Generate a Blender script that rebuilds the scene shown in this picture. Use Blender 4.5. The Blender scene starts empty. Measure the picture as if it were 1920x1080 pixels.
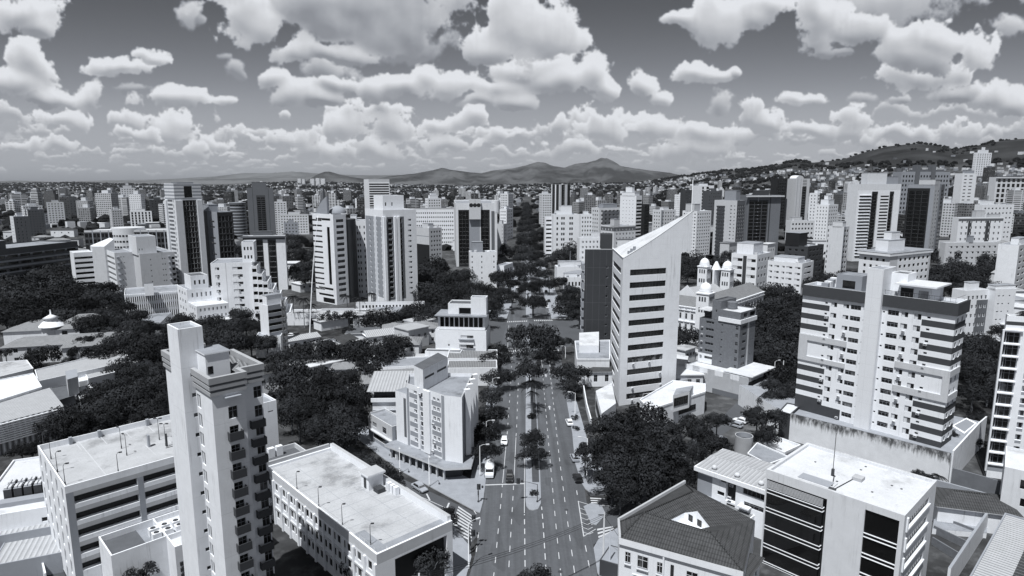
import bpy, bmesh, math, random
from mathutils import Vector, Matrix
R = math.radians
random.seed(7)
SC = bpy.context.scene
COL = SC.collection
# ---------------------------------------------------------------- camera
F = 1200.0; PITCH = math.atan(202 / 1200); H = 65.0
cp, sp = math.cos(PITCH), math.sin(PITCH)
cd = bpy.data.cameras.new('camera'); cam = bpy.data.objects.new('camera', cd); COL.objects.link(cam)
cam.location = (0, 0, H); cam.rotation_euler = (R(90) - PITCH, 0, 0)
cd.sensor_width = 36; cd.lens = F / 1920 * 36; cd.clip_start = 1; cd.clip_end = 60000
SC.camera = cam
SC.view_settings.view_transform = 'Standard'; SC.view_settings.look = 'None'
SC.view_settings.exposure = 0.13; SC.view_settings.gamma = 1
SC.cycles.max_bounces = 6; SC.cycles.diffuse_bounces = 3; SC.cycles.glossy_bounces = 3
SC.cycles.transparent_max_bounces = 6; SC.cycles.volume_bounces = 0; SC.cycles.sample_clamp_indirect = 4
# ---------------------------------------------------------------- sun
LD = Vector((.22, .40, -1)).normalized()           # the way light travels: steep, from behind and a little left
sl = bpy.data.lights.new('sun', 'SUN'); sun = bpy.data.objects.new('sun', sl); COL.objects.link(sun)
sl.energy = 4.9; sl.angle = R(.5); sl.color = (.975, .99, 1.0)
sun.rotation_euler = LD.to_track_quat('-Z', 'Y').to_euler(); sun.location = (0, 0, 400)
SUN_EL = math.asin(-LD.z); SUN_AZ = math.atan2(-LD.x, -LD.y)
# ---------------------------------------------------------------- world: Nishita sky seen in black and white, with cumulus
def ray(px, py):
    x, y = (px - 960) / F, (540 - py) / F
    return Vector((x, cp + y * sp, -sp + y * cp))
def P(px, py, z=0.0):
    d = ray(px, py); t = (z - H) / d.z
    return Vector((d.x * t, d.y * t, z))
def PY(px, py, Y):
    d = ray(px, py); t = Y / d.y
    return Vector((d.x * t, Y, H + d.z * t))
def zat(Y, py):
    k = (540 - py) / F
    return H + Y * (k * cp - sp) / (cp + k * sp)
def pxy(v):
    q = v[2] - H; a = v[1] * cp - q * sp; b = v[1] * sp + q * cp
    return 960 + F * v[0] / a, 540 - F * b / a

W = bpy.data.worlds.new('World'); SC.world = W; W.use_nodes = True
class NT:
    def __init__(s, t): s.t = t; s.n = t.nodes; s.l = t.links
    def put(s, sock, v):
        if hasattr(v, 'links'): s.l.new(v, sock)
        elif v is not None: sock.default_value = v
    def new(s, typ, **k):
        o = s.n.new(typ)
        for a, b in k.items(): setattr(o, a, b)
        return o
    def m(s, op, a, b=None, c=None, clamp=False):
        o = s.new('ShaderNodeMath', operation=op, use_clamp=clamp)
        s.put(o.inputs[0], a); s.put(o.inputs[1], b); s.put(o.inputs[2], c)
        return o.outputs[0]
    def v(s, op, a, b=None, c=None, out=0):
        o = s.new('ShaderNodeVectorMath', operation=op)
        s.put(o.inputs[0], a)
        if b is not None: s.put(o.inputs[1], b)
        if c is not None: s.put(o.inputs[2], c)
        return o.outputs[out]
    def mixf(s, f, a, b):
        o = s.new('ShaderNodeMix', data_type='FLOAT'); s.put(o.inputs[0], f); s.put(o.inputs[2], a); s.put(o.inputs[3], b)
        return o.outputs[0]
    def rng(s, x, a, b, c=0.0, d=1.0, smooth=True):
        o = s.new('ShaderNodeMapRange', interpolation_type='SMOOTHSTEP' if smooth else 'LINEAR')
        for i, q in enumerate((x, a, b, c, d)): s.put(o.inputs[i], q)
        return o.outputs[0]
    def noise(s, vec, scale, detail=4, rough=.55, dim='3D', col=False, lac=2.0, dist=0.0):
        o = s.new('ShaderNodeTexNoise', noise_dimensions=dim)
        s.put(o.inputs['Vector'], vec); s.put(o.inputs['Scale'], scale); o.inputs['Detail'].default_value = detail
        o.inputs['Roughness'].default_value = rough; o.inputs['Lacunarity'].default_value = lac; o.inputs['Distortion'].default_value = dist
        return o.outputs['Color' if col else 'Fac']
    def comb(s, x, y, z=0.0):
        o = s.new('ShaderNodeCombineXYZ')
        for i, q in enumerate((x, y, z)): s.put(o.inputs[i], q)
        return o.outputs[0]
    def sep(s, vec):
        o = s.new('ShaderNodeSeparateXYZ'); s.put(o.inputs[0], vec); return o.outputs
    def grey(s, f, tint=(1, 1, 1)):
        o = s.new('ShaderNodeCombineColor')
        for i in range(3): s.put(o.inputs[i], f if tint[i] == 1 else s.m('MULTIPLY', f, tint[i]))
        return o.outputs[0]

# big cumulus, each: centre and radii as seen (pixels of the photograph turned into sky directions), softness below, brightness
CLOUDS = [(28,32,80,46,1.3,1),(70,60,38,22,1.3,.95),(58,122,46,38,1,.95),(18,160,75,36,1.6,1),(75,188,60,20,1.5,.9),
 (235,126,80,26,1.4,1),(286,108,34,28,1.4,1),(262,98,30,20,1.2,1),(346,26,30,20,1,.75),(372,36,22,10,1,.6),
 (640,8,250,66,1.1,.80),(470,36,80,40,1.1,1),(770,78,150,30,1,.64),(700,50,140,26,1,.66),(640,96,70,20,1,.92),(560,88,62,34,1.2,1),(615,128,58,30,1,.74),(650,100,40,24,1,.8),
 (436,122,30,26,1,.6),(450,140,20,14,1,.6),(418,100,20,10,1,.5),(512,142,30,26,1.2,.95),(556,178,46,30,1.2,.92),(628,160,44,20,1.2,.85),(596,186,34,14,1.2,.85),
 (803,140,34,32,1.3,1),(740,166,84,26,1.3,.95),(866,158,66,26,1.3,1),(690,170,34,26,1.2,.9),
 (978,34,82,78,1,1),(1046,66,64,44,1.4,1),(920,84,56,38,1.2,.92),(1000,126,96,34,1.2,.96),(1070,158,78,40,1.4,1),(1126,150,34,48,1.4,1),(1150,178,26,20,1.3,.95),(955,168,76,30,1.6,1),(978,196,46,20,1.6,1),(905,190,40,14,1.5,.95),
 (1216,160,30,24,1.2,.95),(1248,182,28,18,1.2,.95),(1312,136,46,26,1.6,1),(1350,146,28,16,1.4,.95),(1378,138,17,13,1.2,.8),
 (1276,36,48,20,1,.9),(1345,36,66,34,1.1,1),(1430,24,60,26,1.1,.95),(1550,34,70,52,1,.92),(1585,96,44,12,1.2,.8),(1690,8,150,44,1,.78),(1620,60,70,34,1,.80),
 (1745,72,92,34,1.1,.95),(1715,100,64,36,1.1,.92),(1826,112,60,48,1.2,1),(1780,136,60,36,1.2,.98),(1702,140,56,34,1.2,.92),(1690,182,38,14,1.4,.95),(1780,178,70,20,1.2,.85),(1890,54,44,24,1,.75),(1876,190,60,34,1.4,.95),(1780,214,120,16,1.1,.62),(1656,206,40,14,1,.6),
 (1522,186,52,14,1.3,.95),(1496,178,26,10,1.2,.9),(1618,184,26,14,1,.6),(1358,196,28,28,1,.72),(1402,222,34,28,1.1,.9),(1440,236,44,22,1.2,.95),
 (166,190,44,36,1.5,1),(128,230,60,22,1.6,.98),(186,178,24,28,1.3,1),(352,196,66,30,1.5,.96),(424,190,32,12,1.3,.9),(268,172,46,10,1,.5),(244,236,40,26,1.5,.92),(312,244,42,32,1.6,1),(256,256,50,16,1.4,.92),
 (404,268,56,24,1.6,1),(366,284,40,18,1.4,.9),(30,270,60,16,1.4,.9),(100,280,66,18,1.4,.9),(20,222,40,26,1.2,.75),(536,216,18,12,1,.8),
 (646,240,50,22,1.5,.98),(620,218,20,26,1.4,.95),(716,214,66,20,1.5,.95),(880,226,50,20,1.6,1),(830,240,46,20,1.5,.98),(744,246,60,22,1.4,.95),(640,284,56,30,1.5,1),(720,282,60,22,1.4,.95),(840,278,66,22,1.4,.95),(540,256,60,16,1.4,.9),(580,284,50,20,1.3,.85),(945,258,44,18,1.4,.95),
 (1086,226,34,34,1.4,.95),(1046,232,14,24,1.2,.9),(1120,250,60,30,1.4,.92),(1180,240,50,30,1.3,.95),(1234,244,40,28,1.4,1),(1310,252,60,24,1.4,.95),(1400,258,62,24,1.4,.98),(1450,236,26,26,1.4,1),(1530,246,56,20,1.4,.92),(1606,226,36,26,1.3,.95),(1600,252,60,20,1.3,.9),(1700,250,80,22,1.3,.85),(1800,246,90,18,1.3,.8),(1080,282,60,18,1.3,.9),(1290,284,70,18,1.3,.88)]
def cloud_image():
    """the cumulus as a field of directions in front of the camera (u = x/y, v = z/y): density from the clouds above, billowed, lit from overhead"""
    import numpy as np
    rs = np.random.RandomState(5)
    NU, NV = 2560, 800; U0, U1, V0, V1 = -1.6, 1.6, -.02, .98
    u = np.linspace(U0, U1, NU, dtype=np.float32)[None, :].repeat(NV, 0); v = np.linspace(V0, V1, NV, dtype=np.float32)[:, None].repeat(NU, 1)
    def vn(fx, fy):
        x, y = (u - U0) * fx, (v - V0) * fy
        gr = rs.rand(int(fy) + 3, int(3.2 * fx) + 3).astype(np.float32)
        i, j = x.astype(np.int32), y.astype(np.int32); a, b = x - i, y - j; a, b = a * a * (3 - 2 * a), b * b * (3 - 2 * b)
        return (gr[j, i] * (1 - a) + gr[j, i + 1] * a) * (1 - b) + (gr[j + 1, i] * (1 - a) + gr[j + 1, i + 1] * a) * b
    def fb(f, o, r=.55, asp=1.0, bil=False):
        s, w, t = 0, 1.0, 0
        for k in range(o):
            n = vn(f, f * asp)
            if bil: n = 1 - np.abs(2 * n - 1)
            s = s + w * n; t += w; w *= r; f *= 2.07
        return s / t
    def nset(f):
        q = [fb(f * .6, 5) - .5, fb(f * .6, 5) - .5, fb(f, 5, .55, 1.15, True), fb(f * .7, 3, .42, 1.15, True), fb(f * 1.2, 5, .64) - .5, fb(f * .25, 3, .5) - .5]
        for k in (2, 3): q[k] -= q[k].mean()
        return q
    NS = [nset(23), nset(42), nset(80)]
    out_a = np.zeros_like(u); out_c = np.zeros_like(u)
    def blob(D, cu, cv, ru, rv, k, br, Bm, wx, wy):
        x0, x1 = np.searchsorted(u[0], [cu - 2 * ru, cu + 2 * ru]); y0, y1 = np.searchsorted(v[:, 0], [cv - 2 * rv, cv + 2 * rv])
        if x1 - x0 < 2 or y1 - y0 < 2: return
        sl = (slice(y0, y1), slice(x0, x1)); sc = min(1, (ru + rv) / .09)
        a = (u[sl] + wx[sl] * .085 * sc - cu) / ru; b = (v[sl] + wy[sl] * .06 * sc - cv) / rv
        b = np.where(b < 0, b * -k, b); s = 1 - np.sqrt(a * a + b * b)
        t = np.clip((s - D[sl]) * 3 + .5, 0, 1); Bm[sl] = Bm[sl] * (1 - t) + br * t
        m = np.maximum(D[sl], s); h = np.maximum(.18 - np.abs(D[sl] - s), 0) / .18; D[sl] = m + h * h * .045
    def layer(bl, amp, soft, st=1.0, ns=0, tex=1.0):
        nonlocal out_a, out_c
        wx, wy, bil, bil3, fine, big = NS[ns]
        D = np.full_like(u, -1.0); Bm = np.ones_like(u)
        for q in bl: blob(D, *q, Bm, wx, wy)
        E = D + (bil * .55 + fine * 1.0 + big * .35) * amp - .10
        al = np.clip((E + .02) / soft, 0, 1); al = al * al * (3 - 2 * al)
        rho = np.clip(E, 0, .5); tau = np.zeros_like(u)
        for k in (2, 5, 9, 14, 20, 28, 38, 50):
            k = max(1, int(k * st)); sh = np.zeros_like(rho); sh[:-k] = rho[k:]; tau += sh
        L = np.exp(-tau * .55)
        S = D + bil3 * .22 * amp
        for _ in range(6): S = (np.roll(S, 3, 0) + np.roll(S, -3, 0) + np.roll(S, 3, 1) + np.roll(S, -3, 1) + S) / 5
        gy, gx = np.gradient(S); nl = np.clip(-13 * gy - 6 * gx, -.6, .6)
        c = .50 + .34 * L + tex * (.36 * nl + .14 * bil3 + .08 * fine)
        c = c - (1 - Bm) * .75
        c = np.clip(c, .28 if ns == 0 else .40, .80)
        al = al * (.6 + .4 * np.clip(Bm * 1.2, 0, 1))
        out_c = out_c * (1 - al) + c * al; out_a = out_a * (1 - al) + al
    def conv(c, f=1.12):
        d = ray(c[0], c[1]); return (d.x / d.y, d.z / d.y, c[2] / F * f, c[3] / F * f, c[4], c[5])
    lowr = []
    for i in range(760):
        t = rs.rand(); vv = .009 + .066 * t ** 1.3
        ru = (.007 + .17 * vv) * rs.uniform(.6, 1.9); lowr.append((rs.uniform(-1.6, 1.6), vv, ru, ru * rs.uniform(.35, .7) * min(1, .30 + 9 * vv), 1.8, rs.uniform(.7, 1.0)))
    lowr.sort(key=lambda q: q[1]); n = len(lowr) // 3
    for k in range(3): layer(lowr[k * n:(k + 1) * n], .7 + .1 * k, .36, .3, 2, .5)
    extra = []
    for i in range(70):
        cu = rs.uniform(.86, 1.6) * rs.choice([-1, 1]); cv = rs.uniform(.10, .9); ru = rs.uniform(.05, .13)
        extra += [(cu + rs.uniform(-.1, .1), cv + rs.uniform(-.02, .03), ru * rs.uniform(.5, 1), ru * .45, 1.4, rs.uniform(.8, 1)) for _ in range(4)]
    for i in range(40): extra.append((rs.uniform(-.9, .9), rs.uniform(.36, .9), rs.uniform(.05, .16), rs.uniform(.03, .07), 1.3, rs.uniform(.75, 1)))
    layer(extra, 1, .24)
    C = sorted(CLOUDS, key=lambda c: -(c[1] + c[3]))
    lo = [c for c in C if c[1] > 205]; mid = [c for c in C if 112 < c[1] <= 205]; hi = [c for c in C if c[1] <= 112]
    layer([conv(c) for c in lo[::2]], .9, .20, .5, 1, .7); layer([conv(c) for c in lo[1::2]], .9, .20, .5, 1, .7)
    layer([conv(c) for c in hi if c[5] < .8], 1.1, .45, 2.0, 0, .35)
    layer([conv(c) for c in mid if c[5] < .8], 1.0, .40, 1.4, 0, .5); layer([conv(c) for c in mid if c[5] >= .8], 1.0, .20)
    layer([conv(c) for c in hi if c[5] >= .8], 1.05, .20)
    px = np.zeros((NV, NU, 4), np.float32); px[..., 0] = out_c / np.maximum(out_a, 1e-3); px[..., 1] = out_a; px[..., 3] = 1
    px[..., 0] = np.where(out_a > .003, px[..., 0], .5)
    ed = np.clip(np.minimum(u - U0, U1 - u) / .2, 0, 1) * np.clip((V1 - v) / .15, 0, 1); px[..., 1] *= ed
    im = bpy.data.images.new('cumulus', NU, NV, alpha=False, float_buffer=True, is_data=True)
    im.pixels.foreach_set(px.ravel()); im.update(); return im
def build_world():
    t = NT(W.node_tree); t.n.clear()
    sky = t.new('ShaderNodeTexSky', sky_type='NISHITA'); sky.sun_disc = False
    sky.sun_elevation = SUN_EL; sky.sun_rotation = SUN_AZ; sky.altitude = 800; sky.air_density = 1.0; sky.dust_density = 1.6; sky.ozone_density = 1.0
    rgb = t.new('ShaderNodeSeparateColor'); t.l.new(sky.outputs[0], rgb.inputs[0])
    base = t.m('ADD', t.m('MULTIPLY', rgb.outputs[0], SKYR), t.m('MULTIPLY', rgb.outputs[1], SKYG))
    g = t.new('ShaderNodeTexCoord').outputs['Generated']
    x, y, z = t.sep(g); yy = t.m('MAXIMUM', y, .02)
    u = t.m('DIVIDE', x, yy); v = t.m('DIVIDE', z, yy)
    uv = t.comb(t.m('MULTIPLY_ADD', u, 1 / 3.2, .5), t.m('MULTIPLY_ADD', v, 1.0, .02))
    im = t.new('ShaderNodeTexImage', image=cloud_image(), extension='CLIP', interpolation='Cubic'); t.l.new(uv, im.inputs[0])
    ch = t.new('ShaderNodeSeparateColor'); t.l.new(im.outputs['Color'], ch.inputs[0])
    base = t.m('MULTIPLY', base, t.rng(v, -.03, .30, 1.36, .40))
    base = t.m('MULTIPLY', base, t.m('MULTIPLY', t.rng(v, .03, .13, .70, .95), t.rng(v, .12, .30, 1.0, 1.25)))
    base = t.mixf(t.rng(y, .15, -.25, 0, .30), base, 4.6)      # even brightness added to the unseen sky behind the camera, as fill light
    hz = t.rng(v, -.005, .06, .22, 1.0)
    b = t.mixf(t.m('MULTIPLY', ch.outputs[1], hz), base, t.m('MULTIPLY', ch.outputs[0], 10 * CLOUDK))
    bg = t.new('ShaderNodeBackground'); bg.inputs[1].default_value = .1
    lo_, hi_ = t.grey(b, (.93, .985, 1.10)), t.grey(b, (.965, .99, 1.04))
    mx = t.new('ShaderNodeMix', data_type='RGBA'); t.put(mx.inputs[0], t.rng(b, 1.5, 6)); t.l.new(lo_, mx.inputs[6]); t.l.new(hi_, mx.inputs[7]); t.l.new(mx.outputs[2], bg.inputs[0])
    out = t.new('ShaderNodeOutputWorld'); t.l.new(bg.outputs[0], out.inputs[0])
    W.cycles.sampling_method = 'MANUAL'; W.cycles.sample_map_resolution = 512
SKYR, SKYG, CLOUDK = .72, .18, .92
build_world()

# ---------------------------------------------------------------- materials (all grey: the photograph is black and white)
MATS = {}
TINT = (.968, .990, 1.03); TINTD = (.935, .985, 1.08)
def principled(name):
    m = bpy.data.materials.new(name); m.use_nodes = True
    t = NT(m.node_tree); b = t.n['Principled BSDF']
    return m, t, b
def pos(t): return t.new('ShaderNodeNewGeometry').outputs['Position']
def mat(name, v, rough=.85, blotch=.12, streak=0.0, scale=.6, spec=.3, joints=None, fine=.06, stain=0.0, track=0.0):
    """weathered paint, concrete, stone or roofing: large blotches, fine grain, rain streaks down the wall, optional joints"""
    if name in MATS: return MATS[name]
    m, t, b = principled(name); p = pos(t)
    n1 = t.noise(p, scale, 5, .6); n2 = t.noise(p, scale * 14, 3, .6)
    f = t.m('ADD', 1.0, t.m('ADD', t.m('MULTIPLY', t.m('SUBTRACT', n1, .5), blotch * 2.4), t.m('MULTIPLY', t.m('SUBTRACT', n2, .5), fine * 2.4)))
    if streak:
        st = t.noise(t.v('MULTIPLY', p, (1.3, 1.3, .06)), 1.6, 4, .7)
        pt = t.noise(t.v('MULTIPLY', p, (.22, .22, .16)), 1.0, 2, .5)
        f = t.m('MULTIPLY', f, t.m('SUBTRACT', 1.0, t.m('MULTIPLY', t.m('MULTIPLY', t.rng(st, .52, .78), t.rng(pt, .40, .64)), streak)))
    if stain:                            # ponding marks and patched felt
        f = t.m('MULTIPLY', f, t.m('SUBTRACT', 1.0, t.m('MULTIPLY', t.rng(t.noise(p, .13, 8, .68), .50, .68), stain)))
        f = t.m('MULTIPLY', f, t.m('SUBTRACT', 1.0, t.m('MULTIPLY', t.rng(t.noise(p, .7, 6, .7), .60, .72), stain * .7)))
    if track:                            # wheel tracks along the avenue, patches and oil
        f = t.m('MULTIPLY', f, t.m('ADD', 1.0, t.m('MULTIPLY', t.m('SUBTRACT', t.noise(t.v('MULTIPLY', p, (1, .025, 1)), .75, 4, .6), .5), track)))
        f = t.m('MULTIPLY', f, t.m('SUBTRACT', 1.0, t.m('MULTIPLY', t.rng(t.noise(t.v('MULTIPLY', p, (1, .3, 1)), .22, 2, .4), .60, .62), .16)))
    if joints:
        jx, jz, jw, jd = joints
        x, y, z = t.sep(t.new('ShaderNodeTexCoord').outputs['Object'])
        h = t.m('LESS_THAN', t.m('FRACT', t.m('DIVIDE', z, jz)), jw / jz)
        if jx:
            a = t.m('LESS_THAN', t.m('FRACT', t.m('DIVIDE', t.m('ADD', x, y), jx)), jw / jx)
            h = t.m('MAXIMUM', h, a)
        f = t.m('MULTIPLY', f, t.m('SUBTRACT', 1.0, t.m('MULTIPLY', h, jd)))
    c = t.m('MULTIPLY', f, v, clamp=True)
    t.l.new(t.grey(c, TINT if v > .35 else TINTD), b.inputs['Base Color'])
    b.inputs['Roughness'].default_value = rough; b.inputs['Specular IOR Level'].default_value = spec
    MATS[name] = m; return m
def M_(n):
    return MATS[n]
mat('white', .82, .7, .07, .30); mat('offwhite', .80, .8, .09, .40); mat('dirtywhite', .78, .85, .14, .65); mat('pale', .68, .8, .09, .38)
mat('lgrey', .56, .85, .10, .38); mat('mgrey', .31, .85, .09, .22); mat('dgrey', .13, .8, .10, .15); mat('charcoal', .055, .7, .12, .1); mat('black', .018, .6, .1)
mat('concrete', .36, .9, .16, .5, .4); mat('stone', .17, .9, .30, .2, 1.6, fine=.25); mat('stainwall', .76, .9, .10, .4)
mat('roofwhite', .58, .9, .16, 0, .30, fine=.16, stain=.30); mat('roofdeck', .42, .9, .22, 0, .22, fine=.16, stain=.42); mat('roofgrey', .27, .9, .28, 0, .3, fine=.2, stain=.45); mat('roofdark', .10, .9, .30, 0, .5, fine=.2)
mat('slab', .42, .9, .15, .3); mat('frame', .25, .5, .05); mat('framew', .62, .5, .05); mat('metal', .30, .45, .06, spec=.5); mat('darkmetal', .05, .5, .05)
mat('asphalt', .094, .92, .26, 0, .10, fine=.16, track=1.1); mat('asphalt2', .078, .92, .2, 0, .15, fine=.12); mat('pave', .29, .95, .22, 0, .5, fine=.2); mat('kerb', .40, .9, .1); mat('paint', .50, .8, .25, 0, 2.5, fine=.25)
mat('earth', .060, 1, .45, 0, .06, fine=.3); mat('lawn', .045, 1, .35, 0, .3, fine=.35); mat('bark', .10, .95, .3, 0, 3); mat('tyre', .02, .8, .05); mat('carwhite', .78, .25, .02, spec=.6); mat('carblack', .02, .2, .02, spec=.6); mat('cargrey', .34, .25, .02, spec=.6); mat('tankm', .16, .9, .2, .5)
mat('panelled', .60, .6, .04, .18, joints=(6.2, 3.6, .08, .22)); mat('darkcurtain', .050, .5, .06, .05, joints=(2.4, 6.6, .07, -1.3)); mat('pool', .30, .1, .05, spec=.6); mat('awning', .28, .8, .08)
mat('jointw', .74, .8, .04, .14, joints=(1.9, 3.2, .05, .16)); mat('stripe', .058, .8, .10, .15); mat('towerw', .80, .8, .09, .42, joints=(4.1, 3.9, .05, .10)); mat('flatw', .80, .8, .10, .45, joints=(0, 5.9, .06, .14)); mat('brown', .085, .8, .1, .1)
def glassm(name, v, rough, curtain, spec=.5):
    m, t, b = principled(name)
    r = t.new('ShaderNodeObjectInfo').outputs['Random']
    n = t.noise(t.v('MULTIPLY', pos(t), (.9, .9, .7)), .8, 1, .5)
    f = t.m('ADD', v, t.m('MULTIPLY', t.m('MULTIPLY', t.rng(r, .55, 1.0), t.rng(n, .42, .62)), curtain))
    t.l.new(t.grey(f, TINT), b.inputs['Base Color'])
    b.inputs['Roughness'].default_value = rough; b.inputs['Specular IOR Level'].default_value = spec; MATS[name] = m
glassm('glass', .012, .12, .16, .4); glassm('glassdark', .006, .06, .0, .55); glassm('mirror', .010, .02, 0, .8); glassm('blind', .30, .5, .2, .3)
# tiled and ribbed roofs run down their own slope, so the pattern sits in the object's space
def rowroof(name, v, pitch, depth, blotch=.35, cross=None):
    m, t, b = principled(name)
    uv = t.new('ShaderNodeUVMap').outputs[0]; x, y, z = t.sep(uv)
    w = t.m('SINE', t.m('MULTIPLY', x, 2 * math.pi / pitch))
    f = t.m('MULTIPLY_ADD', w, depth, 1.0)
    if cross: f = t.m('MULTIPLY', f, t.m('SUBTRACT', 1.0, t.m('MULTIPLY', t.m('LESS_THAN', t.m('FRACT', t.m('DIVIDE', y, cross)), .2), .35)))
    n = t.noise(pos(t), .5, 6, .65); n2 = t.noise(pos(t), 3.2, 4, .7)
    f = t.m('MULTIPLY', f, t.m('ADD', 1.0, t.m('ADD', t.m('MULTIPLY', t.m('SUBTRACT', n, .5), blotch * 2.5), t.m('MULTIPLY', t.m('SUBTRACT', n2, .5), blotch * 1.6))))
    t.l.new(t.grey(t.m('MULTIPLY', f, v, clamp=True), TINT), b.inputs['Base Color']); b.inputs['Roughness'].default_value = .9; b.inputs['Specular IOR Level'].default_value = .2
    bp = t.new('ShaderNodeBump'); bp.inputs['Strength'].default_value = .6; bp.inputs['Distance'].default_value = pitch * .25
    t.l.new(w, bp.inputs['Height']); t.l.new(bp.outputs[0], b.inputs['Normal']); MATS[name] = m
rowroof('tile', .066, .42, .25, .4, .8); rowroof('tilepale', .26, .42, .16, .25, .8); rowroof('ribdark', .20, .55, .28, .2); rowroof('ribwhite', .74, .8, .06, .06); rowroof('ribgrey', .40, .8, .10, .14); rowroof('ribbed', .45, 1.2, .7, .1)
# leaves: darker and paler clumps
def leafm(name, lo, hi):
    m, t, b = principled(name)
    n = t.noise(pos(t), .55, 3, .6); n2 = t.noise(pos(t), 3.0, 2, .6)
    r = t.new('ShaderNodeObjectInfo').outputs['Random']
    f = t.m('ADD', t.rng(n, .35, .68), t.m('MULTIPLY', t.m('SUBTRACT', n2, .5), .9))
    f = t.m('ADD', t.m('MULTIPLY', f, .62), t.m('MULTIPLY_ADD', r, .55, -.08), clamp=True)
    t.l.new(t.grey(t.mixf(f, lo, hi), TINTD), b.inputs['Base Color'])
    b.inputs['Roughness'].default_value = .8; b.inputs['Specular IOR Level'].default_value = .08
    o = t.v('NORMALIZE', t.v('SUBTRACT', t.new('ShaderNodeTexCoord').outputs['Object'], (0, 0, .25)))     # leaves shade with the curve of the crown they hang on
    vt = t.new('ShaderNodeVectorTransform', vector_type='NORMAL', convert_from='OBJECT', convert_to='WORLD'); t.put(vt.inputs[0], o)
    g = t.new('ShaderNodeNewGeometry').outputs['Normal']; t.l.new(t.v('NORMALIZE', t.v('ADD', t.v('MULTIPLY', g, (.75, .75, .75)), vt.outputs[0])), b.inputs['Normal']); MATS[name] = m
leafm('leaf', .006, .046); leafm('palmleaf', .025, .06)
# facades too far off for window frames: dark openings set by floor and bay in the building's own space
def facade(name, wall, bay, fl, x0, x1, z0, z1, dark=.02, alt=None):
    m, t, b = principled(name)
    o = t.new('ShaderNodeTexCoord').outputs['Object']; n = t.new('ShaderNodeTexCoord').outputs['Normal']
    x, y, z = t.sep(o); nx, ny, nzz = t.sep(n)
    side = t.m('GREATER_THAN', t.m('ABSOLUTE', nx), .7)
    w = t.mixf(side, x, y)
    fx = t.m('FRACT', t.m('DIVIDE', w, bay)); fz = t.m('FRACT', t.m('DIVIDE', z, fl))
    a = t.m('MULTIPLY', t.m('GREATER_THAN', fx, x0), t.m('LESS_THAN', fx, x1))
    c = t.m('MULTIPLY', t.m('GREATER_THAN', fz, z0), t.m('LESS_THAN', fz, z1))
    h = t.m('MULTIPLY', t.m('MULTIPLY', a, c), t.m('LESS_THAN', t.m('ABSOLUTE', nzz), .5))
    wn = t.new('ShaderNodeTexWhiteNoise', noise_dimensions='3D'); t.l.new(t.comb(t.m('FLOOR', t.m('DIVIDE', w, bay)), t.m('FLOOR', t.m('DIVIDE', z, fl)), side), wn.inputs['Vector'])
    gl = t.m('ADD', dark, t.m('MULTIPLY', t.rng(wn.outputs[0], .72, 1.0), .16))
    p = pos(t); r = t.new('ShaderNodeObjectInfo').outputs['Random']
    wl = t.m('MULTIPLY', wall, t.m('ADD', .86, t.m('ADD', t.m('MULTIPLY', t.noise(t.v('MULTIPLY', p, (1, 1, .2)), .3, 4, .6), .24), t.m('MULTIPLY', r, .08))))
    t.l.new(t.grey(t.mixf(h, wl, gl), TINT), b.inputs['Base Color'])
    t.l.new(t.mixf(h, .85, .25), b.inputs['Roughness']); b.inputs['Specular IOR Level'].default_value = .3; MATS[name] = m
facade('f_white', .74, 3.2, 3.1, .22, .70, .28, .72); facade('f_pale', .52, 2.9, 3.1, .20, .72, .28, .74); facade('f_grey', .30, 2.9, 3.1, .2, .75, .25, .75)
facade('f_band', .62, 14, 3.2, .05, .95, .34, .80); facade('f_dark', .07, 2.4, 3.2, .1, .9, .2, .85, .012); facade('f_fins', .50, 2.2, 60, .25, .85, .0, .97, .015)
facade('f_mid', .20, 3.4, 3.1, .18, .78, .25, .75, .015); facade('f_balc', .66, 5.5, 3.0, .15, .85, .38, .95, .03); facade('f_brick', .11, 3.0, 3.0, .2, .6, .3, .7, .012)
facade('f_small', .74, 2.6, 3.0, .3, .62, .35, .68); facade('f_stripe', .55, 40, 1.9, .0, 1, .45, 1.0, .13)
facade('f_house', .60, 3.2, 2.9, .3, .65, .3, .7); facade('f_houseg', .32, 3.2, 2.9, .3, .65, .3, .7)
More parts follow.
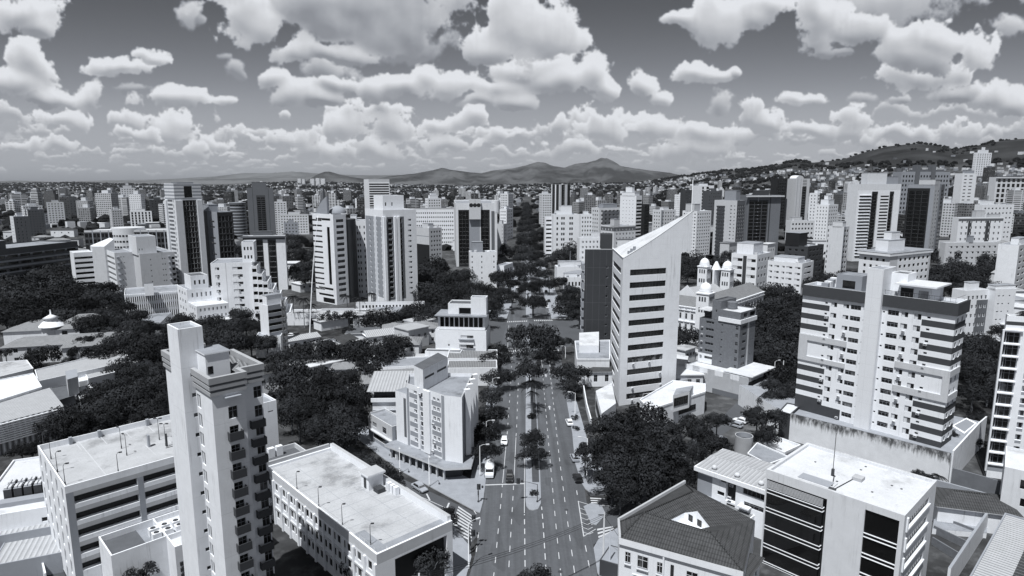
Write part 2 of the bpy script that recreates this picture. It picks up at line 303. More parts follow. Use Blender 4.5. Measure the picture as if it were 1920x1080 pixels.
# ---------------------------------------------------------------- mesh building
UP = Vector((0, 0, 1))
class MB:
    def __init__(s): s.v = []; s.f = []; s.mi = []; s.mats = []; s.sm = []
    def k(s, m):
        if m not in s.mats: s.mats.append(m)
        return s.mats.index(m)
    def face(s, pts, m, smooth=False):
        i = len(s.v); s.v.extend([tuple(p) for p in pts]); s.f.append(tuple(range(i, i + len(pts)))); s.mi.append(s.k(m)); s.sm.append(smooth)
    def box(s, x0, x1, y0, y1, z0, z1, m, top=None, bottom=False):
        s.prism([(x0, y0), (x1, y0), (x1, y1), (x0, y1)], z0, z1, m, top, bottom)
    def prism(s, poly, z0, z1, m, top=None, bottom=False):
        n = len(poly)
        a = sum(poly[i][0] * poly[(i + 1) % n][1] - poly[(i + 1) % n][0] * poly[i][1] for i in range(n))
        if a < 0: poly = poly[::-1]
        for i in range(n):
            p, q = poly[i], poly[(i + 1) % n]
            s.face([(p[0], p[1], z0), (q[0], q[1], z0), (q[0], q[1], z1), (p[0], p[1], z1)], m)
        s.face([(p[0], p[1], z1) for p in poly], top or m)
        if bottom: s.face([(p[0], p[1], z0) for p in poly[::-1]], m)
    def cyl(s, x, y, z0, z1, r, m, n=16, r2=None, cap=True, capm=None):
        r2 = r if r2 is None else r2; i = len(s.v)
        for k in range(n):
            c, d = math.cos(2 * math.pi * k / n), math.sin(2 * math.pi * k / n)
            s.v += [(x + r * c, y + r * d, z0), (x + r2 * c, y + r2 * d, z1)]
        for k in range(n):
            a, b = i + 2 * k, i + 2 * ((k + 1) % n)
            s.f.append((a, b, b + 1, a + 1)); s.mi.append(s.k(m)); s.sm.append(n > 8)
        if cap: s.face([s.v[i + 2 * k + 1] for k in range(n)], capm or m)
    def tube(s, pts, r, m, n=6, r2=None):
        pts = [Vector(p) for p in pts]; r2 = r if r2 is None else r2; rings = []; L = len(pts)
        for j, p in enumerate(pts):
            d = (pts[min(j + 1, L - 1)] - pts[max(j - 1, 0)]).normalized()
            a = d.cross(Vector((.31, .95, .05))).normalized(); b = d.cross(a); rr = r + (r2 - r) * j / max(L - 1, 1)
            rings.append(len(s.v))
            for k in range(n):
                t = 2 * math.pi * k / n; s.v.append(tuple(p + a * (rr * math.cos(t)) + b * (rr * math.sin(t))))
        for j in range(L - 1):
            for k in range(n):
                a, b = rings[j], rings[j + 1]; k2 = (k + 1) % n
                s.f.append((a + k, a + k2, b + k2, b + k)); s.mi.append(s.k(m)); s.sm.append(True)
        for q in (rings[0], rings[-1]): s.f.append(tuple(range(q, q + n))); s.mi.append(s.k(m)); s.sm.append(False)
    def lathe(s, x, y, prof, m, n=20):
        base = len(s.v)
        for r, z in prof:
            for k in range(n):
                t = 2 * math.pi * k / n; s.v.append((x + r * math.cos(t), y + r * math.sin(t), z))
        for j in range(len(prof) - 1):
            for k in range(n):
                k2 = (k + 1) % n; a = base + j * n; b = a + n
                s.f.append((a + k, a + k2, b + k2, b + k)); s.mi.append(s.k(m)); s.sm.append(True)
    def mesh(s, name):
        me = bpy.data.meshes.new(name); me.from_pydata(s.v, [], s.f); me.update()
        for m in s.mats: me.materials.append(MATS[m])
        me.polygons.foreach_set('material_index', s.mi); me.polygons.foreach_set('use_smooth', s.sm)
        if any(m in ('tile', 'tilepale', 'ribdark', 'ribwhite', 'ribgrey', 'ribbed') for m in s.mats):
            uv = me.uv_layers.new(name='uv').data
            for p in me.polygons:
                n = p.normal; e = UP.cross(n)
                e = e.normalized() if e.length > .02 else Vector((1, 0, 0)); g = n.cross(e)
                for li in p.loop_indices:
                    co = me.vertices[me.loops[li].vertex_index].co; uv[li].uv = (co.dot(e), co.dot(g))
        return me
    def obj(s, name, parent=None, loc=(0, 0, 0), rot=0):
        return link(name, s.mesh(name), parent, loc, rot)
def link(name, data, parent=None, loc=(0, 0, 0), rot=0):
    o = bpy.data.objects.new(name, data); COL.objects.link(o); o.parent = parent; o.location = loc
    if rot: o.rotation_euler = (0, 0, rot)
    return o
def tag(o, label, cat, group=None):
    o['label'] = label; o['category'] = cat
    if group: o['group'] = group
    return o
def thing(name, label, cat, loc=(0, 0, 0), rot=0, group=None):
    return tag(link(name, None, None, loc, rot), label, cat, group)
def struct(name, mb, kind='structure'):
    o = mb.obj(name); o['kind'] = kind; return o
def dup(root, loc, rot=0, label=None, scale=None):
    r = root.copy(); COL.objects.link(r); r.location = loc; r.rotation_euler = (0, 0, rot)
    if label: r['label'] = label
    if scale: r.scale = scale
    for ch in root.children:
        c = ch.copy(); COL.objects.link(c); c.parent = r
        for g in ch.children:
            d = g.copy(); COL.objects.link(d); d.parent = c
    return r
# ---------------------------------------------------------------- windows: a pane in a frame, set back in a real opening
WIN = {}
def win_mesh(w, h, st):
    key = (round(w, 2), round(h, 2), st)
    if key in WIN: return WIN[key]
    b = MB(); gm = {'d': 'glassdark', 'b': 'blind'}.get(st[0], 'glass'); fm = {'w': 'framew', 'k': 'darkmetal'}.get(st[1:2], 'frame')
    b.face([(0, 0, 0), (w, 0, 0), (w, 0, h), (0, 0, h)], gm)
    t = .06
    if st[0] != 'd':
        n = {'r': max(2, round(w / 1.1)), 'm': max(2, round(w / .85)), 's': 1, 'b': 2, 'h': 2}[st[0]]
        for i in range(n + 1):
            x = (w - t) * i / n; b.box(x, x + t, -.05, -.005, 0, h, fm)
        for z in ((0, h - t, h * .62) if st[0] in 'rm' else (0, h - t)): b.box(0, w, -.045, -.006, z, z + t, fm)
        if st[0] == 'h': b.box(0, w * .5, -.03, -.004, .02, h - .02, 'framew')
    WIN[key] = b.mesh('window'); return WIN[key]
def G(n, cols, z0, z1, a=.3, b=.75, st='m', skip=()):
    """n floors from z0 to z1, openings at the given columns (fractions of the face), between a and b of each floor"""
    fh = (z1 - z0) / n
    return [(u0, u1, z0 + fh * (i + a), z0 + fh * (i + b), st) for i in range(n) if i not in skip for u0, u1 in cols]
def cols(n, u0, u1, f):
    s = (u1 - u0) / n
    return [(u0 + s * (i + .5 - f / 2), u0 + s * (i + .5 + f / 2)) for i in range(n)]
SIDE = {'R': (0, lambda w, wr, u, d: (u, d)), 'L': (-90, lambda w, wr, u, d: (d, w - u)), 'B': (90, lambda w, wr, u, d: (wr - d, u)), 'K': (180, None)}
def solve_len(C, z, d, px, hi=220):
    lo = .2; s = 1 if pxy((C.x + d[0] * hi, C.y + d[1] * hi, z))[0] > pxy((C.x, C.y, z))[0] else -1
    for _ in range(50):
        m = (lo + hi) / 2
        if (pxy((C.x + d[0] * m, C.y + d[1] * m, z))[0] - px) * s > 0: hi = m
        else: lo = m
    return (lo + hi) / 2
class Bld:
    def __init__(s, name, label, b=None, ty=None, lx=None, rx=None, ang=45, z=None, Y=None, c=None, wR=None, wL=None, cat='building', z0=0.0, group=None, wall='white', C=None, h=None):
        if C is not None: s.C = Vector((C[0], C[1], 0)); s.h = h
        elif Y is not None: q = PY(c[0], c[1], Y); s.C = Vector((q.x, q.y, 0)); s.h = q.z
        elif z is not None: q = P(c[0], c[1], z); s.C = Vector((q.x, q.y, 0)); s.h = z
        else: s.C = P(*b); s.h = zat(s.C.y, ty)
        a = R(ang); s.ang = a; s.dR = (math.cos(a), math.sin(a)); s.dL = (-math.sin(a), math.cos(a))
        s.wR = wR or solve_len(s.C, s.h, s.dR, rx); s.wL = wL or solve_len(s.C, s.h, s.dL, lx)
        s.z0 = z0; s.h -= z0; s.C.z = z0
        s.wall = wall; s.root = thing(name, label, cat, s.C, a, group); s.wins = []; s.mb = MB()
    def W(s, x, y, z):                      # local point to world
        return Vector((s.C.x + s.dR[0] * x + s.dL[0] * y, s.C.y + s.dR[1] * x + s.dL[1] * y, s.C.z + z))
    def side(s, sd, rects=(), zones=(), z0=0.0, z1=None, mat=None, rec=.18, x0=0.0, y0=0.0, w=None):
        """one wall with real openings; rects (u0,u1,z0,z1,style), zones (u0,u1,z0,z1,material)"""
        full = s.wL if sd in 'LB' else s.wR
        w = w or full; z1 = s.top if z1 is None else z1; mat = mat or s.wall; wr = s.wR
        us = {0.0, w}; zs = {z0, z1}; R_ = []
        for u0, u1, a, b, st in rects:
            a, b = max(a, z0), min(b, z1)
            if b - a < .1: continue
            R_.append((u0 * w, u1 * w, a, b, st)); us |= {u0 * w, u1 * w}; zs |= {a, b}
        Zn = [(u0 * w, u1 * w, max(a, z0), min(b, z1), m) for u0, u1, a, b, m in zones]
        for u0, u1, a, b, m in Zn: us |= {u0, u1}; zs |= {a, b}
        cl = lambda L: [v for i, v in enumerate(L) if i == 0 or v - L[i - 1] > 1e-4]
        us, zs = cl(sorted(us)), cl(sorted(zs))
        def pt(u, z, d=0.0):
            if sd == 'R': return (x0 + u, y0 + d, z)
            if sd == 'L': return (x0 + d, y0 + w - u, z)
            if sd == 'B': return (wr - x0 - d, y0 + u, z)
            return (x0 + w - u, s.wL - y0 - d, z)
        for i in range(len(us) - 1):
            uc = (us[i] + us[i + 1]) / 2; run = None
            for j in range(len(zs) - 1):
                zc = (zs[j] + zs[j + 1]) / 2; m = mat
                for u0, u1, a, b, mm in Zn:
                    if u0 < uc < u1 and a < zc < b: m = mm
                for u0, u1, a, b, st in R_:
                    if u0 < uc < u1 and a < zc < b: m = None; break
                if run and run[0] == m: run[2] = zs[j + 1]
                else:
                    if run and run[0]: s.mb.face([pt(us[i], run[1]), pt(us[i + 1], run[1]), pt(us[i + 1], run[2]), pt(us[i], run[2])], run[0])
                    run = [m, zs[j], zs[j + 1]]
            if run and run[0]: s.mb.face([pt(us[i], run[1]), pt(us[i + 1], run[1]), pt(us[i + 1], run[2]), pt(us[i], run[2])], run[0])
        rot = {'R': 0, 'L': -math.pi / 2, 'B': math.pi / 2, 'K': math.pi}[sd]
        for u0, u1, a, b, st in R_:
            rc = rec if st[0] != 'v' else .9
            rm = mat
            A, B_, C_, D = (u0, a), (u1, a), (u1, b), (u0, b)
            for p, q in ((A, B_), (B_, C_), (C_, D), (D, A)): s.mb.face([pt(*p), pt(*p, rc), pt(*q, rc), pt(*q)], rm)
            if st[0] == 'v': s.mb.face([pt(u0, a, rc), pt(u1, a, rc), pt(u1, b, rc), pt(u0, b, rc)], 'black')
            else: s.wins.append((pt(u0, a, rc), rot, u1 - u0, b - a, st))
        return s
    def roof(s, mat='roofgrey', ph=.9, t=.22, cap=None):
        """parapet ring and the deck inside it; call before the sides: it fixes the height the walls reach"""
        s.top = s.h; dz = s.h - ph; wr, wl = s.wR, s.wL; cap = cap or s.wall; m = s.mb
        o = [(0, 0), (wr, 0), (wr, wl), (0, wl)]; i = [(t, t), (wr - t, t), (wr - t, wl - t), (t, wl - t)]
        for k in range(4):
            k2 = (k + 1) % 4
            m.face([(*o[k], s.h), (*o[k2], s.h), (*i[k2], s.h), (*i[k], s.h)], cap)
            m.face([(*i[k2], dz), (*i[k], dz), (*i[k], s.h), (*i[k2], s.h)], s.wall)
        r = MB(); r.face([(*p, dz) for p in i], mat); r.obj('roof', s.root); s.deck = dz
        return s
    def hit(s, sd, px, py, x0=0.0, y0=0.0):
        """the point of a wall seen at a pixel: (metres along the face from the viewer's left, height)"""
        o = Vector((0, 0, H)); d = ray(px, py)
        if sd == 'R': n = Vector((s.dL[0], s.dL[1], 0)); q = s.W(x0, y0, 0)
        else: n = Vector((s.dR[0], s.dR[1], 0)); q = s.W(x0, y0, 0)
        t = (q - o).dot(n) / d.dot(n); p = o + d * t - q
        if sd == 'R': return p.x * s.dR[0] + p.y * s.dR[1], p.z
        return p.x * s.dL[0] + p.y * s.dL[1], p.z
    def u(s, sd, px, py, w=None):
        w = w or (s.wR if sd == 'R' else s.wL); a = s.hit(sd, px, py)[0] / w
        return a if sd == 'R' else 1 - a
    def z(s, sd, px, py): return s.hit(sd, px, py)[1]
    def cu(s, sd, py, *pairs):
        """columns of openings from pixel pairs read along row py"""
        return [(s.u(sd, a, py), s.u(sd, b, py)) for a, b in pairs]
    def block(s, x0=0.0, x1=None, y0=0.0, y1=None, z0=0.0, z1=None, R=(), L=(), zR=(), zL=(), mat=None, roof='roofgrey', ph=.6, t=.22, rec=.18, cap=None, B=(), hide=''):
        x1 = s.wR if x1 is None else x1; y1 = s.wL if y1 is None else y1; z1 = s.h if z1 is None else z1; m = mat or s.wall; keep = s.wall; s.wall = m
        s.top = z1
        if 'R' not in hide: s.side('R', R, zR, z0, z1, m, rec, x0, y0, x1 - x0)
        if 'L' not in hide: s.side('L', L, zL, z0, z1, m, rec, x0, y0, y1 - y0)
        b = s.mb
        if B: wr = s.wR; s.wR = x1; s.side('B', B, (), z0, z1, m, rec, 0, y0, y1 - y0); s.wR = wr
        elif 'B' not in hide: b.face([(x1, y0, z0), (x1, y1, z0), (x1, y1, z1), (x1, y0, z1)], m)
        b.face([(x1, y1, z0), (x0, y1, z0), (x0, y1, z1), (x1, y1, z1)], m)
        o = [(x0, y0), (x1, y0), (x1, y1), (x0, y1)]; i = [(x0 + t, y0 + t), (x1 - t, y0 + t), (x1 - t, y1 - t), (x0 + t, y1 - t)]; dz = z1 - ph
        for k in range(4):
            k2 = (k + 1) % 4
            b.face([(*o[k], z1), (*o[k2], z1), (*i[k2], z1), (*i[k], z1)], cap or m)
            b.face([(*i[k2], dz), (*i[k], dz), (*i[k], z1), (*i[k2], z1)], m)
        if roof:
            r = MB(); r.face([(*p, dz) for p in i], roof); r.obj('roof', s.root)
        s.deck = dz; s.wall = keep; return s
    def ac(s, sd, u, z, x0=0.0, y0=0.0, w=None):
        w = w or (s.wR if sd == 'R' else s.wL)
        if 'ac' not in WIN:
            b = MB(); b.box(-.34, .34, -.36, -.003, 0, .45, 'lgrey', bottom=True); b.box(-.26, .26, -.365, -.361, .07, .38, 'dgrey'); WIN['ac'] = b.mesh('air_conditioner')
        if sd == 'R': link('air_conditioner', WIN['ac'], s.root, (x0 + u * w, y0, z))
        else: link('air_conditioner', WIN['ac'], s.root, (x0, y0 + w - u * w, z), -math.pi / 2)
    def hut(s, x0, x1, y0, y1, z0, z1, wall=None, top='roofgrey', name='roof_house', lip=.15):
        b = MB(); wall = wall or s.wall
        b.box(x0, x1, y0, y1, z0, z1 - lip, wall)
        b.box(x0 - lip, x1 + lip, y0 - lip, y1 + lip, z1 - lip + .002, z1, wall, top, True)
        return b.obj(name, s.root)
    def slabs(s, zs, th, out, m, sides='RL', name='ledge', u=(0, 1)):
        for z in zs:
            b = MB()
            if 'R' in sides: b.box(u[0] * s.wR, u[1] * s.wR + (out if u[1] == 1 else 0), -out, -.003, z, z + th, m, bottom=True)
            if 'L' in sides: b.box(-out, -.003, -out if 'R' in sides else 0, s.wL, z, z + th, m, bottom=True)
            b.obj(name, s.root)
    def balc(s, sd, u0, u1, zs, d, h, m, top=.08, name='balcony'):
        """a stack of balconies: slab and solid parapet, one mesh shared by the stack"""
        w = s.wR if sd == 'R' else s.wL; L = (u1 - u0) * w; b = MB(); t = .1
        b.box(0, L, -d, -.004, -.12, 0, m, bottom=True)
        b.box(0, L, -d, -d + t, .002, h, m); b.box(0, t, -d + t, -.004, .002, h, m); b.box(L - t, L, -d + t, -.004, .002, h, m)
        me = b.mesh(name)
        for z in zs:
            if sd == 'R': link(name, me, s.root, (u0 * w, 0, z))
            else: link(name, me, s.root, (0, w - u0 * w, z), -math.pi / 2)
    def part(s, name, b, loc=(0, 0, 0), rot=0): return b.obj(name, s.root, loc, rot)
    def tank(s, x, y, z, r=1.2, h=1.6, m='lgrey'):
        b = MB(); b.cyl(x, y, z, z + h, r, m, 14, r * .92); b.obj('water_tank', s.root)
    def done(s, limit=100):
        """plain walls behind, then the wall mesh and its windows (the 100 that show largest one by one, the rest together)"""
        s.mb.obj('wall', s.root)
        cw = Vector((0, 0, H))
        L = sorted(s.wins, key=lambda q: (s.W(*q[0]) - cw).length / (q[2] * q[3]) ** .5)
        for p, rot, w, h, st in L[:limit]: link('window', win_mesh(w, h, st), s.root, p, rot)
        if len(L) > limit:
            b = MB()
            for p, rot, w, h, st in L[limit:]:
                me = win_mesh(w, h, st); c, d = math.cos(rot), math.sin(rot); nm = [m.name for m in me.materials]
                vs = [(p[0] + v.co.x * c - v.co.y * d, p[1] + v.co.x * d + v.co.y * c, p[2] + v.co.z) for v in me.vertices]
                inv = {MATS[k].name: k for k in ('glass', 'glassdark', 'blind', 'frame', 'framew', 'darkmetal')}
                for q in me.polygons: b.face([vs[i] for i in q.vertices], inv[nm[q.material_index]])
            o = b.obj('window', s.root); o['kind'] = 'stuff'
        return s
    def plain(s, m=None, sides='BK'):
        for k in sides: s.side(k, mat=m)
        return s
def plants(spots):                           # leafy potted shrubs on roof terraces
    for x, y, z, r in spots: shrub(Vector((x, y, z)), r)

def lettering(b, x0, x1, y, z, h, m, seed=1, words=(5, 2)):
    """a line of small lettering too worn to read: strokes of uneven width and height on a board facing -y"""
    r = random.Random(seed); n = sum(words) * 1.0 + len(words) - 1; s = (x1 - x0) / n; x = x0
    for w in words:
        for _ in range(w):
            k = r.random(); b.box(x + s * .10, x + s * .28, y - .02, y, z, z + h, m, bottom=True)
            if k > .25: b.box(x + s * .30, x + s * .72, y - .02, y, z + h * (.0 if k > .7 else .82), z + h * (.2 if k > .7 else 1.0), m, bottom=True)
            if k > .5: b.box(x + s * .74, x + s * .90, y - .02, y, z + h * .1, z + h, m, bottom=True)
            x += s
        x += s
# ---------------------------------------------------------------- ground, hills, roads
def lerp_tab(tab, x):
    if x <= tab[0][0]: return tab[0][1]
    for (a, b), (c, d) in zip(tab, tab[1:]):
        if x <= c: return b + (d - b) * (x - a) / (c - a)
    return tab[-1][1]
def smooth(a, b, x):
    t = min(max((x - a) / (b - a), 0), 1); return t * t * (3 - 2 * t)
def vnoise(x, y):
    def h(i, j): 
        n = (i * 374761393 + j * 668265263) & 0xffffffff; n = ((n ^ (n >> 13)) * 1274126177) & 0xffffffff
        return ((n ^ (n >> 16)) & 0xffff) / 65535.0
    i, j = math.floor(x), math.floor(y); u, v = x - i, y - j; u, v = u * u * (3 - 2 * u), v * v * (3 - 2 * v)
    return (h(i, j) * (1 - u) + h(i + 1, j) * u) * (1 - v) + (h(i, j + 1) * (1 - u) + h(i + 1, j + 1) * u) * v
def fbm(x, y, o=4):
    s, a = 0, .5
    for k in range(o): s += a * vnoise(x, y); x, y, a = x * 2.03 + 7, y * 2.03 + 3, a * .5
    return s
CREST = [(-600, 345), (0, 345), (150, 343), (300, 346), (420, 349), (520, 344), (560, 341), (700, 345), (860, 349), (940, 347), (1040, 345), (1180, 344), (1230, 338), (1270, 331), (1330, 323), (1400, 318), (1440, 311), (1455, 306), (1480, 303), (1500, 307), (1560, 301), (1590, 290), (1640, 277), (1690, 271.5), (1720, 274), (1760, 282), (1790, 279), (1830, 269), (1880, 264), (1925, 262), (2500, 255)]
RDIST = [(-600, 5200), (1000, 5200), (1200, 4200), (1450, 3400), (1700, 3000), (1920, 2700), (2500, 2500)]
def gz(X, Y):
    """height of the land: flat in the town, rising to the hills whose crests close the view"""
    if Y < 500: return 0.0
    px = 960 + 1200 * X / (Y / cp); D = lerp_tab(RDIST, px)
    top = H + D * cp * (338 - lerp_tab(CREST, px)) / 1200 / cp
    t = Y / D
    if t <= 1: f = .12 * smooth(.28, .7, t) + .88 * smooth(.42, 1.0, t) ** 1.5
    else: f = 1 - .8 * smooth(1.0, 1.9, t)
    n = (fbm(X / 420 + 9, Y / 420) - .47) * min(max(top, 12), 80) * .5 * smooth(.3, .6, t) * (1 - smooth(.82, 1.0, t) * .9)
    return top * f + n
g = MB(); NA, NR = 260, 130
idx = {}
for j in range(NR + 1):
    r = 3 + 27000 * (math.exp(5.2 * j / NR) - 1) / (math.exp(5.2) - 1)
    for i in range(NA):
        tt = i / NA
        a = 2 * math.pi * tt if False else (math.pi / 2 + (tt - .5) * 2 * math.pi * (0.30 + .70 * abs(2 * tt - 1) ** 3))
        X, Y = r * math.cos(a), r * math.sin(a); g.v.append((X, Y, gz(X, Y) - .03 - (6 if r > 12000 else 0)))
for j in range(NR):
    for i in range(NA):
        a, b = j * NA + i, j * NA + (i + 1) % NA
        g.f.append((a, b, b + NA, a + NA)); g.mi.append(0); g.sm.append(True)
g.mats.append('town'); 
def townm():
    m, t, b = principled('town'); p = pos(t)
    n = t.noise(p, .02, 6, .6); n2 = t.noise(p, .25, 5, .65); n3 = t.noise(p, .0035, 4, .6)
    f = t.m('ADD', t.m('MULTIPLY', t.rng(n, .42, .66), .07), t.m('ADD', .035, t.m('MULTIPLY', t.rng(n2, .45, .75), .08)))
    f = t.m('MULTIPLY', f, t.rng(n3, .3, .7, .6, 1.1))
    f = t.mixf(t.rng(t.sep(p)[2], 70, 150), f, t.rng(t.noise(p, .006, 7, .65), .35, .7, .012, .040))
    t.l.new(t.grey(f, TINT), b.inputs['Base Color']); b.inputs['Roughness'].default_value = 1; b.inputs['Specular IOR Level'].default_value = .1; MATS['town'] = m
townm(); struct('ground', g)
# far ranges, each a ridge of its own distance
def hillm(name, lo, hi):
    m, t, b = principled(name); p = pos(t)
    n = t.noise(p, .0013, 9, .66); n2 = t.noise(p, .02, 4, .6)  # broad dark patches put cloud shadow on the slopes into the colour
    t.l.new(t.grey(t.mixf(t.m('ADD', t.rng(n, .42, .60), t.m('MULTIPLY', t.m('SUBTRACT', n2, .5), .5), clamp=True), lo, hi), TINT), b.inputs['Base Color'])
    b.inputs['Roughness'].default_value = 1; b.inputs['Specular IOR Level'].default_value = .05; MATS[name] = m
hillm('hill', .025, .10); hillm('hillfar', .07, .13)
def ridge(name, D, prof, depth, m, rough=.1, seed=0):
    """a range of hills: crest follows prof (pixel x, pixel y), sides fall away in spurs before and behind it"""
    b = MB(); x0, x1 = prof[0][0], prof[-1][0]; NX, NY = int((x1 - x0) / 4), 26
    for j in range(NY + 1):
        s = j / NY * 2 - 1
        for i in range(NX + 1):
            px = x0 + (x1 - x0) * i / NX; Y = D + s * depth
            zc = H + D * (338 - lerp_tab(prof, px)) / 1200
            X = (px - 960) / 1200 * D / cp + s * depth * (px - 960) / 2600
            sp_ = fbm(px / 22 + seed, s * 2.2 + seed, 4) - .45
            e = 1 - abs(s) ** 1.25
            h = zc * e + sp_ * zc * rough * 4 * (abs(s) * (1 - abs(s)) * 2.2) - 40 * abs(s)
            if abs(s) < 1e-6: h = zc + (fbm(px / 7 + seed, .5, 3) - .45) * zc * .05
            b.v.append((X, Y, h))
    for j in range(NY):
        for i in range(NX):
            a = j * (NX + 1) + i; b.f.append((a, a + 1, a + NX + 2, a + NX + 1)); b.mi.append(0); b.sm.append(True)
    b.mats.append(m); o = struct(name, b); return o
ridge('hills', 9000, [(700, 338), (735, 331), (780, 326), (815, 320), (833, 315), (850, 319), (880, 323), (905, 325), (925, 320), (955, 317), (985, 311), (1005, 305), (1018, 305.5), (1035, 312), (1055, 315), (1075, 308), (1095, 306), (1112, 302), (1121, 297.5), (1133, 298), (1145, 304), (1158, 312), (1180, 316), (1210, 320), (1245, 324), (1275, 330), (1300, 338)], 1700, 'hill', .30, 3)
ridge('hills', 7000, [(590, 336), (604, 328), (618, 322.5), (628, 322), (645, 327), (668, 332), (700, 337)], 600, 'hill', .25, 8)
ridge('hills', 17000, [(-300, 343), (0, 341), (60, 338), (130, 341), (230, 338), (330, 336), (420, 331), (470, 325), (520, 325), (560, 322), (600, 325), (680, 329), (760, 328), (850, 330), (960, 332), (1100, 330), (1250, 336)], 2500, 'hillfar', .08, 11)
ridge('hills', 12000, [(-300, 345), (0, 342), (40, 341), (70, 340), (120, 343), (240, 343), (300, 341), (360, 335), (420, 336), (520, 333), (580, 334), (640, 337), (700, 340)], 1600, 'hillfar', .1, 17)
# ---- roads and pavements on the flat town
def lift(pts, z): return [P(x, y, 0) + Vector((0, 0, z)) for x, y in pts]
def sheet(name, pts, z, m, kind=True, world=False):
    b = MB(); b.face([(p[0], p[1], z) for p in (pts if world else lift(pts, 0))], m)
    return struct(name, b)
AVL = [(855, 1150), (880, 1080), (891, 1040), (899, 985), (905, 945), (911, 899), (919, 850), (926, 791), (931, 740), (935, 695), (938, 660), (950, 602), (963, 560), (975, 500), (982, 450), (986, 415), (988, 395)]
AVR = [(1140, 1150), (1120, 1080), (1113, 1030), (1103, 965), (1095, 909), (1087, 870), (1078, 813), (1068, 750), (1058, 700), (1047, 656), (1034, 602), (1022, 560), (1006, 500), (998, 450), (994, 415), (992, 395)]
struct_pts = AVL + AVR[::-1]
b = MB()
n = min(len(AVL), len(AVR))
for i in range(n - 1):
    q = lift([AVL[i], AVR[i], AVR[i + 1], AVL[i + 1]], .012); b.face(q, 'asphalt')
struct('avenue', b)
sheet('cross_street', [(560, 806), (618, 812), (755, 898), (893, 962), (905, 946), (899, 1000), (880, 1022), (846, 984), (760, 930), (700, 880), (612, 826), (540, 800)], .006, 'asphalt2')
sheet('cross_street', [(1093, 905), (1106, 930), (1190, 925), (1280, 868), (1370, 805), (1440, 740), (1475, 700), (1452, 690), (1415, 722), (1345, 790), (1262, 850), (1165, 905)], .005, 'asphalt2')
sheet('cross_street', [(1103, 965), (1145, 935), (1195, 925), (1280, 868), (1300, 882), (1215, 942), (1150, 990), (1112, 1022)], .0055, 'asphalt2')
sheet('cross_street', [(700, 618), (820, 622), (950, 650), (950, 600), (900, 596), (700, 598)], .004, 'asphalt2')
sheet('cross_street', [(1034, 602), (1047, 656), (1090, 640), (1150, 600), (1100, 590)], .004, 'asphalt2')
def raised(name, pts, h, m='pave', edge='kerb'):
    b = MB(); b.prism([(p.x, p.y) for p in lift(pts, 0)], -.02, h, edge, m); return struct(name, b)
raised('pavement', [(893, 960), (900, 962), (906, 940), (911, 899), (919, 850), (926, 791), (931, 740), (935, 697), (922, 697), (915, 740), (906, 791), (893, 850), (882, 899), (760, 840), (690, 800), (640, 800), (745, 880)], .13)
raised('pavement', [(1090, 905), (1078, 868), (1073, 813), (1062, 750), (1052, 700), (1062, 700), (1080, 750), (1098, 813), (1112, 868), (1135, 880), (1165, 890), (1150, 915), (1108, 925), (1097, 917)], .13)
raised('pavement', [(1113, 1028), (1120, 1075), (1150, 1120), (1260, 1120), (1180, 1000), (1166, 985), (1146, 998), (1122, 1012)], .13)
raised('pavement', [(846, 984), (880, 1024), (884, 1045), (872, 1090), (850, 1130), (780, 1130), (800, 1000)], .13)
raised('pavement', [(1094, 950), (1108, 944), (1128, 948), (1136, 965), (1118, 985), (1108, 982)], .10)
raised('pavement', [(950, 598), (963, 560), (975, 500), (960, 500), (940, 560), (915, 598)], .13)
raised('pavement', [(1034, 598), (1022, 560), (1006, 500), (1022, 500), (1048, 560), (1075, 598)], .13)
# the planted strip down the middle of the avenue, with its rounded tip
def median(name, l, r, tip=None):
    pts = l + (tip or []) + r[::-1]
    raised(name, pts, .14, 'pave')
median('median_strip', [(986.5, 684), (986, 726), (985.5, 791), (985.5, 870), (985.5, 940)], [(1000, 684), (1004, 726), (1008, 791), (1012.5, 880), (1014.5, 935)], [(987, 950), (992, 956), (1000, 957.5), (1009, 955), (1014, 945)])
median('median_strip', [(988, 618), (986.5, 645)], [(997.5, 618), (1000, 645)])
median('median_strip', [(990, 395), (987, 500), (986, 560), (986, 596)], [(991.5, 395), (993, 500), (996, 560), (998, 596)])
b = MB(); q = lift([(996, 700), (1002, 700), (1009, 850), (1011, 905), (998, 905), (996, 850)], .147); b.face(q, 'earth'); struct('median_soil', b)
# markings
def dashes(pts, L, gap, w, mb, z=.017, start=0.0, end=1e9):
    W_ = lift(pts, 0); d = 0.0; on = start
    for a, c in zip(W_, W_[1:]):
        seg = (c - a).length; u = (c - a) / seg; nrm = Vector((-u.y, u.x, 0)) * (w / 2)
        while on < d + seg and on < end:
            s0, s1 = max(on - d, 0), min(on + L - d, seg)
            if s1 > s0:
                p, q = a + u * s0, a + u * s1
                mb.face([(p + nrm).to_tuple()[:2] + (z,), (q + nrm).to_tuple()[:2] + (z,), (q - nrm).to_tuple()[:2] + (z,), (p - nrm).to_tuple()[:2] + (z,)][::-1], 'paint')
            if on + L <= d + seg: on += L + gap
            else: break
        d += seg
mk = MB()
dashes([(921, 1120), (928.7, 1052.9), (935, 985), (941.2, 921.9), (942, 908)], 1.9, 2.7, .14, mk)
dashes([(952.5, 1095), (954.7, 1052.9), (962.4, 921.9), (963, 908)], 1.9, 2.7, .14, mk)
dashes([(942.4, 905.5), (948.5, 838)], 60, 1, .14, mk); dashes([(963.4, 905.5), (967.5, 820)], 60, 1, .14, mk)
dashes([(949, 832), (951.5, 808), (956, 740), (960, 675.6), (961, 660)], 2.0, 4.0, .16, mk); dashes([(967.5, 818), (968.4, 808), (971, 740), (973.4, 675.6), (974, 660)], 2.0, 4.0, .16, mk)
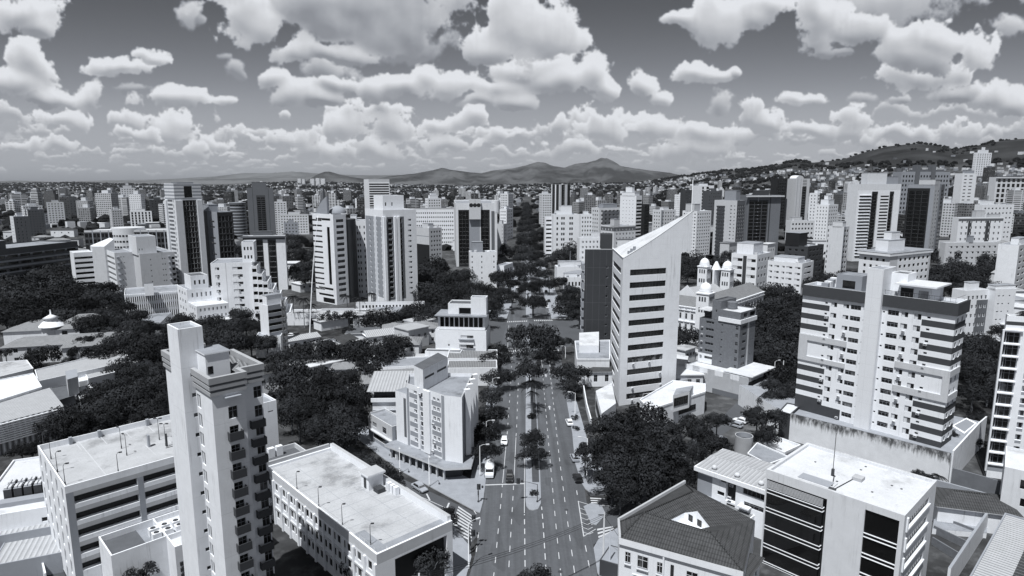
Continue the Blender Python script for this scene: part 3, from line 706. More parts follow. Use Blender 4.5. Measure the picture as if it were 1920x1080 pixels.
dashes([(1056, 1120), (1048.3, 1046), (1041, 970), (1034.3, 896), (1026.5, 806.5), (1022.5, 760), (1019.7, 726), (1016.5, 690)], 2.0, 2.8, .14, mk, start=.8)
dashes([(1083, 1120), (1073.8, 1047), (1064.5, 980), (1056.3, 918), (1049, 860), (1043, 806.5), (1038, 760), (1034.6, 726), (1029.5, 690)], 2.0, 2.8, .14, mk, start=1.6)
dashes([(1110, 1095), (1105, 1063), (1095, 1010)], 2.0, 2.6, .16, mk); dashes([(1085.5, 948), (1083.5, 935), (1080, 912)], 1.9, 2.6, .16, mk)
dashes([(1085.5, 948), (1094.5, 1006)], 60, 1, .18, mk)
dashes([(985, 1110), (984.5, 1063), (983.8, 1000), (983.2, 964)], 1.9, 1.5, .17, mk); dashes([(1027, 1095), (1023.4, 1063), (1017.7, 973.8), (1015.5, 950)], 1.9, 1.5, .17, mk)
dashes([(983.2, 962), (983.3, 906), (983.8, 860)], 60, 1, .14, mk); dashes([(1014, 938), (1011, 880), (1009, 830)], 60, 1, .12, mk)
dashes([(909.5, 909.5), (983, 906.8)], 60, 1, .42, mk, .018)
dashes([(893, 1035), (899, 985), (902, 965)], 1.9, 2.6, .16, mk)
dashes([(1017, 690), (1015, 672)], 60, 1, .16, mk); dashes([(1032, 690), (1028, 672)], 60, 1, .16, mk)
dashes([(951, 672), (952.5, 640), (954, 610)], 60, 1, .16, mk)
dashes([(966, 640), (969, 606)], 1.9, 3, .16, mk)
for a, c in (((1085.5, 940.5), (1104, 946)), ((1094.5, 1005.5), (1117, 992)), ((1104, 946), (1110, 984))): dashes([a, c], 60, 1, .15, mk, .018)
for i in range(6):
    f = .2 + i * .14; y = 940 + 64 * f
    dashes([(1085.5 + 9 * f, y), (1090 + 9 * f + 6, y + 4), (1106 + 7 * f, y - 3 + 4 * f)], 60, 1, .13, mk, .0185)
def zebra(a, c, a2, c2, n, f=.5):
    """bars from edge a-c to edge a2-c2"""
    A, C, A2, C2 = lift([a, c, a2, c2], .019)
    for i in range(n):
        t0, t1 = (i + .5 - f / 2) / n, (i + .5 + f / 2) / n
        mk.face([A.lerp(C, t0), A2.lerp(C2, t0), A2.lerp(C2, t1), A.lerp(C, t1)], 'paint')
zebra((860, 948), (845, 996), (886, 966), (884, 1017), 9, .52)
dashes([(893, 964), (887, 955)], 3, 1, .16, mk)
zebra((949, 656.5), (984, 656), (949.5, 660.5), (984, 660.2), 9); zebra((1013, 655.5), (1048, 655), (1015, 660), (1050, 659.5), 9); dashes([(948, 653.5), (984, 653)], 60, 1, .35, mk)
zebra((950, 602.5), (989, 601), (950, 604.5), (989, 603), 11); zebra((1000, 600), (1036, 599.6), (1001, 602), (1037, 601.6), 10)
zebra((1106, 932), (1110, 949), (1137, 934), (1142, 950), 4, .5); zebra((1119, 990), (1124, 1018), (1148, 986), (1156, 1000), 4, .5)
dashes([(800, 926), (806, 938)], 10, 1, .3, mk); dashes([(738, 898), (790, 932), (848, 958)], 30, 1, .15, mk); dashes([(842, 943), (838, 953)], 9, 1, .35, mk)
def arrow(px, py, L=3.2):
    c = P(px, py); w = .16
    mk.face([(c.x - w, c.y, .018), (c.x + w, c.y, .018), (c.x + w, c.y + L * .6, .018), (c.x - w, c.y + L * .6, .018)], 'paint')
    mk.face([(c.x - .55, c.y + L * .6, .018), (c.x + .55, c.y + L * .6, .018), (c.x, c.y + L, .018)], 'paint')
arrow(1024, 707); arrow(1031, 768)
struct('road_markings', mk)
mh = MB()
for px, py in ((1050.5, 1072), (1062, 956)): c = P(px, py); mh.cyl(c.x, c.y, .013, .02, .42, 'charcoal', 14)
struct('road_markings', mh)
# ---------------------------------------------------------------- trees
rnd = random.Random(11)
def leaf_quad(b, c, n, s, m='leaf'):
    a = n.cross(Vector((rnd.uniform(-1, 1), rnd.uniform(-1, 1), rnd.uniform(-1, 1))))
    if a.length < .05: a = Vector((1, 0, 0))
    a.normalize(); d = n.cross(a); a *= s; d *= s * rnd.uniform(.55, .9)
    b.face([c - a, c - d * .9, c + a, c + d * .9], m)
def rdir(lo=-.25):
    while True:
        v = Vector((rnd.gauss(0, 1), rnd.gauss(0, 1), rnd.gauss(0, 1))).normalized()
        if v.z > lo: return v
def crown_mesh(kind):
    """crown of unit radius, its underside near z=0: clumps of small leaves with gaps between them"""
    b = MB(); wide, tall, n, cr, q, ls = {'umbrella': (1, .55, 30, (.20, .34), 125, .042), 'round': (1, .85, 30, (.22, .36), 125, .044),
        'dense': (1, .78, 44, (.16, .27), 105, .038), 'tall': (.8, 1.25, 34, (.20, .32), 110, .044), 'loose': (1, .8, 26, (.14, .26), 70, .045), 'flat': (1, .42, 34, (.16, .28), 105, .040)}[kind]
    ph = rnd.uniform(0, 6)
    for i in range(n):
        d = rdir(-.45); k = rnd.uniform(.55, .86) if i > 4 else rnd.uniform(0, .4)
        lob = 1 + .16 * math.sin(3 * math.atan2(d.y, d.x) + ph) + rnd.uniform(-.08, .08)
        c = Vector((d.x * wide * k * lob, d.y * wide * k * lob, tall * (.46 + .54 * d.z * k / .8)))
        r = rnd.uniform(*cr)
        for j in range(q):
            e = rdir(-.75); rr = r * (rnd.uniform(.86, 1.06) if j % 5 else rnd.uniform(.3, .9))
            p = c + Vector((e.x * rr, e.y * rr, e.z * rr * .8))
            nn = (e + Vector((rnd.uniform(-.7, .7), rnd.uniform(-.7, .7), rnd.uniform(-.4, .8)))).normalized()
            leaf_quad(b, p, nn, ls * rnd.uniform(.7, 1.25))
    return b.mesh('crown')
def trunk_mesh(kind, seed):
    """trunk and limbs for a unit crown: trunk from -1 up to 0, limbs reaching into the crown"""
    r = random.Random(seed); b = MB()
    b.tube([(0, 0, -1.0), (r.uniform(-.03, .03), r.uniform(-.03, .03), -.5), (0, 0, .05), (0, 0, .3)], .07, 'bark', 7, .045)
    for i in range(5):
        a = i * 1.257 + r.uniform(-.4, .4); k = r.uniform(.35, .6)
        b.tube([(0, 0, -.12 + .05 * i), (math.cos(a) * k * .5, math.sin(a) * k * .5, .16), (math.cos(a) * k, math.sin(a) * k, .42)], .032, 'bark', 5, .012)
    return b.mesh('trunk')
KINDS = ('umbrella', 'round', 'dense', 'tall', 'loose', 'flat')
CROWN = {k: [crown_mesh(k) for _ in range(2)] for k in KINDS}
TRUNK = [trunk_mesh('a', i) for i in range(3)]
NT_ = 0
def tree_at(p, rad, base, kind='round', label='', group=None, zs=1.0):
    """p: underside centre of the crown (world); rad: crown radius; base: ground height"""
    global NT_; NT_ += 1
    r = thing('tree', label, 'tree', (p.x, p.y, base), rnd.uniform(0, 6.28), group)
    th = max(p.z - base, .3)
    c = link('crown', CROWN[kind][NT_ % 2], r, (0, 0, th)); c.scale = (rad, rad * rnd.uniform(.9, 1.1), rad * zs * rnd.uniform(.92, 1.08))
    t = link('trunk', TRUNK[NT_ % 3], r, (0, 0, th)); t.scale = (rad * .8, rad * .8, th)
    return r
def tree(cx, cy, w, label, kind='round', hc=6.5, group=None, zs=1.0):
    """crown whose middle is seen at pixel (cx, cy), w pixels wide, its middle hc metres above the ground"""
    q = P(cx, cy, hc); base = 0.0
    if q.y > 450:
        for _ in range(4):
            base = gz(q.x, q.y); q = P(cx, cy, min(hc + base, 60))
    d = q.y * cp - (q.z - H) * sp
    rad = w / F * d / 2 * 1.16
    tall = {'umbrella': .55, 'round': .85, 'dense': .78, 'tall': 1.25, 'loose': .8, 'flat': .42}[kind] * rad * zs * 1.15
    return tree_at(Vector((q.x, q.y, max(q.z - tall * .56, base + .5))), rad, base, kind, label, group, zs)
def trees(lst, label, group, kinds=('round', 'dense'), hc=6.5):
    for i, t in enumerate(lst):
        k = t[3] if len(t) > 3 else kinds[i % len(kinds)]
        tree(t[0], t[1], t[2], label, k, t[4] if len(t) > 4 else hc, group, 1.12)
def shrub(p, r, label=None, parent=None):
    pass
# palms
def palm_mesh(n=15, L=1.0):
    b = MB()
    for i in range(n):
        a = 2 * math.pi * i / n + rnd.uniform(-.15, .15); up = rnd.uniform(.05, .6); pts = []
        for j in range(7):
            s = j / 6 * L; pts.append(Vector((math.cos(a) * s, math.sin(a) * s, up * s - .75 * s * s)))
        side = Vector((-math.sin(a), math.cos(a), 0))
        for j in range(6):
            p, q = pts[j], pts[j + 1]
            for sg in (-1, 1):
                for k in range(3):
                    c = p.lerp(q, (k + .2) / 3); w = .17 * math.sin(math.pi * min(.97, (j + k / 3 + .6) / 6.4)) + .02
                    d = side * sg * w + (q - p) * .8 - Vector((0, 0, w * .7))
                    b.face([c, c + (q - p) * .3, c + d + (q - p) * .05], 'palmleaf')
            b.face([p - side * .012, q - side * .012, q + side * .012, p + side * .012], 'palmleaf')
    return b.mesh('crown')
PALM = [palm_mesh(15), palm_mesh(18)]
def palm(bx, by, ty, label, rad=2.6, group=None, base=0.0, h=None):
    c = P(bx, by, base) if base < 1 else Vector((bx, by, base))
    h = h or zat(c.y, ty)
    r = thing('palm_tree', label, 'palm tree', c, rnd.uniform(0, 6), group)
    t = MB(); t.tube([(0, 0, 0), (.06, .03, h * .4), (.02, 0, h)], .22, 'bark', 8, .13); t.obj('trunk', r)
    k = link('crown', PALM[int(h * 7) % 2], r, (0.02, 0, h)); k.scale = (rad, rad, rad)
    return r
def bush(px, py, r, label, z=0.0, group=None, kind='dense', world=None):
    c = world or P(px, py, z)
    o = thing('shrub', label, 'shrub', c, rnd.uniform(0, 6), group)
    k = link('foliage', CROWN[kind][0], o, (0, 0, 0)); k.scale = (r, r, r * .95)
    return o
# -- the avenue's middle strip
tree(1003, 637, 92, 'broad dark tree on the middle island between the two zebra crossings', 'dense', 7.0, None, 1.35)
tree(970, 622, 42, 'looser pale-leaved tree at the left edge of the middle island', 'loose', 6)
tree(993, 692, 54, 'round tree directly behind the palms on the avenue strip', 'round', 6)
tree(999, 818, 50, 'narrow tall tree in the middle strip above the stop line', 'tall', 5.4)
tree(1001, 846, 50, 'lower bushy tree closest to the stop line in the middle strip', 'round', 3.8)
palm(996, 768, 716, 'tall palm on the middle strip casting a star of shadow', 3.4)
palm(998, 778, 735, 'short palm just under the tall palm on the avenue strip', 2.1)
bush(998, 784, 1.6, 'low spiky bush at the foot of the avenue palms')
bush(1001, 927, 1.05, 'small round clipped bush on the rounded tip of the middle strip', .14)
tree(1003, 1082, 66, 'tree top rising into the bottom edge of the avenue', 'round', 6)
trees([(1000, 565, 48, 'umbrella', 8), (990, 538, 45, 'dense', 8), (1012, 530, 30), (988, 505, 44), (990, 482, 35), (988, 470, 39), (987, 452, 37), (988, 440, 32), (987, 428, 29), (987, 418, 27), (987, 409, 24), (988, 401, 22), (987, 394, 20), (987, 388, 18), (986, 383, 17)], 'dark tree in the line down the middle of the avenue beyond the crossings', 'trees down the middle of the avenue', ('dense', 'round'), 7)
trees([(960, 556, 30), (958, 530, 29), (962, 513, 29), (968, 498, 25), (971, 482, 22), (974, 466, 25), (977, 452, 21), (978, 440, 18), (979, 428, 16), (980, 418, 14), (945, 545, 29), (932, 575, 30)], 'dark street tree along the left pavement of the far avenue', 'left row of the far avenue', ('round', 'dense'), 7)
trees([(1030, 530, 30), (1022, 512, 32), (1014, 494, 25), (1010, 478, 29), (1008, 462, 27), (1005, 448, 22), (1002, 436, 20), (1000, 424, 16), (998, 414, 14), (1052, 480, 46), (1068, 470, 46), (1035, 486, 25)], 'dark street tree along the right pavement of the far avenue', 'right row of the far avenue', ('round', 'dense'), 7)
# -- left pavement, near
tree(933, 655, 46, 'small street tree beside the white stepped building', 'round', 5)
tree(925, 672, 56, 'wide dark street tree over parked cars on the left kerb', 'umbrella', 5.5)
tree(934, 705, 54, 'pale thin street tree on the left pavement', 'round', 5)
tree(922, 742, 49, 'sparse street tree casting an oval shadow on the left lanes', 'round', 5)
tree(916, 775, 56, 'street tree beside the ribbed end of the six-storey block', 'round', 5)
tree(908, 812, 54, 'street tree above the white van', 'round', 5)
tree(912, 842, 49, 'street tree shading the parked white van', 'dense', 5)
tree(918, 790, 41, 'thin street tree leaning over the left lane', 'loose', 4.5)
# -- right pavement, near
tree(1069, 697, 68, 'broad street tree on the right pavement near the tiled villa', 'umbrella', 6)
tree(1070, 722, 46, 'tall street tree in front of the broad one on the right pavement', 'tall', 4.5)
tree(1056, 640, 38, 'thin tree at the corner by the right end of the crossing', 'loose', 5)
bush(1078, 786, 1.5, 'small young tree beside the parked white car', .1, None, 'loose')
bush(1080, 806, 1.2, 'small sapling on the pavement below the parked white car', .1, None, 'loose')
tree(1066, 575, 56, 'dark tree at the corner in front of the tall dark slab', 'round', 6)
tree(1087, 590, 42, 'dark tree close against the tall dark slab', 'dense', 6)
tree(1050, 528, 34, 'round dark tree left of the low white sheds', 'round', 6)
# -- the big dark group at the right corner
G1 = 'big dark crown in the clump at the corner left of the red-roofed house'
trees([(1150, 800, 92, 'dense', 9), (1205, 790, 110, 'dense', 10), (1120, 838, 76, 'dense', 8), (1178, 838, 110, 'dense', 9.5), (1240, 812, 96, 'dense', 9.5), (1225, 850, 100, 'dense', 9), (1150, 875, 96, 'dense', 8), (1210, 885, 100, 'dense', 8), (1262, 860, 76, 'round', 8), (1275, 895, 66, 'round', 6.5), (1165, 905, 84, 'dense', 6.5)], G1, 'clump of big trees at the corner', ('dense',), 8)
tree(1300, 792, 56, 'dark tree behind the clump, below the long white annex', 'round', 8)
tree(1345, 785, 46, 'dark tree against the white wall under the stone building', 'round', 8)
tree(1335, 828, 62, 'tree between the corner clump and the cylindrical tank', 'round', 7)
tree(1098, 845, 40, 'thin street tree at the left edge of the corner clump', 'loose', 6)
tree(1430, 790, 58, 'loose tree across the street from the stained wall', 'loose', 6)
tree(1448, 745, 44, 'dark tree beside the white flat canopy', 'round', 6)
# -- behind the slanted tower and right park
tree(1285, 628, 62, 'round dark tree between the slanted tower and the stone building', 'round', 8)
tree(1300, 490, 60, 'dark tree behind the slanted tower beside the domes', 'round', 9)
trees([(1395, 545, 60, 'umbrella', 8), (1432, 552, 56, 'umbrella', 8), (1462, 545, 54, 'umbrella', 8), (1375, 535, 46, 'umbrella', 8), (1490, 560, 56, 'umbrella', 8), (1500, 520, 50, 'umbrella', 8), (1525, 528, 46, 'umbrella', 8)], 'umbrella-crowned tree with bare trunks in the square behind the stone building', 'trees in the square', ('umbrella',), 8)
trees([(1450, 605, 90), (1490, 620, 80), (1440, 645, 84), (1480, 660, 90), (1430, 680, 66), (1465, 700, 84), (1495, 700, 60), (1445, 622, 70)], 'dark tree in the wooded strip left of the striped apartment block', 'trees left of the striped block', ('flat', 'umbrella'), 6)
trees([(1835, 660, 66), (1850, 690, 76), (1820, 700, 66), (1855, 725, 66), (1826, 735, 60), (1845, 640, 50), (1860, 655, 44)], 'dark spreading tree behind the pool of the striped block', 'trees behind the pool', ('flat', 'umbrella'), 6)
trees([(1835, 782, 40), (1842, 806, 34), (1825, 810, 30), (1838, 830, 26)], 'small tree in the narrow garden beside the pool wall', 'garden beside the pool wall', ('round', 'loose'), 3)
trees([(1590, 520, 46), (1610, 535, 40), (1750, 530, 60), (1785, 520, 60), (1800, 545, 56), (1830, 510, 50), (1860, 500, 56), (1845, 480, 50), (1775, 480, 50), (1800, 500, 50), (1895, 450, 36), (1905, 470, 40), (1700, 520, 40)], 'dark tree among the mid-rise blocks on the right', 'trees among the right-hand blocks', ('round', 'umbrella'), 8)
# -- left block interior
trees([(548, 700, 84, 'round', 8), (530, 740, 60), (556, 735, 60), (600, 655, 74, 'round', 8), (598, 700, 60), (665, 655, 70, 'round', 8), (710, 660, 74, 'round', 8), (690, 690, 60), (745, 640, 48), (560, 660, 50), (520, 670, 50), (655, 705, 40)], 'dark tree in the block of old houses behind the six-storey building', 'trees among the old houses', ('round', 'loose', 'dense'), 7)
trees([(620, 745, 92, 'dense', 9), (655, 740, 70, 'dense', 9), (590, 765, 66), (640, 780, 74), (626, 808, 84, 'dense', 7), (665, 775, 50), (600, 790, 50)], 'big dark tree over the diagonal street above the parking deck', 'trees over the diagonal street', ('dense',), 8)
trees([(690, 872, 56, 'round', 6), (715, 885, 56, 'round', 6), (735, 900, 40), (675, 858, 40)], 'leafy tree along the street side of the long parking deck', 'trees beside the long parking deck', ('round',), 5.5)
tree(838, 968, 46, 'round tree at the corner where the diagonal street meets the avenue', 'round', 4)
tree(806, 1050, 84, 'leafy tree in front of the end wall of the long parking deck', 'loose', 6)
tree(655, 1062, 40, 'small dark tree in the gap below the long parking deck', 'loose', 4)
tree(265, 1072, 66, 'tree rising in front of the lower-left garage annex', 'loose', 6)
# -- left woodland below the garage roof
trees([(230, 745, 90, 'flat', 6), (290, 720, 70, 'flat', 6), (180, 770, 70, 'round', 5), (120, 785, 80, 'round', 5), (250, 772, 90, 'flat', 5), (170, 800, 60, 'flat', 4), (280, 760, 60), (300, 745, 50), (215, 722, 50, 'round', 6), (100, 795, 56), (60, 835, 50), (40, 842, 40)], 'dark tree in the grove between the sheds and the garage roof', 'grove above the garage', ('flat', 'round'), 5)
tree(80, 667, 66, 'round dark tree in front of the tiled villa', 'dense', 5)
tree(130, 674, 26, 'small round tree beside the round dark one at the villa', 'dense', 3)
tree(10, 660, 30, 'dark ragged tree at the left frame edge by the arcade', 'loose', 6)
trees([(200, 660, 60), (235, 640, 70, 'round', 8), (265, 660, 76, 'round', 8), (290, 640, 56), (210, 625, 50, 'loose'), (180, 625, 46, 'loose'), (305, 690, 50), (245, 610, 46), (275, 612, 46), (160, 640, 36)], 'dark tree in the dense row behind the tiled sheds', 'dense row behind the sheds', ('dense', 'round'), 8)
trees([(400, 630, 70, 'dense', 8), (435, 640, 66, 'dense', 8), (380, 612, 50), (460, 605, 40), (415, 655, 60), (450, 590, 44), (350, 615, 40), (520, 690, 50)], 'dark tree behind the head of the left tower', 'trees behind the left tower', ('dense', 'round'), 7)
trees([(20, 530, 80), (70, 520, 70), (110, 540, 80), (150, 545, 70), (30, 565, 90), (85, 570, 90), (140, 575, 80), (185, 560, 60), (50, 545, 70), (115, 500, 60), (160, 520, 60), (182, 508, 60, 'umbrella', 10), (190, 540, 60), (10, 590, 60), (55, 595, 60), (210, 590, 50), (230, 575, 40), (200, 600, 44), (150, 600, 50), (180, 590, 40), (120, 480, 40), (140, 470, 40)], 'dark tree of the old park at the left edge', 'park at the left edge', ('flat', 'round', 'umbrella'), 9)
# -- middle distance left of the avenue
trees([(815, 500, 60), (835, 530, 66), (805, 530, 60), (820, 555, 66), (790, 510, 50), (800, 480, 40), (850, 555, 60), (870, 540, 56), (895, 560, 56), (920, 560, 50), (880, 570, 50), (840, 575, 50), (905, 540, 44), (940, 500, 40), (950, 470, 34), (935, 520, 40)], 'dark tree in the green belt between the striped tower and the avenue', 'green belt by the avenue', ('round', 'dense', 'tall'), 8)
tree(715, 592, 66, 'rounded dark tree before the podium of the striped tower', 'round', 6)
tree(617, 592, 40, 'feathery tree at the foot of the rounded tower', 'loose', 6)
tree(655, 590, 36, 'feathery tree between the two left towers', 'loose', 6)
tree(755, 592, 44, 'dark tree beside the podium of the striped tower', 'round', 6)
tree(790, 600, 44, 'dark tree on the street behind the old houses', 'round', 6)
tree(770, 580, 36, 'slender tree right of the striped tower podium', 'tall', 6)
tree(655, 618, 26, 'short leafy tree before the pavement of the towers', 'round', 4)
for bx, by, ty, l in ((571, 615, 560, 'tall palm with a full head left of the rounded tower'), (552, 610, 556, 'slim palm left of the fuller one'), (583, 608, 572, 'shorter palm right of the full one'), (676, 608, 558, 'tall slim palm between the two left towers'), (697, 575, 550, 'palm at the corner of the striped tower'), (652, 596, 555, 'dark palm right of the rounded tower')):
    palm(bx, by, ty, l, 3.6)
trees([(555, 480, 50), (575, 500, 50), (560, 510, 50), (585, 520, 46), (545, 460, 40), (590, 480, 40), (430, 500, 40), (440, 470, 36), (445, 520, 40), (560, 450, 36), (540, 445, 30), (465, 470, 30)], 'dark tree in the wood behind the rounded tower', 'wood behind the rounded tower', ('round', 'dense'), 9)
trees([(1100, 470, 30), (1120, 485, 26), (1070, 545, 36), (1130, 500, 30), (1075, 455, 20), (1380, 500, 40), (1350, 490, 36), (1230, 420, 20), (1550, 520, 30), (1640, 480, 30)], 'dark tree between the mid-distance blocks right of the avenue', 'scattered trees right of the avenue', ('round',), 8)
trees([(560, 775, 60), (575, 740, 66), (605, 720, 66), (640, 715, 60), (680, 745, 50), (545, 760, 56), (595, 800, 56), (650, 800, 60)], 'dark tree in the mass above the diagonal street', 'mass above the diagonal street', ('dense', 'round'), 8)
trees([(0, 505, 80), (45, 500, 80), (95, 515, 76), (135, 520, 70), (15, 545, 90), (65, 560, 90), (115, 560, 90), (165, 555, 70), (30, 585, 90), (75, 590, 80), (120, 595, 70), (190, 520, 56), (210, 560, 56), (225, 600, 56), (175, 605, 60), (255, 590, 50)], 'dark merged crown deep in the old park', 'deep in the old park', ('dense', 'flat'), 9)
trees([(170, 645, 60), (150, 655, 50), (220, 655, 66), (250, 625, 66), (285, 660, 66), (225, 690, 56), (255, 700, 60), (300, 665, 56), (320, 640, 50), (340, 600, 46), (310, 612, 46), (190, 735, 66), (260, 742, 70), (210, 775, 70), (140, 795, 66), (285, 780, 60), (305, 725, 56)], 'dark tree packed between sheds, villas and garage', 'between sheds, villas and garage', ('dense', 'flat', 'round'), 6)
trees([(485, 610, 40), (500, 640, 44), (470, 640, 50), (440, 610, 50), (400, 600, 44), (520, 620, 36), (500, 590, 34)], 'dark tree below the cream stepped building', 'below the stepped building', ('dense', 'round'), 7)
trees([(820, 585, 46), (790, 580, 50), (805, 545, 60), (850, 530, 60), (870, 515, 50), (905, 585, 44), (915, 568, 40), (890, 545, 50), (860, 585, 50)], 'dark tree in the belt from the towers to the avenue', 'belt from the towers to the avenue', ('dense', 'round'), 8)
trees([(1420, 775, 50), (1440, 815, 44), (1300, 840, 52), (1455, 780, 40), (1450, 720, 44), (1310, 812, 50)], 'dark tree lining the side street towards the stained wall', 'lining the side street', ('dense', 'round'), 7)
trees([(1410, 590, 60), (1470, 585, 66), (1500, 600, 56), (1425, 660, 60), (1500, 660, 60), (1495, 580, 56), (1360, 560, 46), (1385, 575, 44), (1450, 570, 60), (1520, 560, 50), (1490, 730, 44), (1460, 735, 50)], 'dark tree thickening the strip by the striped apartments', 'strip by the striped apartments', ('dense', 'flat'), 7)
trees([(1620, 540, 40), (1580, 530, 40), (1770, 510, 56), (1815, 525, 60), (1840, 535, 56), (1880, 500, 46), (1795, 470, 44), (1860, 470, 44), (1740, 545, 50), (1905, 640, 50), (1880, 620, 44), (1815, 645, 56), (1840, 700, 66), (1830, 675, 60)], 'dark tree between the right-hand mid-rise blocks', 'between the right-hand mid-rises', ('dense', 'round'), 8)
trees([(1150, 490, 28), (1085, 500, 30), (1110, 510, 30), (1065, 560, 40), (1095, 560, 40), (1340, 520, 36), (1310, 500, 40), (1290, 510, 44), (1365, 480, 34), (1240, 430, 26), (1560, 490, 34), (1540, 500, 34)], 'dark tree tucked among the blocks right of the avenue', 'tucked among the right blocks', ('dense', 'round'), 8)
# ---------------------------------------------------------------- vehicles
def loft(b, secs, m, cap=True):
    """secs: list of closed rings (same count), joined into one skin"""
    n = len(secs[0])
    for r, q in zip(secs, secs[1:]):
        for k in range(n): b.face([r[k], r[(k + 1) % n], q[(k + 1) % n], q[k]], m, True)
    if cap: b.face(secs[0][::-1], m); b.face(secs[-1], m)
def ring(x, w, z0, z1, k=.18):
    c = (z1 - z0) * k
    return [(x, -w + c, z0), (x, w - c, z0), (x, w, z0 + c), (x, w, z1 - c * 1.6), (x, w - c * 1.8, z1), (x, -w + c * 1.8, z1), (x, -w, z1 - c * 1.6), (x, -w, z0 + c)]
CARS = {}
def car(px, py, rot, paint, label, kind='hatch', group=None, z=.02):
    """rot: heading in degrees (0 = facing +y, away from the camera)"""
    c = P(px, py, z)
    key = (paint, kind)
    if key in CARS: return dup(CARS[key], c, R(rot + 90), label)
    r = thing('parked_car' if kind != 'van' else 'van', label, 'car' if kind != 'van' else 'van', c, R(rot + 90), group)
    CARS[key] = r
    b = MB(); g = MB()
    if kind == 'van':
        loft(b, [ring(x, w, .35, h, .10) for x, w, h in ((-2.9, .95, 2.3), (-2.8, 1.0, 2.6), (.9, 1.0, 2.65), (1.0, 1.0, 2.3), (1.35, .98, 2.15), (2.05, .96, 1.3), (2.75, .92, 1.1), (2.85, .85, .9))], paint)
        g.face([(1.40, -.86, 2.06), (1.40, .86, 2.06), (2.07, .86, 1.34), (2.07, -.86, 1.34)], 'glass')
        for s in (-1, 1): g.face([(1.0, s * 1.003, 1.4), (1.9, s * .99, 1.35), (1.4, s * .985, 2.0), (1.0, s * 1.003, 2.05)], 'glass')
        wx, wr, hw = (-1.8, 1.9), .36, .98; hl = (2.84, .62, .85)
    else:
        L = {'hatch': 1.95, 'sedan': 2.2, 'suv': 2.2}[kind]; hh = .98 if kind == 'suv' else .86; top = 1.62 if kind == 'suv' else 1.46
        loft(b, [ring(x * L, w, z0, h) for x, w, z0, h in ((-1, .72, .42, .80), (-.95, .82, .30, hh + .02), (-.5, .86, .25, hh + .04), (.35, .86, .25, hh), (.8, .82, .26, hh - .08), (.97, .74, .32, hh - .18), (1, .66, .40, hh - .26))], paint)
        back = -.93 if kind != 'sedan' else -.72
        rings = [[(back * L, -.74, hh), (back * L, .74, hh), ((back + .17) * L, .62, top - .06), ((back + .17) * L, -.62, top - .06)], [(-.2 * L, -.76, hh), (-.2 * L, .76, hh), (-.2 * L, .62, top), (-.2 * L, -.62, top)], [(.12 * L, -.76, hh), (.12 * L, .76, hh), (.08 * L, .61, top - .02), (.08 * L, -.61, top - .02)], [(.50 * L, -.74, hh - .03), (.50 * L, .74, hh - .03), (.17 * L, .60, top - .06), (.17 * L, -.60, top - .06)]]
        loft(b, rings, paint)
        e = .006
        g.face([(.47 * L + e, -.68, hh + .03), (.47 * L + e, .68, hh + .03), (.185 * L + e, .56, top - .10), (.185 * L + e, -.56, top - .10)], 'glass')
        g.face([((back + .015) * L - e, -.66, hh + .06), ((back + .015) * L - e, .66, hh + .06), ((back + .155) * L - e, .56, top - .12), ((back + .155) * L - e, -.56, top - .12)], 'glass')
        for s in (-1, 1):
            g.face([((back + .12) * L, s * (.752 + e), hh + .05), (.40 * L, s * (.748 + e), hh + .05), (.14 * L, s * (.645 + e), top - .13), ((back + .22) * L, s * (.655 + e), top - .14)], 'glass')
        wx, wr, hw = (-.62 * L, .62 * L), .31, .80; hl = (L * .985, .52, hh - .30)
    b.obj('body', r); g.obj('window', r)
    for x in wx:
        for s in (-1, 1):
            w = MB(); w.cyl(0, 0, -.10, .10, wr, 'tyre', 14); w.cyl(0, 0, .10, .112, wr * .62, 'metal', 10)
            o = w.obj('wheel', r, (x, s * (hw - .02), wr)); o.rotation_euler = (R(-90 * s), 0, 0)
    for s in (-1, 1):
        h = MB(); h.box(hl[0] - .12, hl[0] + .02, s * hl[1] - .14, s * hl[1] + .14, hl[2] - .07, hl[2] + .08, 'framew'); h.obj('headlight', r)
    return r
car(945.5, 831, 178, 'carwhite', 'silver white car driving towards the camera in the left lanes', 'hatch')
car(955.5, 899, 180, 'carblack', 'black car waiting at the stop line', 'suv')
car(918, 888, 181, 'carwhite', 'white delivery van parked at the left kerb under trees', 'van')
car(1067.5, 795, 4, 'carwhite', 'white hatchback parked at the right kerb by a small tree', 'sedan')
car(1077, 862, 6, 'cargrey', 'grey car half hidden by the edge of the corner clump', 'hatch')
car(1083, 900, 8, 'carblack', 'black car parked under the corner clump beside the bend', 'hatch')
car(787, 918, 222, 'cargrey', 'grey car on the diagonal street below the six-storey block', 'sedan')
car(1036, 695, 3, 'carblack', 'dark car at the rear of the queue in the tree shade', 'suv')
for px, py in ((1036, 683), (1035, 672), (1048, 672), (1022, 668), (1010, 683), (1009, 671)):
    car(px, py, 2, 'carblack', 'dark car queueing in the shade of the big island tree', 'hatch' if px != 1022 else 'suv', 'cars queueing in the tree shade')
for o in [o for o in SC.objects if o.name.startswith('parked_car') and o.get('label', '').startswith('dark car queueing')]: o['group'] = 'cars queueing in the tree shade'
car(919, 690, 182, 'carwhite', 'white bus-like van under the left trees near the white building', 'van')
car(1029, 566, 2, 'carblack', 'dark car beyond the far crossing at the right', 'hatch')
car(958, 580, 181, 'cargrey', 'grey car on the far left of the avenue beyond the crossing', 'hatch')
car(1388, 792, 42, 'carwhite', 'white car parked on the street behind the corner clump', 'hatch')
car(1379, 800, 42, 'cargrey', 'grey car parked behind a white one on the back street', 'hatch')
car(570, 805, 228, 'carblack', 'dark car under the trees at the far end of the diagonal street', 'hatch')
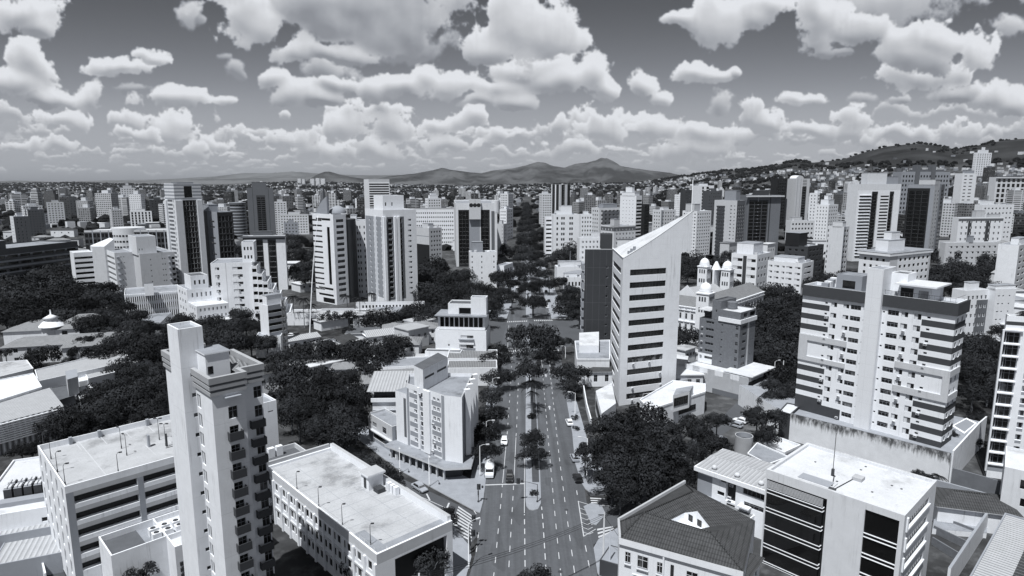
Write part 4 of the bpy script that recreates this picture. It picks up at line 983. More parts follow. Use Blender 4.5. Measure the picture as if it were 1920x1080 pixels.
for px, py, k, l in ((20, 677, 'carblack', 'black car at the left edge beside the arcade villa'), (33, 676, 'carwhite', 'white car parked beside the arcade villa'), (552, 630, 'carblack', 'dark car before the white shop front by the palms'), (543, 631, 'carwhite', 'white car before the white shop front by the palms')):
    car(px, py, 80, k, l, 'hatch')
for i, (px, py) in enumerate(((1024, 548), (1029, 590), (1026, 578), (1018, 532), (1014, 520), (963, 566), (961, 588), (966, 552), (970, 540), (973, 524), (1011, 506), (976, 510), (1017, 560))):
    car(px, py, 2 if px > 990 else 181, ('carblack', 'cargrey', 'carwhite')[i % 3], 'small car on the tree-lined avenue beyond the crossings', 'hatch')['group'] = 'cars on the far avenue'
for i, (px, py) in enumerate(((1350, 828), (1402, 778), (1415, 765), (1432, 750))): car(px, py, 42, ('cargrey', 'carblack', 'carwhite')[i % 3], 'car parked on the side street leading to the white podium', 'hatch')['group'] = 'cars on the side street'
# ---------------------------------------------------------------- lamps, signals, poles and wires
def lamp_post(bx, by, ty, label, dx=1.0, dy=0.0, m='lgrey', z=.13, two=False, arm=1.5, group=None, thin=1.0):
    c = P(bx, by, z); h = max(zat(c.y, ty) - z, 1)
    r = thing('street_lamp', label, 'street lamp', c, 0, group); r.scale = (thin, thin, 1)
    b = MB(); b.tube([(0, 0, 0), (0, 0, h)], .11, m, 7, .06); b.cyl(0, 0, 0, .5, .15, m, 8); b.obj('pole', r)
    for s in ((1, -1) if two else (1,)):
        a = MB(); ex, ey = dx * arm * s, dy * arm * s
        a.tube([(0, 0, h - .1), (ex * .5, ey * .5, h + .25), (ex, ey, h + .3)], .05, m, 6); a.obj('arm', r)
        k = MB(); L = Vector((dx, dy, 0)).normalized() * s; n = Vector((-L.y, L.x, 0)) * .17; p = Vector((ex, ey, h + .27))
        q = p + L * .75
        for z0, z1 in ((-.09, .09),):
            v = [p - n, q - n, q + n, p + n]
            k.prism([(w.x, w.y) for w in v], p.z + z0, p.z + z1, m, bottom=True)
        k.obj('lamp_head', r)
    return r
lamp_post(900, 893, 836, 'tall street lamp on the corner pavement beside the six-storey block', .9, .1)
lamp_post(879, 1066, 981, 'tall grey street lamp at the lower left kerb', .8, .5, arm=1.6)
lamp_post(1078, 778, 737, 'street lamp over the right pavement near the white car', -.9, .1)
lamp_post(1100, 905, 822, 'street lamp with an arm towards the avenue beside the corner clump', -.9, .1)
lamp_post(1060, 672, 650, 'slim street lamp before the stained white wall', -.7, 0)
lamp_post(912, 836, 790, 'street lamp among the left kerb trees', .9, 0)
lamp_post(924, 744, 710, 'street lamp half hidden by thin trees on the left', .9, 0)
lamp_post(925, 700, 683, 'street lamp before the stepped white building', .9, 0)
lamp_post(1321, 872, 838, 'street lamp behind the big corner trees', -.9, .3)
lamp_post(1450, 725, 678, 'pale street lamp beside the white canopy', .7, .3, arm=1.8)
lamp_post(742, 862, 845, 'short lamp on the diagonal street pavement', .7, .5)
lamp_post(805, 912, 853, 'street lamp before the six-storey block on the diagonal street', .2, -.9)
lamp_post(750, 888, 838, 'thin lamp by the small corner house', .2, -.9)
lamp_post(160, 570, 535, 'tall floodlight mast in the park', .6, 0, two=True)
lamp_post(648, 820, 786, 'lamp beside the upper end of the parking deck', -.6, .5)
def signal(bx, by, ty, label, hx, hy, m='darkmetal', arm_up=.6, extra=True):
    """mast signal: pole, an arm reaching (hx, hy) metres out, a head at its end and one on the pole"""
    c = P(bx, by, .14); h = zat(c.y, ty) - .14
    r = thing('traffic_light', label, 'traffic light', c)
    b = MB(); b.tube([(0, 0, 0), (0, 0, h)], .10, m, 7, .08); b.cyl(0, 0, 0, .25, .22, m, 8); b.obj('pole', r)
    a = MB(); a.tube([(0, 0, h - .05), (hx * .5, hy * .5, h + arm_up * .7), (hx, hy, h + arm_up)], .06, m, 6, .04); a.obj('arm', r)
    k = MB(); k.box(hx - .38, hx + .38, hy - .05, hy + .05, h + arm_up - .62, h + arm_up + .62, m, bottom=True); k.cyl(hx + .75, hy, h + arm_up - .2, h + arm_up + .2, .2, m, 8)
    for i in range(3): k.cyl(hx, hy - .12, h + arm_up - .40 + .34 * i, h + arm_up - .18 + .34 * i, .11, 'charcoal', 8)
    k.obj('signal_head', r)
    if extra:
        e = MB(); e.box(-.14, .14, -.32, -.09, h * .5, h * .5 + .9, m, bottom=True); e.obj('signal_head', r)
    return r
signal(1007.5, 941, 908, 'dark mast traffic light on the rounded tip of the middle strip', -3.9, .2)
signal(880, 1038, 990, 'dark mast traffic light leaning over the left zebra crossing', .7, 2.2)
signal(897, 941, 913, 'slim dark traffic light on the corner pavement', .1, .05, arm_up=.0)
signal(882, 1030, 1005, 'short dark traffic light before the lower left kerb', .5, .6, arm_up=.2)
def pole(bx, by, ty, label, m='concrete', arms=1):
    c = P(bx, by, .1); h = zat(c.y, ty) - .1
    r = thing('utility_pole', label, 'utility pole', c)
    b = MB(); b.tube([(0, 0, 0), (0, 0, h)], .19, m, 8, .12); b.obj('pole', r)
    for i in range(arms):
        a = MB(); a.box(-1.0, 1.0, -.06, .06, h - .5 - .9 * i, h - .36 - .9 * i, 'darkmetal', bottom=True); a.obj('cross_arm', r)
    return c + Vector((0, 0, h - .3))
p1 = pole(1130.5, 1066, 961, 'thick concrete power pole on the right corner pavement')
p2 = pole(1142, 1080, 992, 'thinner dark pole close behind the concrete power pole', 'mgrey', 0)
p3 = pole(1333, 858, 815, 'power pole behind the corner trees')
p4 = pole(790, 1240, 1075, 'power pole just below the frame')
p5 = pole(1466, 725, 676, 'power pole on the street beside the wooded strip')
def cable(a, c, sag, label, r=.035):
    b = MB(); pts = []
    for i in range(17):
        t = i / 16; p = a.lerp(c, t); p.z -= sag * 4 * t * (1 - t); pts.append(p)
    b.tube(pts, r, 'black', 4); o = b.obj('power_cable'); tag(o, label, 'cable', 'power cables over the avenue')
for dz, dy in ((0, 0), (-.5, .3), (-1.0, .5)):
    cable(p1 + Vector((0, dy, dz)), p4 + Vector((0, dy, dz)), .8, 'thin black cable crossing the lower end of the avenue')
    cable(p1 + Vector((0, dy, dz)), p3 + Vector((0, dy, dz)), .8, 'thin black cable running up the side street past the corner trees')
cable(p1 - Vector((0, 0, .3)), P(1215, 1075, 3), .3, 'thin black cable dropping from the power pole to the red-roofed house')
# ================================================================ foreground buildings
def floors(n, z0, z1): return [z0 + (z1 - z0) * i / n for i in range(n)]
# ---- the narrow apartment tower at the lower left
t = Bld('apartment_tower', 'tall narrow grey apartment tower with stacked little balconies and a blank stair shaft', c=(394, 709), z=41.5, ang=44, wR=4.3, wL=6.2, wall='flatw', cat='apartment tower')
fl = 15; zt = 39.2
wn = [(.44, .80)]
t.block(0, 4.3, 0, 6.2, 0, zt, R=G(fl, [(.46, .74)], .4, zt - 1.2, .12, .74, 'm'), L=G(fl, [(.04, .27)], .4, zt - .4, .10, .80, 'h'), roof=None, ph=.1)
t.block(4.3, 7.6, 2.2, 13, 0, zt, R=G(fl, [(.62, .96)], .4, zt, .15, .75, 'm'), roof=None, ph=.1)
t.block(1.2, 4.3, 6.2, 7.7, 0, zt, L=G(fl, [(.1, .9)], .4, zt, .15, .75, 'h'), roof=None, ph=.1, hide='RB')
zs = t.hit('R', 350, 620, -1.2, 7.7)[1]
t.block(-1.2, 2.0, 7.7, 12.4, 0, zat(t.C.y + .92 * (-1.2 * .695 + 7.7 * .719), 618), R=G(fl, [(.35, .60)], .8, zt + 2.4, .42, .62, 's'), roof='roofgrey', ph=.4)
t.block(0, 6, 12.4, 19.6, 0, zt, L=G(fl, [(.78, .97)], .4, zt, .12, .80, 'h'), roof=None, ph=.1)
b = MB(); b2 = MB()                                            # heavy grooved parapet bands round the wings
for z0, z1, o, m in ((zt, zt + .45, .25, 'concrete'), (zt + .45, zt + .75, .05, 'tankm'), (zt + .75, zt + 1.25, .3, 'concrete'), (zt + 1.25, zt + 1.5, .1, 'tankm'), (zt + 1.5, zt + 2.3, .35, 'concrete')):
    for x0, x1, y0, y1 in ((-o, 4.3 + o, -o, .2), (-o, .2, .2, 6.6), (4.1, 4.3 + o, .2, 2.2 - o), (4.1, 7.6 + o, 2.2 - o, 2.4), (7.4, 7.6 + o, 2.4, 13)): b.box(x0, x1, y0, y1, z0, z1 - .002, m, bottom=True)
    for x0, x1, y0, y1 in ((-o, .2, 12.5, 19.6 + o), (.2, 6, 19.4, 19.6 + o)): b2.box(x0, x1, y0, y1, z0, z1 - .002, m, bottom=True)
t.part('parapet', b); t.part('parapet', b2)
b = MB(); b.box(.2, 4.1, .2, 13, zt + .3, zt + .9, 'roofdark'); b.box(4.1, 7.4, 2.4, 13, zt + .3, zt + .895, 'roofdark'); b.box(.2, 6, 12.4, 19.4, zt + .3, zt + .95, 'roofdark'); t.part('roof', b)
t.hut(1.0, 4.2, 4.4, 8.6, zt + .9, zt + 4.3, 'offwhite', 'roofgrey')
b = MB()
for x0, x1, y0, y1 in ((4.4, 7.2, 3.0, 6.4), (4.4, 7.2, 7.4, 11.6)):
    c = ((x0 + x1) / 2, (y0 + y1) / 2, zt + 2.6); q = [(x0, y0, zt + 1.6), (x1, y0, zt + 1.6), (x1, y1, zt + 1.6), (x0, y1, zt + 1.6)]
    for k in range(4): b.face([q[k], q[(k + 1) % 4], c], 'ribdark')
t.part('skylight_roof', b)
b = MB(); b.box(1.2, 1.9, 4.38, 4.398, zt + 1.6, zt + 2.6, 'glass'); t.part('window', b)
zb = [.4 + (zt - 1.6) * (i + .10) / fl for i in range(fl)]
t.balc('R', .38, .82, zb[:-1], .85, 1.0, 'charcoal')
b = MB(); b.box(.36 * 4.3, .84 * 4.3, -.75, -.003, zt - .55, zt - .40, 'mgrey', bottom=True); t.part('awning', b)
b = MB(); b.box(0, 2.0, -.8, -.003, -.1, 0, 'charcoal', bottom=True); b.box(0, 2.0, -.8, -.7, .002, .95, 'charcoal'); b.box(0, .1, -.7, -.003, .002, .95, 'charcoal'); b.box(1.9, 2.0, -.7, -.003, .002, .95, 'charcoal'); me = b.mesh('balcony')
for z in zb[:-1]: link('balcony', me, t.root, (5.5, 2.2, z))
b = MB(); b.box(4.4, 12.5, -2.6, 2.15, 0, 4.2, 'lgrey', 'slab'); b.box(4.4, 12.5, -2.6, -2.4, 4.2, 5.1, 'dirtywhite', 'slab'); b.box(12.3, 12.5, -2.4, 2.1, 4.2, 5.1, 'dirtywhite'); t.part('terrace', b)
t.done(100)
t.root.scale = (.92, .92, 1)
an = Bld('annex_block', 'low annex with a bright bare roof and louvred wall under the narrow tower', c=(327.5, 1026), z=9.5, ang=44, lx=278, wR=6.0, wall='dirtywhite', cat='annex')
an.block(ph=.8, roof='roofwhite', zL=[(0, 1, 0, 9.5, 'stainwall')], rec=.3)
b = MB()
for i in range(6): b.box(.5, 5.4, -.25, -.003, 1.2 + i * 1.0, 1.8 + i * 1.0, 'charcoal', bottom=True)
an.part('louvre', b); an.done()
# ---- multi-storey garage with a parking deck on its roof
g1 = Bld('parking_garage', 'white multi-storey car park with a lamp-lined parking deck on its roof', c=(121, 913), z=19.2, ang=45, lx=70, wR=29, wall='dirtywhite', cat='parking garage')
rz = [(16.0, 17.3), (13.2, 14.5), (10.4, 11.7), (7.6, 8.9), (4.8, 6.1)]
RR = [(a, c, z0, z1, 'v') for z0, z1 in rz for a, c in ((.035, .335), (.365, .66), (.69, .97))]
zR = [(0, 1, z1, z1 + .75, 'slab') for z0, z1 in rz] + [(.335, .365, 0, 17.3, 'mgrey'), (0, .035, 0, 18, 'mgrey')]
LLw = [(u, u + .055, .6 + r * 3.05, 2.9 + r * 3.05, 'v') for r in range(6) for u in (.06, .26, .46, .66, .86)]
g1.block(R=RR, L=LLw, zR=zR, roof='roofdeck', ph=1.0, zL=[(0, 1, 0, .6, 'charcoal')], rec=.35)
b = MB(); dk = g1.deck + .006
for i in range(7): b.box(1.5 + i * 3.9, 1.62 + i * 3.9, 16.5, 23, dk, dk + .006, 'paint')
for i in range(4): b.box(14 + i * 3.6, 14.12 + i * 3.6, 5, 11, dk, dk + .006, 'paint')
b.box(5.9, 6.05, .5, 23.2, dk, dk + .0065, 'paint'); g1.part('bay_marking', b)
b = MB(); b.box(14.2, 14.5, 9.6, 10.4, dk, dk + 2.2, 'mgrey'); g1.part('ticket_post', b); b = MB(); b.box(16.5, 16.75, 7.6, 7.85, dk, dk + 2.4, 'charcoal'); b.box(16.2, 19, 7.0, 7.1, dk, dk + .1, 'charcoal'); g1.part('barrier_post', b)
for x in (4.5, 9, 17, 22): b = MB(); b.box(x, x + .5, g1.wL - .9, g1.wL - .25, g1.deck, g1.h + .3, 'mgrey'); g1.part('buttress', b)
g1.done()
for i, (x, y, ty, l) in enumerate(((122.5, 909, 873, 'roof lamp nearest the front corner of the garage deck'), (108, 885, 850, 'second lamp along the left parapet of the garage deck'), (96, 861, 830, 'third lamp along the left parapet of the garage deck'), (82, 838, 812, 'farthest lamp along the left parapet of the garage deck'), (228, 841, 804, 'lamp in the middle of the garage deck, farther of two'), (238, 854, 817, 'lamp in the middle of the garage deck, nearer of two'), (299, 825, 787, 'lamp beside the tower on the garage deck, farther of two'), (311, 836, 797, 'lamp beside the tower on the garage deck, nearer of two'), (222, 886, 852, 'lamp at the front parapet of the garage deck'))):
    lamp_post(x, y, ty, l, -.6 if 3 < i < 6 else .6, .3 if i != 6 and i != 7 else .0, 'darkmetal', g1.deck, i in (6, 7), .8, 'lamps on the garage deck', .62)
ga = Bld('annex_block', 'stained low wing with six air conditioners in front of the garage', C=g1.W(3.5, -7.5, 0)[:2], h=9.6, ang=45, wR=22, wL=7.4, wall='dirtywhite', cat='annex')
ga.block(ph=1.2, roof='roofgrey', zR=[(0, 1, 7.6, 9.6, 'stainwall')])
b = MB(); b.box(0.3, 5, 1, 6.5, 8.6, 9.0, 'roofdark'); ga.part('roof_patch', b)
b = MB(); b.box(11.5, 15.5, -.05, 3.2, 8.4, 11.4, 'concrete', 'roofgrey'); ga.part('stair_house', b)
for i in range(6):
    b = MB(); x, y = 6.2 + (i % 3) * 1.7, 1.6 + (i // 3) * 1.8
    b.box(x, x + 1.3, y, y + 1.1, 8.42, 9.7, 'offwhite'); b.cyl(x + .65, y + .55, 9.702, 9.75, .42, 'charcoal', 12); ga.part('chiller', b)
ga.done()
# ---- white low block with cooling units, far lower left, and its neighbours
wl2 = Bld('office_block', 'low white block with a cluster of cooling units on its roof beside the garage', C=P(-60, 975, 8.0)[:2], h=8.0, ang=24, wR=29, wL=26, wall='offwhite', cat='office block')
wl2.block(R=[(u, u + .035, 5.3, 6.1, 's') for u in (.35, .45, .55, .65, .73)] + [(.80, .90, 4.2, 6.4, 'b')], roof='roofwhite', ph=.4, zR=[(0, 1, 0, 3.4, 'lgrey')])
_d = P(8, 938, 8) - wl2.C; CH = (_d.x * wl2.dR[0] + _d.y * wl2.dR[1], _d.x * wl2.dL[0] + _d.y * wl2.dL[1])
for i in range(10):
    b = MB(); x, y = CH[0] + (i % 5) * 1.5, CH[1] + (i // 5) * 2.4
    b.box(x, x + 1.2, y, y + 1.9, 7.62, 9.9, 'charcoal', 'mgrey'); b.box(x + .1, x + .5, y + .2, y + 1.6, 9.9, 10.2, 'lgrey'); b.box(x + .7, x + 1.1, y + .2, y + 1.6, 9.9, 10.2, 'lgrey'); wl2.part('chiller', b)
b = MB(); b.box(CH[0] - .4, CH[0] + 8, CH[1] - 2.4, CH[1] - .4, 7.62, 8.4, 'mgrey'); wl2.part('service_deck', b)
wl2.done()
for i, (x, y, w, l, z, lab) in enumerate(((-30, 1010, 12, 10, 5.0, 'small ribbed shed roof low at the left edge, upper of two'), (-20, 1062, 13, 11, 3.6, 'small ribbed shed roof low at the left edge, lower of two'))):
    s = Bld('shed', lab, C=P(x, y, z)[:2], h=z, ang=24, wR=w, wL=l, wall='mgrey', cat='shed'); s.block(ph=.1, roof='ribgrey'); s.done()
b = MB(); b.face([v.to_tuple() for v in (P(48, 935) + Vector((0, 0, .02)), P(95, 1000) + Vector((0, 0, .02)), P(150, 1110) + Vector((0, 0, .02)), P(90, 1110) + Vector((0, 0, .02)), P(58, 1000) + Vector((0, 0, .02)))], 'earth'); struct('ground_patch', b)
def wall_run(name, label, pts, h, t, m, cat='wall', cap=None, z0=0.0, group=None):
    """a free-standing wall along ground points"""
    o = thing(name, label, cat, pts[0], 0, group); b = MB()
    for p, q in zip(pts, pts[1:]):
        d = (q - p).normalized(); n = Vector((-d.y, d.x, 0)) * t / 2; p0, q0 = p - pts[0], q - pts[0]
        b.prism([((p0 - n).x, (p0 - n).y), ((q0 - n).x, (q0 - n).y), ((q0 + n).x, (q0 + n).y), ((p0 + n).x, (p0 + n).y)], z0, h, m, cap)
    b.obj('masonry', o); return o
wall_run('boundary_wall', 'stained boundary wall along the overgrown alley beside the garage', [P(46, 945), P(64, 1000), P(88, 1100)], 2.4, .25, 'stainwall')
# ---- the long parking deck
g2 = Bld('parking_deck', 'long low car park with a bright worn deck and two rows of dark windows', c=(706, 1040), z=10.5, ang=43, lx=499, rx=848, wall='dirtywhite', cat='parking garage')
n = 12
g2.block(L=G(3, cols(24, .01, .97, .66), .6, 9.0, .34, .84, 'sk'), R=[(.22, .92, .3, 8.4, 'v')], zL=[(0, 1, 9.0, 10.5, 'lgrey')], zR=[(0, 1, 8.8, 10.5, 'lgrey')], roof='roofdeck', ph=.5, t=.35, mat='offwhite')
b = MB(); w = g2.wL / n
for i in range(n + 1):
    y = min(max(i * w - .22, 0), g2.wL - .45); b.box(-.32, -.003, y, y + .45, 0, 8.9, 'offwhite', bottom=True)
g2.part('pilaster', b)
for z in (3.3, 6.1):
    b = MB(); b.box(-.2, -.004, .3, g2.wL - .3, z, z + .35, 'lgrey', bottom=True); g2.part('ledge', b)
b = MB(); b.box(.36, 2.6, .36, 8, g2.deck + .004, g2.deck + .05, 'roofgrey'); b.box(.36, g2.wR - .4, .36, 2.4, g2.deck + .005, g2.deck + .055, 'roofgrey'); g2.part('roof_patch', b)
b = MB(); d = g2.deck + .006
for k in range(1, 12): b.box(.6, g2.wR - .6, k * g2.wL / 12, k * g2.wL / 12 + .07, d, d + .004, 'mgrey')
for x in (g2.wR * .33, g2.wR * .66): b.box(x, x + .06, 3, g2.wL - 1, d, d + .0045, 'mgrey')
for k in range(9): b.box(g2.wR - 5.2, g2.wR - 1, 8 + k * 2.5, 8.12 + k * 2.5, d, d + .005, 'paint')
g2.part('deck_joint', b)
b = MB(); b.box(g2.wR - .7, g2.wR, .4, g2.wL, g2.deck, g2.deck + 1.3, 'offwhite', 'slab'); g2.part('parapet', b); b = MB(); b.box(.2, g2.wR - .8, g2.wL + .01, g2.wL + .5, 0, g2.deck + 1.25, 'concrete', 'slab'); g2.part('parapet', b)
q = g2.wL * .47
g2.hut(g2.wR - 4.2, g2.wR - 1.2, q, q + 2.6, g2.deck, g2.deck + 3.0, 'offwhite', 'slab', 'stair_house', .35)
b = MB(); b.box(g2.wR - 4.22, g2.wR - 4.203, q + .8, q + 1.7, g2.deck + .1, g2.deck + 2.1, 'charcoal'); g2.part('door', b)
for k in range(3):
    b = MB(); b.box(g2.wR - 1.7, g2.wR - .9, q - 2.6 - k * 1.1, q - 1.8 - k * 1.1, g2.deck, g2.deck + 1.5, 'offwhite'); g2.part('air_conditioner', b)
b = MB(); b.box(g2.wR - 3.6, g2.wR - 2.1, q - 2.2, q - .5, g2.deck, g2.deck + .8, 'charcoal'); g2.part('generator', b)
b = MB(); b.tube([(2, .35, g2.deck), (2, .35, g2.deck + .9)], .03, 'lgrey', 5)
for k in range(26): b.tube([(.2, 1 + k * 1.4, g2.h), (.2, 1 + k * 1.4, g2.h + .75)], .025, 'lgrey', 4)
b.tube([(.2, 1, g2.h + .75), (.2, 36, g2.h + .75)], .025, 'lgrey', 4); g2.part('railing', b)
g2.done()
for x, y, ty, l in ((598, 951, 916, 'lamp along the long deck, second from the tower'), (557, 918, 887, 'lamp along the long deck close to the tower'), (642, 984, 948, 'lamp along the middle of the long deck'), (695, 1022, 985, 'lamp at the near end of the long deck')):
    lamp_post(x, y, ty, l, .5, .1, 'darkmetal', g2.deck, False, .55, 'lamps on the long deck', .62)
sm = Bld('white_block', 'small blank white block tucked behind the narrow tower', c=(484, 758), z=18, ang=44, rx=518, wL=6, wall='offwhite', cat='building')
sm.block(roof='roofgrey', ph=.6, R=[(.5, .8, 15.6, 15.9, 's')]); sm.done()
lw = Bld('low_roof', 'low dark flat roof with condensers at the upper end of the long deck', C=g2.W(1, g2.wL + .3, 0)[:2], h=9.6, ang=43, wR=9, wL=9, wall='lgrey', cat='building')
lw.block(roof='roofdark', ph=1.0)
for k in range(3):
    b = MB(); b.box(.8 + k * 1.7, 2.1 + k * 1.7, 7, 8, 8.62, 10.6, 'offwhite'); lw.part('chiller', b)
lw.done()
# ---- the six-storey block on the corner
s6 = Bld('corner_building', 'white six-storey corner building with tall white blades along the avenue', C=(-14.9, 134.7), h=18.2, ang=48, wR=6, wL=12.9, wall='offwhite', cat='building')
def loc(b, p): d = Vector((p[0], p[1], 0)) - Vector((b.C.x, b.C.y, 0)); return (d.x * b.dR[0] + d.y * b.dR[1], d.x * b.dL[0] + d.y * b.dL[1])
s6.top = 18.2; B0 = 3.6; fh = (17.6 - B0) / 6
ux = lambda a: s6.u('L', 660 + a / 2.77, 800)
LW, LZ = [], []
for a, c, k in ((302, 344, 'a'), (356, 378, 'b'), (416, 464, 'c')):
    u0, u1 = ux(a), ux(c)
    for i in range(6):
        z = B0 + i * fh
        LZ.append((u0, u1, z, z + fh * .48, 'mgrey'))
        if k == 'a': LW.append((u0 + (u1 - u0) * .55, u0 + (u1 - u0) * .9, z + fh * .52, z + fh * .9, 'h'))
        elif k == 'b': LW.append((u0 + .1 * (u1 - u0), u1 - .05 * (u1 - u0), z + fh * .40, z + fh * .88, 'm'))
        else:
            LW.append((u0 + (u1 - u0) * .16, u0 + (u1 - u0) * .42, z + fh * .50, z + fh * .90, 'h')); LW.append((u0 + (u1 - u0) * .58, u0 + (u1 - u0) * .84, z + fh * .50, z + fh * .90, 'h'))
LZ += [(0, ux(300), 3.2, 18.2, 'mgrey'), (ux(466), 1, 3.2, 18.2, 'mgrey')]
s6.side('L', LW, LZ, 3.2, 18.2, 'offwhite', .22)
pts = [loc(s6, p) for p in ((-14.9, 134.7), (-10.9, 133.3), (-9.6, 151.5), (-25.5, 151.5), (-24.5, 143.3))]
for i in range(4):
    p, q = pts[i], pts[i + 1]
    s6.mb.face([(*p, 3.2), (*q, 3.2), (*q, 18.2), (*p, 18.2)], 'white' if i == 0 else 'mgrey')
r = MB(); r.face([(*p, 17.5) for p in pts], 'roofgrey'); r.obj('roof', s6.root)
def strip(b, p, q, w, z0, z1, m, top=None):
    p, q = Vector(p), Vector(q); d = (q - p).normalized(); n = Vector((-d.y, d.x)) * w / 2
    b.prism([(p - n)[:], (q - n)[:], (q + n)[:], (p + n)[:]], z0, z1, m, top)
b = MB()
for i in range(5):
    p, q = Vector(pts[i]), Vector(pts[(i + 1) % 5]); c = Vector((sum(x[0] for x in pts) / 5, sum(x[1] for x in pts) / 5))
    n = Vector((-(q - p).y, (q - p).x)).normalized() * .13; n = n if (c - p).dot(n) > 0 else -n
    e = (q - p).normalized() * .27
    strip(b, p + n + e * (i % 2), q + n - e * (i % 2), .25, 17.2, 18.35, 'offwhite', 'slab')
s6.part('parapet', b)
b = MB()                                                      # white blade between the window columns, and the fins facing the avenue
y0, y1 = s6.wL * (1 - ux(412)), s6.wL * (1 - ux(379)); b.box(-.5, -.004, y0, y1, 3.4, 18.3, 'white', bottom=True)
y0, y1 = s6.wL * (1 - ux(355)), s6.wL * (1 - ux(345)); b.box(-.15, -.004, y0, y1, 3.4, 18.25, 'white', bottom=True)
s6.part('pilaster', b)
for i in range(4):
    b = MB(); f = .22 + i * .24; p = loc(s6, (-10.9 + 1.3 * f, 133.3 + 18.2 * f)); e = loc(s6, (-10.9 + 1.3 * f + 1.15, 133.3 + 18.2 * f + .6)); strip(b, p, e, .95, 3.4, 18.9 - .2 * i, 'white'); s6.part('fin', b)
for i in range(3):
    b = MB(); f = .33 + i * .24
    for k in range(6): p = loc(s6, (-10.85 + 1.3 * f, 133.3 + 18.2 * f)); e = loc(s6, (-10.75 + 1.3 * (f + .1), 133.3 + 18.2 * (f + .1))); strip(b, p, e, .1, B0 + k * fh + 1.0, B0 + k * fh + 2.2, 'glass')
    s6.part('window', b)
h0, h1 = s6.hit('L', 776, 720)[0] if False else 0, 0
b = MB(); hp = [loc(s6, P(x, y, 17.5)[:2]) for x, y in ((777, 725), (794, 734), (840, 708), (822, 698))]; b.prism(hp, 17.5, 22.6, 'dirtywhite', 'roofdark'); s6.part('roof_house', b)
b = MB(); p, q = Vector(hp[1]), Vector(hp[2]); n = Vector(((q - p).y, -(q - p).x)).normalized() * .02
for f0, f1 in ((.06, .42), (.55, .92)): strip(b, p.lerp(q, f0) + n, p.lerp(q, f1) + n, .04, 20.2, 20.7, 'charcoal')
s6.part('vent', b)
b = MB()                                                      # lower wing at the left end and canopy over the shops
b.box(-.2, 3, s6.wL + .01, s6.wL + 4.2, 3.2, 15.8, 'white', 'roofgrey'); b.box(-.22, -.203, s6.wL + .3, s6.wL + 1.2, 5, 14.6, 'dgrey'); s6.part('side_wing', b)
b = MB(); cp_ = [loc(s6, p) for p in ((-30.2, 143.4), (-14.6, 130.6), (-8.9, 131.3), (-7.6, 151.5), (-25.5, 151.5))]; b.prism(cp_, 2.75, 3.2, 'lgrey', 'roofgrey', True); s6.part('canopy', b)
b = MB(); b.prism([loc(s6, p) for p in ((-28.2, 143.4), (-15, 132.6), (-11.2, 133.4), (-9.8, 151.3), (-25.5, 151.3))], 0, 2.74, 'charcoal'); s6.part('shop_front', b)
for i in range(9):
    b = MB(); f = i / 8; p = Vector((-28.6, 143.0, 0)).lerp(Vector((-14.9, 131.6, 0)), f); q = loc(s6, p); b.box(q[0] - .18, q[0] + .18, q[1] - .18, q[1] + .18, 0, 2.745, 'lgrey'); s6.part('column', b)
for u_, z_ in ((ux(360), 16.6), (ux(425), 10.6), (ux(430), 6.2), (ux(420), 4.0)): s6.ac('L', u_, z_)
s6.done()
# ---- small corner house next to it and the flat with the shed roof
ch = Bld('corner_house', 'small grey two-storey house wedged against the six-storey building', c=(735, 800), z=6.8, ang=40, lx=690, wR=5, wall='lgrey', cat='house')
ch.block(L=[(.18, .36, 4.0, 5.2, 'b'), (.60, .76, 3.8, 5.4, 'm'), (.2, .7, 1.0, 2.3, 'd')], R=[(.2, .4, 1, 5.6, 'm')], zL=[(0, 1, 0, 3.2, 'mgrey')], roof='roofgrey', ph=.5, zR=[(0, 1, 0, 6.8, 'mgrey')])
ch.slabs([3.0], .25, .7, 'lgrey', 'L', 'canopy'); ch.done()
sr = Bld('flats', 'white three-storey flats under a ribbed lean-to roof', c=(768, 722), z=13.2, ang=2, lx=690, rx=800, wL=10, wall='white', cat='flats')
C0 = P(690, 728, 12.2); sr2 = C0
sr.root.location = (C0.x + 1.0, C0.y, 0); sr.C = Vector((C0.x + 1.0, C0.y, 0)); sr.wR = 15; sr.wL = 10; sr.h = 9.6
sr.block(R=G(3, [(.42, .49), (.56, .63)], .2, 9.2, .42, .72, 's', (2,)), roof=None, ph=.1)
b = MB(); b.box(.3, 14.8, .8, 9.8, 9.6, 11.6, 'charcoal'); sr.part('loft', b)
b = MB(); b.face([(-1.2, -1.0, 11.6), (15.5, -1.0, 11.6), (15.5, 10.5, 13.6), (-1.2, 10.5, 13.6)], 'ribgrey'); b.face([(-1.2, -1.0, 11.5), (15.5, -1.0, 11.5), (15.5, 10.5, 13.5), (-1.2, 10.5, 13.5)], 'mgrey'); sr.part('roof', b)
b = MB()
for z in (6.2, 3.1): b.box(-.1, 15, -.25, -.003, z, z + .16, 'mgrey', bottom=True)
b.box(-.3, 15, -.5, -.003, 8.6, 9.6, 'white', bottom=True); sr.part('ledge', b)
for k in range(2):
    b = MB(); b.tube([(8.6 + k * 2.2, 3.4, 12.7), (10.0 + k * 2.2, 4.6, 13.0)], .5, 'charcoal', 8); sr.part('solar_heater', b)
sr.done()
